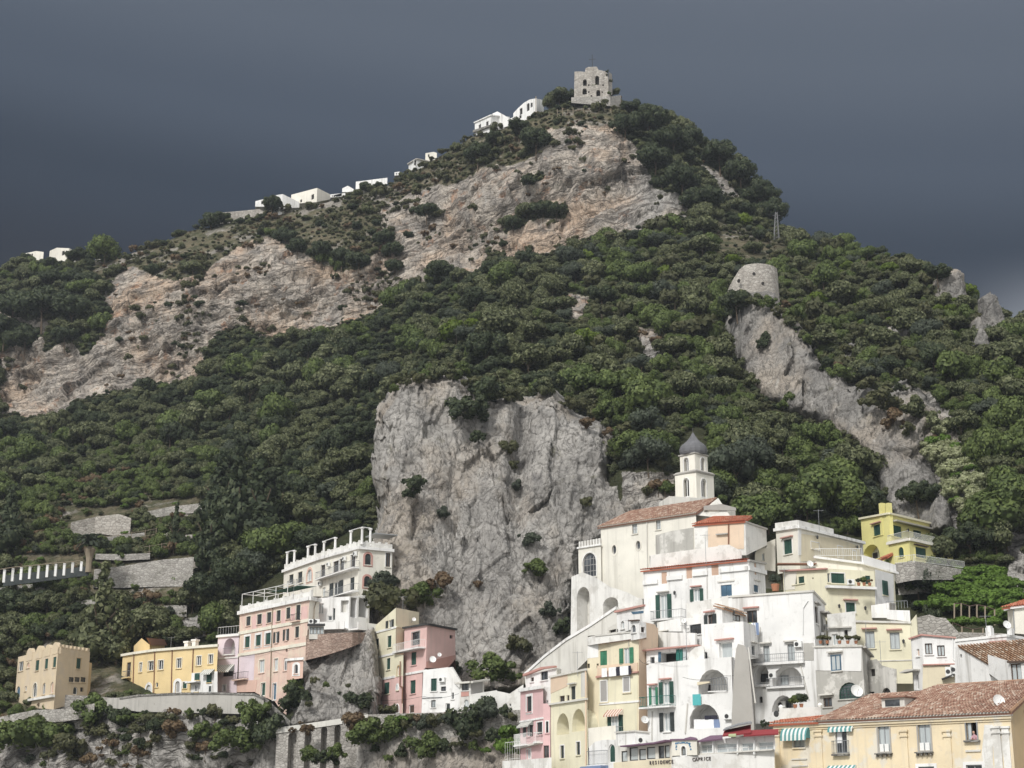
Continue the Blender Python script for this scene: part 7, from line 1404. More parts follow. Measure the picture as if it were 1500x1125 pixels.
for k in range(11):
    p = at(660+(690+34*k)/4.41, 60+470/4.41, 390.5-0.1*k) if k < 10 else at(895, 165, 389); m = MB(); m.tube(p-Vector((0, 0, 1.5)), p+Vector((0, 0, 1.3+0.3*(k % 2))), 0.09, 4); m.build('post', 'pale_wood', h.root)
m = MB(); m.tube(at(660+690/4.41, 60+455/4.41, 390.6), at(660+1030/4.41, 60+440/4.41, 389.6), 0.07, 4); m.build('rail', 'pale_wood', h.root)
h = House('summit_house', 'white flat roofed house at the left end of the summit', 'house', 'white', ZT)
a, b = h.chain([(157, 525, 610, 420), (262, 478, 590, 413), (375, 492, 560, 418)], 7); h.w(a, 'g', 181, 540, 197, 578, fr='dark_wood'); h.w(a, 'g', 229, 520, 245, 552, fr='dark_wood')
for f in (a, b): h.cornice(f, 0.3, 0.3, 'white')
h.slab(a, [(155, 580), (262, 545), (262, 556), (155, 596)], 'grey_stone', 0.6, 'balcony'); h.done()
h = House('summit_gable', 'white gabled house with a pale triangular wall next to the flat roofed one', 'house', 'white', ZT); a, = h.chain([(270, 490, 560, 416), (380, 490, 560, 414)], 5, polys={0: [(268, 545), (270, 470), (302, 455), (345, 478), (385, 505), (385, 545)]}); h.done()
h = House('summit_villa', 'stepped white villa with dark openings climbing to the summit tower', 'villa', 'white', ZT)
a, b = h.chain([(405, 470, 560, 411), (556, 372, 520, 403), (602, 382, 470, 406)], 6, polys={0: [(340, 560), (345, 515), (405, 492), (405, 467), (440, 430), (475, 398), (512, 378), (556, 370), (556, 470), (500, 505)]})
h.w(a, 'x', 492, 402, 510, 452, True); h.w(a, 'x', 516, 398, 530, 428, True); h.w(a, 'x', 446, 434, 464, 476); h.w(a, 'x', 443, 480, 458, 502); h.done()
h = House('green_roof_arbour', 'dense dark clipped arbour beside the summit tower', 'hedge', 'white', ZT)
for nm, px, py, Yd, r, kd, lb in (('hedge', 822, 146, 399, 4.2, 'dark', 'dense dark clipped arbour left of the summit tower'), ('hedge', 808, 148, 401, 3.2, 'dark', 'lower left half of the dark arbour beside the summit tower')):
    plant(nm, kd, at(px, py+8, Yd), r, lb, 'hedge', None, sz=0.8, trunk=False)
def mini(nm, lb, pts, T, Y0, wins=(), wall='white', roof=None, back=6, Ys=None):
    h = House(nm, lb, 'house', wall, T); F = h.chain([(x, yt, yb, Ys[i] if Ys else Y0) for i, (x, yt, yb) in enumerate(pts)], back)
    for i, *r in wins: h.w(F[i], 'x', *r)
    if roof:
        for f in F: h.cornice(f, 0.3, 0.4, roof)
    h.done(); return h
mini('ridge_house', 'white house with a brown pitched roof on the skyline left of the summit', [(1120, 148, 190), (1165, 122, 185), (1228, 135, 180)], ZO, 425, [(1, 1150, 130, 1163, 157)], Ys=(431, 424, 427), roof='grey_plaster')
mini('ridge_house', 'small cream box house just right of the brown roofed skyline house', [(1212, 92, 140), (1255, 84, 130), (1275, 90, 125)], ZO, 427, [(0, 1226, 98, 1234, 112)], roof=None, wall='pale_cream')
mini('ridge_house', 'long low pale blue house on the skyline', [(830, 248, 290), (1003, 226, 260)], ZO, 436, [(0, 860, 270, 880, 286)], 'white', Ys=(442, 434))
mini('ridge_house', 'tiny white domed hut on the skyline beside the long pale house', [(755, 285, 305), (785, 270, 305), (818, 288, 300)], ZO, 440)
mini('ridge_house', 'cream house with a steep lean-to roof on the skyline', [(475, 320, 370), (618, 282, 360), (690, 318, 345)], ZO, 440, [(0, 585, 318, 600, 345), (0, 523, 346, 534, 362)], 'pale_cream', Ys=(446, 438, 444))
mini('ridge_house', 'white house with a sloping roof half hidden by a skyline tree', [(390, 322, 390), (428, 316, 395), (520, 360, 390)], ZO, 438, [(1, 446, 372, 476, 392)], 'white', Ys=(444, 438, 441))
mini('ridge_house', 'low white shed behind the skyline tree at the end of the terrace wall', [(278, 355, 385), (392, 325, 385)], ZO, 446, [(0, 310, 355, 320, 372)], wall='white')
mini('ridge_house', 'cream farmhouse with a pitched end on the far left skyline', [(455, 735, 850), (520, 705, 850), (635, 710, 850), (725, 752, 830)], ZN, 470, [(1, 567, 735, 590, 775), (2, 675, 755, 690, 795)], 'pale_cream', Ys=(478, 468, 464, 470))
mini('ridge_house', 'long low pale house peeping over the dark trees on the far left skyline', [(218, 760, 830), (330, 735, 830), (400, 745, 830)], ZN, 476, [(0, 250, 768, 262, 785), (0, 290, 758, 302, 778)], 'pale_cream')
mini('ridge_house', 'tiny cream hut on the grassy skyline slope right of the farmhouse', [(875, 795, 830), (950, 785, 830)], ZN, 455, (), 'pale_cream', back=3)
for nm, lb, pts, Yd in (('terrace_wall', 'pale stone terrace wall on the skyline beside the hidden white houses', [(65, 420, 480), (200, 408, 470), (300, 398, 450), (370, 440, 470)], 434), ('terrace_wall', 'long stone terrace wall under the skyline houses', [(545, 405, 440), (700, 380, 420), (885, 345, 395)], 430), ('terrace_wall', 'short stone terrace wall on the dry slope under the skyline', [(505, 495, 525), (620, 497, 525)], 423)):
    h = House(nm, lb, 'wall', 'tower_stone', ZO); h.chain([(x, yt, yb, Yd) for x, yt, yb in pts], 2); h.done()
# round bastion on the spur
r0 = thing('bastion', 'round grey stone bastion on the rocky spur to the right', 'tower', at(1104, 440, 291)); zt_, zb_ = at(1104, 398, 291).z, at(1104, 470, 291).z; cx_, cy_ = at(1103, 420, 291).xy; m = MB(); R = 4.75
n = 28
for i in range(n):
    a0, a1 = 6.2832*i/n, 6.2832*(i+1)/n
    def top(an): return zt_-1.2 + 1.2*min(1, max(0, 0.75+0.5*math.cos(an+0.6))) - (3.6 if False else max(0, -math.cos(an)-0.55)*6)
    for (ra, za, rb, zb2) in ((R*1.06, zb_, R, None),):
        A = Vector((cx_+ra*math.cos(a0), cy_+ra*math.sin(a0), za)); B = Vector((cx_+ra*math.cos(a1), cy_+ra*math.sin(a1), za)); C_ = Vector((cx_+rb*math.cos(a1), cy_+rb*math.sin(a1), top(a1))); D_ = Vector((cx_+rb*math.cos(a0), cy_+rb*math.sin(a0), top(a0)))
        m.face([A, B, C_, D_]); I0 = Vector((cx_+(rb-0.6)*math.cos(a0), cy_+(rb-0.6)*math.sin(a0), top(a0))); I1 = Vector((cx_+(rb-0.6)*math.cos(a1), cy_+(rb-0.6)*math.sin(a1), top(a1))); m.face([D_, C_, I1, I0]); m.face([I0, I1, I1-Vector((0, 0, 3)), I0-Vector((0, 0, 3))])
m.build('wall', 'tower_stone', r0)
for x, y in ((1082, 412), (1117, 416), (1104, 402)): p = at(x, y, 286.6); m = MB(); m.lathe(p, [(0.3, 0), (0.3, 0.5), (0, 0.5)], 8, Vector((0, -1, 0))); m.build('loophole', 'interior_dark', r0)
# pylon and poles
r0 = thing('pylon', 'slender lattice pylon on the right shoulder of the mountain', 'pylon', at(1137, 357, 360)); b0, t0 = at(1137, 358, 360), at(1137, 311, 360); m = MB(); hw = 0.75
for sx_, sy_ in ((-1, -1), (1, -1), (1, 1), (-1, 1)): m.tube(b0+Vector((sx_*hw, sy_*hw, -1)), t0+Vector((sx_*0.2, sy_*0.2, 0)), 0.09, 4)
for k in range(8):
    q = k/8; q2 = (k+1)/8; w0, w1 = hw*(1-q)+0.2*q, hw*(1-q2)+0.2*q2; pa, pb = b0.lerp(t0, q), b0.lerp(t0, q2)
    for s_ in (-1, 1): m.tube(pa+Vector((s_*w0, -w0, 0)), pb+Vector((-s_*w1, -w1, 0)), 0.05, 3)
m.build('lattice', 'steel', r0); m = MB(); m.tube(t0-Vector((0, 0, 0.8))+Vector((-0.9, 0, 0)), t0-Vector((0, 0, 0.8))+Vector((0.9, 0, 0)), 0.07, 4); m.build('crossarm', 'steel', r0)
def pole(lb, px, py0, py1, Yd, r, mat, nm='pole'):
    r0 = MB(); r0.tube(at(px, py1+10, Yd), at(px, py0, Yd), r, 6); o = r0.build(nm, mat, None); return tag(o, lb, 'pole')
pole('white pole standing in the wood above the crag', 796, 431, 450, 318, 0.16, 'white_paint'); pole('thin wooden pole on the summit beside the stepped white villa', 785, 141, 178, 402, 0.13, 'pale_wood'); pole('short second pole right of the white one in the wood', 805, 434, 446, 320, 0.10, 'pale_wood')
# ================= terraced gardens at the left =================
ZQ = (5, 0, 680)
for nm, lb, pts, Yd, mt in (('terrace_wall', 'bright pale garden wall high on the left terraces', [(520, 425, 530), (700, 385, 500), (870, 365, 520), (960, 395, 520)], 292, 'tower_stone'), ('terrace_wall', 'long grey garden wall below the palm tree on the left', [(690, 770, 900), (900, 745, 900), (1180, 700, 890), (1420, 680, 890)], 268, 'rubble_stone'),
    ('terrace_wall', 'short garden wall at the upper right of the terraces beside the cedar', [(1080, 345, 390), (1250, 310, 370), (1480, 285, 345)], 294, 'rubble_stone'), ('terrace_wall', 'lowest garden wall above the yellow house', [(900, 1075, 1130), (1130, 1040, 1110), (1370, 1030, 1110)], 264, 'rubble_stone'), ('terrace_wall', 'pale wall patch right of the dark cypress', [(1315, 520, 590), (1410, 515, 580)], 284, 'tower_stone'), ('terrace_wall', 'slanting pale wall left of the dark cypress', [(1080, 570, 620), (1230, 500, 600)], 284, 'tower_stone')):
    h = House(nm, lb, 'wall', mt, ZQ); h.chain([(x, yt, yb+6, surf(x/5, 680+yb/5)-0.4) for i, (x, yt, yb) in enumerate(pts)], 3); h.done()
r0 = thing('pillar_pergola', 'garden pergola with a row of white pillars at the left edge', 'pergola', at(60, 842, 270)); tops = []
for i, (x, y0, y1) in enumerate(((-35, 772, 835), (28, 762, 824), (90, 752, 815), (152, 745, 805), (215, 740, 798), (278, 733, 795), (343, 726, 785), (405, 720, 778), (468, 715, 772), (530, 710, 752), (594, 702, 740))):
    Yd = 270-0.3*i; p, q = at(x/5, 680+y1/5+1.5, Yd), at(x/5, 680+y0/5+2, Yd); m = MB(); f = Face((p.x-0.2, p.y), (p.x+0.2, p.y)); m.box(f, 0, p.z-0.8, 0.4, q.z, -0.4, 0); m.build('pillar', 'white', r0); tops.append(q)
m = MB()
for p, q in zip(tops[:-1], tops[1:]): m.tube(p+Vector((0, -0.3, 0.08)), q+Vector((0, -0.3, 0.08)), 0.07, 4); m.tube(p+Vector((0, -3, 0.3)) + Vector((0, 6, 0)), p, 0.05, 4)
m.build('beam', 'pale_wood', r0); m = MB(); f = Face(tops[0].xy, tops[-1].xy); m.prism(f, [(0, tops[0].z-2.2), (f.L, tops[-1].z-1.9), (f.L, tops[-1].z-0.3), (0, tops[0].z-0.3)], -3.2, -3.0); m.build('back_wall', 'dark_shutter', r0)
# ================= notable trees and plants =================
def T_(nm, kd, px, py, Yd, r, lb, cat='tree', sz=1.0, trunk=True, group=None, var=None, snap=True):
    sd = surf(px, py)
    if snap: Yd = (min(Yd, sd-0.3) if py > 1000 and px < 780 else sd-0.3*r)
    if cat in ('shrub', 'creeper') and 'bush'+kd in CR: kd = 'bush'+kd; r *= 1.08
    return plant(nm, kd, at(px, py, Yd), r, lb, cat, group, sz=sz, trunk=trunk, var=var)
T_('cypress', 'cypress', 257, 803, 282, 3.9, 'dark slender cypress rising between the garden walls'); T_('conifer', 'cone', 145, 962, 262, 7.4, 'tall light green conifer above the scalloped villa'); T_('conifer', 'cone', 172, 965, 261, 4.4, 'darker slim conifer leaning on the tall light green one', sz=1.1)
T_('cedar', 'cedar', 345, 800, 272, 9.2, 'huge dark conical cedar on the left slope', sz=1.0); T_('cedar', 'cedar', 312, 830, 270, 6.8, 'dark conifer at the left foot of the huge cedar'); T_('dark_oak_tree', 'dark', 300, 890, 263, 4.8, 'big dark bushy tree above the yellow house'); T_('dark_oak_tree', 'dark', 345, 870, 262, 5.0, 'broad dark tree behind the lavender house roof'); T_('cedar', 'cedar', 10, 810, 284, 6.5, 'dark conifer at the left edge of the picture')
T_('cedar', 'cedar', 378, 790, 268, 7.6, 'dark conical cedar right of the huge one'); T_('cedar', 'cedar', 322, 770, 276, 7.0, 'dark conical cedar rising behind the huge one to the left'); T_('cypress', 'cypress', 408, 770, 270, 5.0, 'dark cypress between cedars and colonnaded villa'); T_('broadleaf_tree', 'broad', 400, 826, 262, 4.8, 'bright green round tree behind the colonnaded villa'); T_('broadleaf_tree', 'broad', 432, 800, 264, 3.5, 'small bright tree above the colonnaded villa roof'); T_('olive_tree', 'olive', 375, 850, 261, 4.0, 'grey green tree left of the colonnaded villa')
for i, (x, y, Yd, r, lb) in enumerate(((20, 470, 422, 7.5, 'large dark evergreen at the far left skyline'), (62, 470, 418, 8.5, 'widest dark evergreen under the far left farmhouse'), (105, 475, 415, 7.0, 'dark evergreen right of the widest one on the left skyline'), (35, 515, 412, 6.5, 'lower dark evergreen hanging over the left cliff'), (95, 505, 410, 5.0, 'small dark evergreen at the lip of the left cliff'), (5, 500, 415, 6.5, 'dark evergreen cut by the left edge above the cliff'))): T_('evergreen_oak', 'dark', x, y, Yd, r, lb, sz=0.9)
T_('broadleaf_tree', 'broad', 152, 384, 448, 5.2, 'single bright green tree on the skyline right of the farmhouse'); T_('dark_oak_tree', 'dark', 398, 312, 436, 4.2, 'dark round tree in front of the skyline houses')
for i, (x, y, Yd, r, lb) in enumerate(((578, 402, 400, 3.4, 'lowest tree of the dark clump hanging down the upper cliff'), (575, 380, 402, 3.8, 'middle tree of the dark clump hanging down the upper cliff'), (562, 362, 405, 3.8, 'top tree of the dark clump hanging down the upper cliff'), (470, 382, 408, 4.2, 'wide dark tree on the cliff ledge in the middle left'), (500, 388, 406, 4.0, 'dark tree right of the wide one on the cliff ledge'), (435, 372, 410, 3.4, 'dark tree left of the wide one on the cliff ledge'), (525, 392, 404, 3.2, 'dark tree at the right end of the cliff ledge'),
    (795, 318, 378, 3.2, 'dark bush on the small ledge in the middle of the upper cliff'), (815, 318, 377, 2.8, 'right half of the bush on the small cliff ledge'), (752, 338, 379, 2.6, 'dark bush low on the upper cliff'), (700, 240, 402, 5.0, 'dark bush below the flat roofed summit house'), (785, 222, 392, 5.2, 'dark hanging bush at the left top of the upper cliff'), (760, 200, 402, 4.0, 'dark bush below the stepped summit villa'), (725, 215, 404, 3.6, 'dark bush between the two summit houses'), (775, 272, 381, 2.0, 'little dark bush high on the upper cliff'), (625, 320, 388, 3.6, 'dark bush on the left part of the upper cliff'), (645, 415, 372, 4.5, 'dark tree on the cliff foot above the wood'))): T_('dark_oak_tree', 'dark', x, y, Yd, r, lb)
for i, (x, y, Yd, r, lb) in enumerate(((915, 200, 384, 5.0, 'dark tree right below the summit tower'), (950, 195, 388, 6.0, 'round dark tree on the right summit shoulder'), (985, 225, 384, 6.0, 'dark tree stepping down the right summit shoulder'), (1010, 215, 390, 4.5, 'skyline tree on the right summit shoulder'), (960, 250, 378, 5.5, 'dark tree on the edge of the upper cliff, right side'), (1000, 285, 372, 6.0, 'large dark tree at the right end of the upper cliff'), (1055, 245, 386, 6.0, 'dark skyline tree halfway down the right flank'), (1085, 275, 380, 6.5, 'large dark skyline tree on the right flank'), (1115, 305, 372, 6.0, 'lower dark skyline tree on the right flank'), (1130, 330, 366, 5.5, 'lowest dark skyline tree of the right flank beside the pylon'), (1030, 310, 366, 5.5, 'dark tree under the right end of the upper cliff'))): T_('evergreen_oak', 'dark', x, y, Yd, r, lb)
T_('dark_oak_tree', 'dark', 1374, 412, 296, 2.8, 'dark little tree on the shoulder of the squat pinnacle'); T_('dark_oak_tree', 'dark', 1080, 460, 302, 4.0, 'dark green tree just left under the bastion')
T_('lime_tree', 'lime', 668, 500, 296, 3.6, 'yellow green tree standing out in the middle wood'); T_('lime_tree', 'lime', 690, 487, 300, 2.4, 'smaller yellow green tree right of the first')
# plants on the crag
for i, (kd, x, y, Yd, r, lb) in enumerate((('dark', 607, 722, 230, 2.0, 'dark round bush alone on the left face of the crag'), ('dark', 598, 732, 230, 1.3, 'smaller left part of the lone bush on the crag'), ('broad', 785, 848, 226, 2.1, 'green bush low on the middle of the crag'), ('olive', 776, 800, 228, 1.6, 'faded grey tuft above the green bush on the crag'), ('dark', 690, 622, 247, 3.6, 'dark tree filling the notch at the top of the crag'), ('dark', 712, 595, 250, 3.6, 'dark tree right of the notch at the top of the crag'), ('dark', 700, 650, 246, 1.6, 'lower dark bush in the notch of the crag'), ('dark', 743, 985, 215, 3.6, 'large dark bush at the foot of the crag above the lane wall'), ('broad', 727, 1003, 214, 2.8, 'left part of the large bush above the lane wall'), ('scrub', 760, 960, 217, 2.5, 'yellowish bush at the crag foot above the dark one'), ('olive', 805, 905, 222, 1.6, 'grey tuft left of the church arches'), ('dark', 828, 935, 213, 2.2, 'dark bush beside the tall church arch'), ('scrub', 565, 905, 227, 4.2, 'brownish bush hanging between villa and yellow tenement'), ('olive', 560, 880, 229, 3.4, 'grey bush right of the colonnaded villa'), ('broad', 612, 888, 225, 2.4, 'green bush on the crag above the pink tower house'), ('dry', 645, 870, 226, 2.4, 'reddish dry bush on the crag above the pink tower house'), ('dark', 662, 985, 214, 1.6, 'dark bush at the right corner of the pink tower house'), ('scrub', 752, 690, 230, 1.4, 'dry tuft in the cleft of the crag'), ('scrub', 745, 665, 234, 1.8, 'yellow tuft high in the cleft of the crag'), ('olive', 760, 720, 228, 1.5, 'grey green tuft low in the cleft of the crag'), ('scrub', 835, 600, 240, 1.8, 'yellow brown tuft on the right top of the crag'), ('dry', 860, 628, 238, 1.6, 'rusty tuft near the right edge of the crag top'), ('scrub', 640, 555, 250, 1.6, 'dry tuft on the left top of the crag'), ('olive', 650, 760, 228, 1.4, 'grey tuft on the middle left of the crag'), ('dry', 700, 862, 226, 1.0, 'dry tuft on the lower crag'), ('scrub', 860, 745, 229, 1.5, 'scrubby tuft right on the crag above the church roof'))): T_('shrub' if kd in ('scrub', 'dry', 'olive') else 'bush', kd, x, y, Yd, r, lb, 'shrub', trunk=False)
# rock face and road edge plants
for i, (kd, x, y, Yd, r, lb) in enumerate((('dark', 435, 1035, 217.5, 2.6, 'green climber on the rock left of the viaduct stair'), ('broad', 432, 1015, 219, 1.8, 'upper part of the climber below the little chapel'), ('dark', 510, 1038, 218.5, 2.4, 'rounded dark bush left of the yellow tenement'), ('dark', 530, 1040, 218, 2.0, 'second dark bush touching the yellow tenement'), ('broad', 497, 957, 218, 1.5, 'green tuft on the brick wall'), ('broad', 545, 1095, 211.5, 3.0, 'glossy green bush hanging under the road right of the arches'), ('broad', 578, 1085, 211, 2.4, 'green bush under the road below the pink ground floor'), ('dark', 690, 1078, 208, 4.0, 'large dark green bush below the lane wall'), ('dark', 715, 1062, 206.5, 2.8, 'dark bush right of the large one below the lane wall'), ('broad', 635, 1110, 209, 2.4, 'leafy bush low below the road'), ('dry', 520, 1070, 212.5, 2.4, 'rusty dry bush above the viaduct end'), ('dry', 615, 1070, 210.5, 1.8, 'rusty dry tuft under the pink ground floor'), ('dry', 660, 1062, 208.5, 1.6, 'small rusty tuft under the white house'), ('vine', 750, 1110, 193, 2.6, 'bright ivy on the rock beside the base wall'), ('vine', 745, 1085, 198, 2.2, 'upper ivy patch on the rock beside the base wall'), ('broad', 300, 1085, 224, 2.2, 'round green bush alone on the pale cliff under the palace'), ('dark', 175, 1060, 233, 2.4, 'dark bush under the left end of the yellow house'), ('broad', 40, 1105, 236, 4.2, 'wide green bush at the bottom left corner'), ('broad', 75, 1090, 234, 3.4, 'green bush right of the corner bush'), ('broad', 140, 1062, 234, 3.2, 'fresh green slope bush under the tan villa'), ('scrub', 100, 1110, 232, 3.0, 'olive scrub low at the bottom left'), ('broad', 375, 1065, 219, 3.0, 'green bush beside the stair ramp'), ('dark', 390, 1085, 217, 3.0, 'dark bush left of the first viaduct arch'), ('dry', 255, 1080, 226, 2.4, 'brown dry bush on the pale cliff'), ('broad', 345, 1100, 219, 2.6, 'lower green bush on the pale cliff'), ('dry', 448, 1075, 212.5, 1.4, 'rusty tuft on the first viaduct pier'), ('broad', 452, 1115, 211, 1.6, 'green bush in the second viaduct arch'), ('dark', 475, 1120, 211, 1.6, 'dark bush in the third viaduct arch'), ('broad', 492, 1110, 211, 1.5, 'green bush at the last viaduct arch'))): T_('bush' if kd in ('dark', 'broad') else 'shrub', kd, x, y+4, Yd, r, lb, 'shrub', trunk=False)
# bushes overhanging the top of the crag and the spur
rb = np.random.RandomState(21)
for x, y, Yd, r, kd, lb in ((889, 107, 392.5, 0.7, 'dark', 'ivy tuft on the broken right top of the ruined tower'), (895, 120, 391.5, 0.6, 'scrub', 'dry tuft on the right edge of the ruined tower'), (892, 139, 390, 0.7, 'broad', 'green bush at the right foot of the ruined tower'), (889, 112, 392.0, 0.6, 'scrub', 'small tuft under the ivy on the ruined tower')): T_('bush', kd, x, y, Yd, r, lb, 'shrub', trunk=False, snap=False)
for x0, y0, x1, y1, n_ in ((592, 560, 690, 556, 6), (690, 575, 830, 578, 10), (835, 596, 900, 625, 5)):
    for j in range(n_):
        t_ = (j+rb.rand())/n_; kd = rb.choice(['oak', 'scrub', 'dark', 'broad']); T_('overhanging_bush', kd, x0+(x1-x0)*t_, y0+(y1-y0)*t_+rb.uniform(-6, 2), 0, rb.uniform(1.4, 2.6), 'bush leaning over the top edge of the grey crag', 'shrub', trunk=False, group='bushes along the top of the crag')
for x0, y0, x1, y1, n_ in ((575, 572, 600, 556, 3), (600, 556, 684, 548, 9), (684, 560, 750, 590, 11), (745, 585, 822, 566, 8), (825, 575, 888, 612, 8), (888, 625, 900, 690, 5)):
    for j in range(n_):
        t_ = (j+rb.rand())/n_; kd = rb.choice(['scrub', 'oak', 'broad', 'dark', 'dry'], p=[.34, .28, .16, .14, .08]); T_('overhanging_bush', kd, x0+(x1-x0)*t_, y0+(y1-y0)*t_+rb.uniform(-3, 9), 0, rb.uniform(0.7, 2.0), 'bush leaning over the top edge of the grey crag', 'shrub', trunk=False, group='bushes along the top of the crag')
for x0, y0, x1, y1, n_ in ((1062, 492, 1118, 590, 3), (1122, 596, 1229, 646, 4), (1232, 650, 1298, 732, 4), (1145, 455, 1190, 505, 6), (1195, 525, 1245, 560, 5), (1300, 580, 1345, 560, 5), (1360, 600, 1385, 740, 9)):
    for j in range(n_):
        t_ = (j+rb.rand())/n_; kd = rb.choice(['scrub', 'oak', 'broad', 'dark', 'dry'], p=[.30, .34, .14, .16, .06]); T_('overhanging_bush', kd, x0+(x1-x0)*t_+rb.uniform(-5, 5), y0+(y1-y0)*t_+rb.uniform(-2, 10), 0, rb.uniform(0.6, 1.8), 'bush growing along the edge of the limestone spur', 'shrub', trunk=False, group='bushes along the limestone spur')
def fringe(L, n_, grp, lb, r0_, r1_, dy):
    for j in range(n_):
        t_ = (j+rb.rand())/n_*(len(L)-1); k_ = min(int(t_), len(L)-2); a_, b_ = L[k_], L[k_+1]; q = t_-k_; x, y, Yd = [a_[m_]+(b_[m_]-a_[m_])*q for m_ in range(3)]; kd = rb.choice(['scrub', 'broad', 'dark', 'dry', 'vine', 'olive'], p=[.26, .26, .20, .12, .06, .10])
        T_('hanging_bush', kd, x+rb.uniform(-4, 4), y+rb.uniform(0, dy), Yd-0.4, rb.uniform(r0_, r1_), lb, 'shrub', trunk=False, group=grp, sz=rb.uniform(0.7, 1.3))
fringe([(5, 1072, 241), (100, 1062, 234), (160, 1050, 230), (230, 1050, 227), (320, 1050, 223), (400, 1066, 217)], 24, 'scrub under the retaining wall', 'scrubby bush on the cliff under the retaining wall', 0.4, 1.25, 60)
fringe([(535, 1062, 213), (600, 1060, 210), (690, 1056, 206), (760, 1052, 202)], 34, 'scrub under the lane wall', 'scrubby bush on the cliff under the road right of the viaduct', 0.5, 1.5, 60)
fringe([(428, 1040, 216), (455, 1000, 215.5), (500, 985, 216), (545, 1000, 216)], 9, 'tufts on the dark rock face', 'tuft on the dark rock face under the brick wall', 0.35, 0.9, 45)
for lb, pts in (('tiny white wall house above the long skyline terrace wall', [(690, 318, 335), (772, 310, 325)]), ('little white hut under the brown roofed skyline house', [(1042, 196, 215), (1070, 192, 212)]), ('low cream wall house left of the tiny white hut', [(708, 322, 334), (752, 312, 330)])):
    mini('ridge_house', lb, pts, ZO, 436, [(0, pts[0][0]+8, pts[0][1]+5, pts[0][0]+14, pts[0][1]+12)], back=3)
for x, y, r, kd, lb in ((1205, 512, 3.4, 'oak', 'round bush over the upper right edge of the limestone spur'), (1190, 488, 2.4, 'scrub', 'small bush above the round one on the spur'), (1255, 560, 3.0, 'oak', 'bush in the middle saddle of the limestone spur'), (1272, 575, 2.4, 'scrub', 'dry bush right of the saddle bush on the spur'), (1292, 606, 3.4, 'scrub', 'wide olive brown bush on the lower spur'), (1310, 630, 2.6, 'dry', 'rusty bush below the wide one on the lower spur'), (1345, 612, 2.8, 'oak', 'green bush on the right lobe of the spur'), (1330, 640, 1.8, 'scrub', 'small bush in the lower spur gully'), (1119, 512, 1.5, 'dark', 'dark narrow bush on the upper spur face'), (1122, 500, 1.2, 'dark', 'smaller dark bush above the narrow one on the spur'), (1140, 465, 1.6, 'scrub', 'tuft under the right side of the bastion'), (1090, 450, 2.6, 'oak', 'bush under the left side of the bastion'), (1075, 470, 2.4, 'dark', 'dark bush at the left edge of the spur'), (1112, 449, 1.9, 'oak', 'bush in the middle under the bastion'), (1128, 452, 1.7, 'broad', 'leafy bush under the right half of the bastion'), (1140, 446, 1.5, 'dark', 'dark bush at the right foot of the bastion'), (1155, 600, 2.0, 'broad', 'bush at the lower edge of the upper spur'), (1352, 742, 2.8, 'dark', 'dark bush low on the spur behind the lemon villa'), (1320, 560, 2.0, 'scrub', 'tuft on the crest of the lower spur'), (1225, 545, 1.6, 'dry', 'rusty tuft on the crest of the spur'), (1165, 470, 2.2, 'broad', 'leafy bush on the upper right edge of the spur')): T_('bush' if kd not in ('scrub', 'dry') else 'shrub', kd, x, y, 0, r, lb, 'shrub', trunk=False)
# palm-like tree on the terraces
r0 = thing('palm_tree', 'shaggy broad crowned palm tree on the left garden terrace', 'palm tree', at(130, 833, 270)); p0 = at(130, 830, 270); m = MB(); m.lathe(p0-Vector((0, 0, 1)), [(0.55, 0), (0.5, 1.5), (0.6, 2.6), (1.05, 3.9), (0.5, 4.4)], 10); m.build('trunk', 'pale_wood', r0, True)
rn = random.Random(3)
for k in range(60):
    an = rn.uniform(0, 6.28); L_ = rn.uniform(1.8, 3.0); m = MB(); pr = p0+Vector((0, 0, 3.5)); d = Vector((math.cos(an), math.sin(an), 0)); sd = Vector((-d.y, d.x, 0))*0.3; e0 = rn.uniform(0.5, 1.1)
    for j in range(4):
        q = pr + d*(L_/4) + Vector((0, 0, e0-0.42*j)); m.face([pr-sd, pr+sd, q+sd*0.8, q-sd*0.8]); pr = q
    m.build('frond', LEAF['olive'], r0)
# vines on the right terrace
for i, (x, y, Yd, r, lb) in enumerate(((1335, 848, 208, 2.8, 'dark green bush at the left end of the vine terrace'), (1322, 868, 204, 2.4, 'dark bush below the stone terrace wall'), (1362, 850, 208, 2.6, 'leafy bush under the lemon villa railing'), (1350, 872, 203, 2.6, 'leafy bush left of the vine pergola'))): T_('bush', 'broad', x, y, Yd, r, lb, 'shrub', trunk=False)
VP = [(1372, 862), (1410, 838), (1450, 832), (1500, 868), (1530, 900), (1480, 925), (1460, 900), (1370, 898), (1345, 885)]
nv_ = 0; rv = np.random.RandomState(12)
for j in range(400):
    x, y = rv.uniform(1340, 1535), rv.uniform(830, 926)
    if not inpoly(np.array([x]), np.array([y]), VP)[0]: continue
    T_('grape_vine', 'vine', x, y+6, 0, rv.uniform(1.5, 2.4), 'bright green vine leaves spread over the terrace pergola', 'vine', trunk=False, group='vines on the pergola terrace', sz=0.8); nv_ += 1
    if nv_ > 75: break
for x in (1398, 1412, 1426, 1441, 1456): T_('grape_vine', 'vine', x, 921, 191, 1.6, 'bright vine leaves on the low front pergola', 'vine', trunk=False, group='vines on the low front pergola', sz=0.75, snap=False)
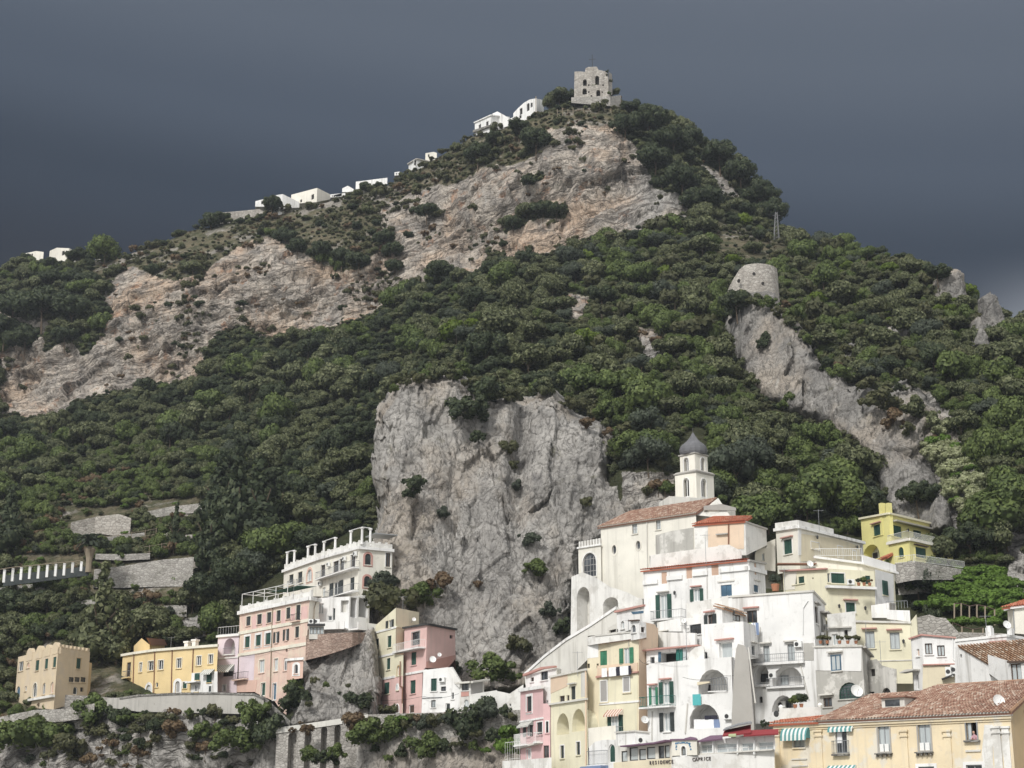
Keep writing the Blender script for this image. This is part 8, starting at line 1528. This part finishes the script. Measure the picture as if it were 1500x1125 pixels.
for lb, L in (('upper', [(1398, 884, 912), (1408, 884, 910), (1420, 888, 913), (1431, 886, 908), (1443, 888, 914), (1457, 893, 914)]), ('lower', [(1395, 912, 930), (1409, 918, 934), (1425, 922, 934), (1440, 920, 934)])):
    r0 = thing('vine_pergola', 'rustic %s pergola of pale wooden posts under the vines' % lb, 'pergola', at(L[0][0], L[0][2], 198)); tp = []
    for i, (x, y0, y1) in enumerate(L): Yd = (198 if lb == 'upper' else 190)-0.15*i; p, q = at(x, y1+2, Yd), at(x, y0, Yd); m = MB(); m.tube(p, q, 0.10, 5); m.build('post', 'pale_wood', r0); tp.append(q)
    m = MB()
    for p, q in zip(tp[:-1], tp[1:]): m.tube(p, q, 0.06, 4)
    m.build('beam', 'dark_wood', r0)
h = House('vine_terrace_wall', 'grey rubble wall with a dark creeper below the vine terrace', 'wall', 'rubble_stone', ZF); h.chain([(300, 190, 430, 184), (460, 150, 430, 183), (540, 182, 430, 182.5), (640, 190, 430, 182), (780, 345, 430, 181.5), (1300, 360, 430, 180)], 3); h.done()
T_('creeper', 'dark', 1366, 920, 182, 1.3, 'dark creeper hanging on the rubble wall below the vines', 'creeper', sz=1.8, trunk=False)
# the flowering creeper on the right rock
FPL = [(1358, 622), (1385, 618), (1400, 650), (1425, 690), (1440, 730), (1438, 765), (1405, 745), (1385, 725), (1375, 690), (1358, 660)]
nf_ = 0
for j in range(600):
    x, y = rv.uniform(1350, 1445), rv.uniform(615, 770)
    if not inpoly(np.array([x]), np.array([y]), FPL)[0]: continue
    T_('flowering_creeper', 'flower' if rv.rand() < 0.85 else 'vine', x, y+4, 0, rv.uniform(1.0, 1.8), 'pale blossoming creeper covering the right hand rock', 'creeper', trunk=False, group='blossoming creeper on the right rock'); nf_ += 1
    if nf_ > 110: break
for i, (kd, x, y, Yd, r, lb) in enumerate((('broad', 1110, 790, 214, 4.2, 'bright green bush behind the old sacristy house'), ('broad', 1125, 775, 216, 3.6, 'bright green bush right behind the sacristy'), ('broad', 928, 676, 234, 3.8, 'bright leafy tree at the right edge of the crag'), ('broad', 950, 672, 236, 3.2, 'bright tree left of the bell tower'), ('olive', 1075, 715, 236, 5.4, 'large soft olive tree right of the bell tower'), ('olive', 1110, 700, 240, 4.8, 'grey green olive behind the bell tower to the right'), ('broad', 1230, 760, 226, 5.0, 'broad leafy tree above the cream house'), ('broad', 1190, 745, 228, 4.8, 'leafy tree above the cream house, left one'), ('dark', 1260, 770, 224, 4.6, 'dark ivy tree left of the lemon villa'), ('dark', 1345, 745, 234, 3.4, 'dark bush on the rock behind the lemon villa'), ('broad', 1440, 790, 222, 5.0, 'leafy tree right of the lemon villa'), ('broad', 1470, 760, 224, 5.0, 'bright leafy tree at the right edge under the rock'), ('dark', 1420, 815, 218, 4.0, 'dark leafy tree beside the lemon villa railing'), ('broad', 975, 725, 214, 1.6, 'small bush left of the bell tower foot'), ('broad', 1056, 742, 211, 1.5, 'small bush right of the bell tower foot'))): T_('broadleaf_tree' if kd != 'olive' else 'olive_tree', kd, x, y, Yd, r, lb, 'tree')
# ================= small things =================
def cloth(f, hh, x, y, w_, hgt, mat, lb, grp, base=0.3, nm='laundry'):
    u, z = hh.hit(f, x, y, base); m = MB(); n = 5; P_ = []
    for k in range(n+1): P_.append((u-w_/2+w_*k/n, base+0.05*math.sin(k*2.1)))
    for (ua, da), (ub, db) in zip(P_[:-1], P_[1:]): m.face([f.P(ua, z, base), f.P(ub, z, base), f.P(ub, z-hgt, db), f.P(ua, z-hgt, da)])
    o = m.build(nm, mat, None, True); return tag(o, lb, 'laundry', grp)
H0 = House('x', '', '', 'white', Z8); f0 = Face(at(730+555/3.75, 860+310/3.75, 175.5).xy, at(730+772/3.75, 860+281/3.75, 171).xy)
for i, (x, c_, lb) in enumerate(((581, 'cloth_white', 'leftmost white towel hanging below the green shutters'), (620, 'cloth_white', 'second white towel below the green shutters'), (638, 'cloth_white', 'narrow white cloth left of the dark cloth on the line'), (658, 'cloth_dark', 'dark cloth in the middle of the tenement washing line'), (680, 'cloth_white', 'white cloth right of the dark one on the line'), (702, 'cloth_white', 'last white cloth on the tenement washing line'), (721, 'cloth_dark', 'small dark cloth at the right end of the line'))): cloth(f0, H0, x, 445-(x-581)*0.1, 0.8 if i != 6 else 0.4, 0.95, c_, lb, 'washing below the green shutters', 0.45)
H1 = House('x', '', '', 'white', ZB); f1 = Face(at(900+735/6.82, 960+45/6.82, 164).xy, at(900+1168/6.82, 960+15/6.82, 161.5).xy)
for x, w_, c_, lb in ((820, 0.6, 'cloth_white', 'first white shirt in the lower arched loggia'), (850, 0.5, 'cloth_white', 'second white shirt in the lower arched loggia'), (885, 0.7, 'cloth_white', 'third white shirt in the lower arched loggia'), (958, 1.2, 'cloth_white', 'large white sheet in the lower arched loggia'), (1020, 0.8, 'cloth_blue', 'blue cloth right of the white sheet in the loggia'), (965, 1.4, 'cloth_dark', 'dark cloth above the sheet in the loggia')): cloth(f1, H1, x, 640 if c_ != 'cloth_dark' else 600, w_, 0.9 if c_ != 'cloth_dark' else 0.4, c_, lb, 'washing in the lower loggia', -0.4)
cloth(f1, H1, 820, 388, 0.9, 1.1, 'cloth_teal', 'turquoise cloth draped over the white parapet between the loggias', None, 0.25)
H2 = House('x', '', '', 'white', ZD); f2 = Face(at(1080-60/7.5, 860+98/7.5, 173).xy, at(1080+826/7.5, 860+36/7.5, 168).xy)
for x, c_, lb in ((135, 'cloth_green', 'greenish cloth over the balcony of the curtained window'), (180, 'cloth_white', 'white cloth beside the greenish one on the balcony'), (205, 'cloth_blue', 'bluish cloth at the right end of the balcony')): cloth(f2, H2, x, 392, 0.6, 1.3, c_, lb, 'washing on the small balcony', 1.05)
H3 = House('x', '', '', 'white', ZG); f3 = Face(at(1280+1362/6.818, 1000+110/6.818, 141).xy, at(1500, 1000+60/6.818, 137).xy)
for x, c_, lb in ((1445, 'cloth_white', 'white cloth on the tan house balcony at the right edge'), (1470, 'cloth_purple', 'purple cloth on the tan house balcony'), (1492, 'cloth_red', 'dark red cloth on the tan house balcony')): cloth(f3, H3, x, 275, 0.5, 1.1, c_, lb, 'washing at the right edge', 0.95)
# person leaning out of the window of the yellow house
f, u0, z0_, u1, z1_ = WIN; uc = u0+(u1-u0)*0.66; base = f.P(uc, z0_, -0.15)
r0 = thing('person', 'person in a pale pink top leaning on the window sill of the yellow house', 'person', tuple(base))
vs = [(0, -0.35, -0.45), (0, -0.12, 0.0), (0, 0.02, 0.28), (0, 0.06, 0.42), (0, 0.10, 0.56), (0.20, 0.02, 0.27), (0.27, 0.12, 0.06), (0.12, 0.28, 0.04), (-0.20, 0.02, 0.27), (-0.27, 0.12, 0.06), (-0.10, 0.28, 0.05), (0, 0.12, 0.68)]
ed = [(0, 1), (1, 2), (2, 3), (3, 4), (4, 11), (2, 5), (5, 6), (6, 7), (2, 8), (8, 9), (9, 10)]
rad = [0.17, 0.16, 0.14, 0.06, 0.10, 0.075, 0.05, 0.04, 0.075, 0.05, 0.04, 0.085]
me = D.meshes.new('body'); Rm = lambda x, y, z: tuple(f.U*x + f.N*y + Vector((0, 0, z)))
me.from_pydata([Rm(*v) for v in vs], ed, []); me.materials.append(MATS['pink_cloth']); o = link(D.objects.new('body', me), r0)
sk = o.modifiers.new('skin', 'SKIN'); o.modifiers.new('sub', 'SUBSURF').levels = 1; o.modifiers['sub'].render_levels = 1
for i, r_ in enumerate(rad): me.skin_vertices[0].data[i].radius = (r_, r_)
me.skin_vertices[0].data[1].use_root = True
m = MB(); m.v = []; hc = base + Vector(Rm(0, 0.12, 0.62)); m.lathe(hc+Vector((0, 0, -0.14)), [(0.03, 0), (0.085, 0.03), (0.105, 0.12), (0.10, 0.20), (0.05, 0.26), (0, 0.27)], 10); m.lathe(hc+f.N*0.10+Vector((0, 0, -0.03)), [(0.02, 0), (0.0, 0.05)], 5, f.N); m.build('head', 'skin', r0, True)
m = MB(); m.lathe(hc-f.N*0.025+Vector((0, 0, -0.02)), [(0.112, 0), (0.118, 0.08), (0.09, 0.15), (0, 0.18)], 10); m.build('hair', 'hair', r0, True)
for lbl, sgn in (('left', -1), ('right', 1)): m = MB(); m.tube(base+Vector(Rm(0.12*sgn, 0.28, 0.05)), base+Vector(Rm(0.03*sgn, 0.36, 0.05)), 0.035, 6); m.build('hand', 'skin', r0)
# pots and plants on terraces
def pot(px, py, Yd, r, lb, kd='broad', pr=0.22):
    p = at(px, py, Yd); r0 = thing('potted_plant', lb, 'potted plant', tuple(p)); m = MB(); m.lathe(p, [(0, 0), (pr*0.7, 0), (pr, pr*1.6), (pr*0.85, pr*1.6), (0, pr*1.4)], 10); m.build('pot', 'terracotta_pot', r0); c = link(D.objects.new('foliage', random.choice(CR[kd])), r0); c.scale = (r, r, r); c.location = (0, 0, pr*1.6+r*0.55)
pot(1136, 866, 180, 0.9, 'large terracotta pot with a bush on the palazzo terrace', 'olive', 0.5); pot(1266, 858, 185.2, 0.5, 'round green plant on the planted ledge', 'broad'); pot(1274, 858, 185.2, 0.4, 'small flowering plant at the right end of the planted ledge', 'dry'); pot(1258, 858, 185.2, 0.4, 'left plant on the planted ledge', 'olive')
pot(1174, 1036, 148.5, 0.7, 'dark plant in the arched terrace opening', 'dark', 0.2); pot(1165, 1037, 148.5, 0.6, 'left plant in the arched terrace opening', 'broad', 0.2)
for j, x in enumerate((1202, 1212)): pot(x, 943, 166, 0.5, ('left' if j == 0 else 'right')+' shrub on the flat roof of the white fronted room', 'scrub', 0.2)
for j, x in enumerate((1230, 1242, 1254)): pot(x, 943, 164, 0.5, ('first', 'middle', 'last')[j]+' of the three shrubs on the roof edge by the cream house', 'scrub', 0.2)
r0 = thing('prickly_pear', 'spindly cactus plant in front of the red awnings', 'cactus', tuple(at(1120, 1068, 143.5))); rn = random.Random(8)
m = MB(); m.tube(at(1120, 1080, 143.5), at(1121, 1058, 143.5), 0.05, 5); m.build('stem', 'bark', r0)
for j in range(11): p = at(1115+rn.uniform(0, 11), 1055+rn.uniform(0, 9), 143.4+rn.uniform(-0.1, 0.1)); m = MB(); m.lathe(p, [(0, -0.17), (0.09, -0.1), (0.11, 0.02), (0.07, 0.12), (0, 0.15)], 7, (rn.uniform(-.4, .4), -.2, 1)); m.build('pad', LEAF['dark'], r0, True)

# aerials on the roofs and cables along the fronts
for nm_lb, x, y, Yd, hh in (('aerial on the tall white block', 1150, 866, 170, 2.6), ('aerial on the roof of the white palazzo', 1034, 818, 183, 3.0), ('aerial on the orange tenement roof', 921, 938, 172, 2.4), ('aerial on the arched yellow house', 846, 982, 176, 2.2), ('aerial over the white arcade house', 1006, 955, 166, 3.0), ('aerial on the cream house parapet', 1200, 770, 195, 2.2), ('aerial on the low flat roof at the right', 1446, 932, 170, 2.4), ('aerial on the yellow tenement gable', 590, 892, 222, 2.0), ('aerial on the pink palace terrace', 430, 872, 226, 2.2), ('aerial on the cream two window house', 1291, 975, 160, 2.6), ('aerial over the grey stained house', 1270, 946, 157, 2.4), ('aerial on the roof of the long yellow house', 250, 950, 246, 2.0)):
    p = at(x, y+2, Yd); r0 = thing('tv_aerial', 'thin metal '+nm_lb, 'aerial', tuple(p)); m = MB(); m.tube(p-Vector((0, 0, 0.5)), p+Vector((0, 0, hh)), 0.025, 4)
    t0 = p+Vector((0, 0, hh-0.15)); m.tube(t0+Vector((-0.6, 0.1, 0)), t0+Vector((0.6, -0.1, 0)), 0.015, 3)
    for k in range(6): q = t0+Vector((-0.5+0.2*k, 0.083-0.033*k, 0)); m.tube(q+Vector((0.05, 0.28, 0)), q+Vector((-0.05, -0.28, 0)), 0.012, 3)
    m.build('mast', 'grey_metal', r0)
for lb, pts in (('slack cable across the yellow tenement and the low white house', [(539, 1024, 227), (620, 1020, 211.5), (672, 1016, 206.5)]), ('cable along the arcade house and the tall white block', [(1000, 992, 163.5), (1060, 990, 160.5), (1110, 974, 165.5)]), ('cable across the front of the pink palace', [(352, 960, 237), (400, 952, 229.5), (446, 946, 220.5)]), ('cable slung between the orange tenement and the arcade house', [(936, 965, 170.8), (950, 968, 168), (1005, 962, 163)]), ('cable along the rock above the viaduct road', [(425, 1038, 215.2), (480, 1036, 213.5), (537, 1024, 214)])):
    m = MB(); P_ = []
    for (a_, b_) in zip(pts[:-1], pts[1:]):
        A_, B_ = at(*a_), at(*b_)
        for k in range(7): t_ = k/6; P_.append(A_.lerp(B_, t_)-Vector((0, 0, 0.35*4*t_*(1-t_))))
    for p, q in zip(P_[:-1], P_[1:]):
        if (q-p).length > 0.01: m.tube(p, q, 0.022, 3)
    tag(m.build('cable', 'dark_metal', None), lb, 'cable')
GV = [(5, 770), (90, 735), (200, 715), (290, 730), (285, 780), (280, 900), (180, 930), (120, 905), (0, 880)]; ng_ = 0
for j in range(500):
    x, y = rb.uniform(0, 292), rb.uniform(712, 930)
    if not inpoly(np.array([x]), np.array([y]), GV)[0] or (88 < x < 290 and rb.rand() < 0.2): continue
    kd = rb.choice(['broad', 'scrub', 'vine', 'olive', 'dry'], p=[.40, .22, .18, .14, .06]); T_('garden_bush', kd, x, y, 0, rb.uniform(0.5, 1.25), 'small green bush on the garden terraces at the left', 'shrub', trunk=False, group='bushes on the garden terraces'); ng_ += 1
    if ng_ > 130: break
# more of the garden terraces on the left
for lb, L in (('low garden wall under the bright pale one on the left', [(600, 560, 590), (860, 520, 560), (1060, 500, 540)]), ('garden wall along the pergola with white pillars', [(0, 905, 960), (200, 880, 930), (330, 870, 915)]), ('garden wall at the foot of the tall light green conifer', [(560, 1000, 1050), (760, 985, 1040), (880, 960, 1020)]), ('small garden wall right of the palm tree', [(700, 655, 690), (900, 660, 700), (1100, 650, 690)])):
    h = House('terrace_wall', lb, 'wall', 'rubble_stone', ZQ); h.chain([(x, yt, yb+6, surf(x/5, 680+yb/5)-1.2) for x, yt, yb in L], 3); h.done()
for lb, pts in (('wooden bean trellis on the garden terraces', [(760, 600), (860, 590), (960, 570), (1060, 555), (1140, 540)]), ('wooden trellis above the long garden wall', [(930, 690), (1010, 680), (1090, 670), (1180, 655), (1270, 640)])):
    Yd = surf(pts[2][0]/5, 680+pts[2][1]/5)-1.5; r0 = thing('trellis', lb, 'trellis', tuple(at(pts[0][0]/5, 680+pts[0][1]/5, Yd))); tp = []
    for x, y in pts: p = at(x/5, 680+y/5+4, Yd); m = MB(); m.tube(p, p+Vector((0, 0, 2.4)), 0.06, 4); m.build('post', 'pale_wood', r0); tp.append(p+Vector((0, 0, 2.2)))
    for k_ in (0, -1.0): m = MB(); [m.tube(p+Vector((0, 0, k_)), q+Vector((0, 0, k_)), 0.04, 4) for p, q in zip(tp[:-1], tp[1:])]; m.build('rail', 'pale_wood', r0)
# ================= the air between =================
mv = D.materials.new('haze'); mv.use_nodes = True; t_ = NT(mv.node_tree)
pv = t_.n('ShaderNodeVolumePrincipled', {'Color': (0.80, 0.86, 0.95, 1), 'Density': 0.00015, 'Anisotropy': 0.2}); mo = t_.n('ShaderNodeOutputMaterial'); t_.t.links.new(pv.outputs[0], mo.inputs['Volume'])
x0, x1, y0, y1, z0_, z1_ = -1600, 1600, -1600, 1500, -1.5, 235
me = mesh_np('haze', [(x, y, z) for z in (z0_, z1_) for x, y in ((x0, y0), (x1, y0), (x1, y1), (x0, y1))], [(3, 2, 1, 0), (4, 5, 6, 7), (0, 1, 5, 4), (1, 2, 6, 5), (2, 3, 7, 6), (3, 0, 4, 7)], [mv])
tag(link(D.objects.new('haze', me)), 'thin damp haze between the sea and the mountain', 'haze', kind='stuff')
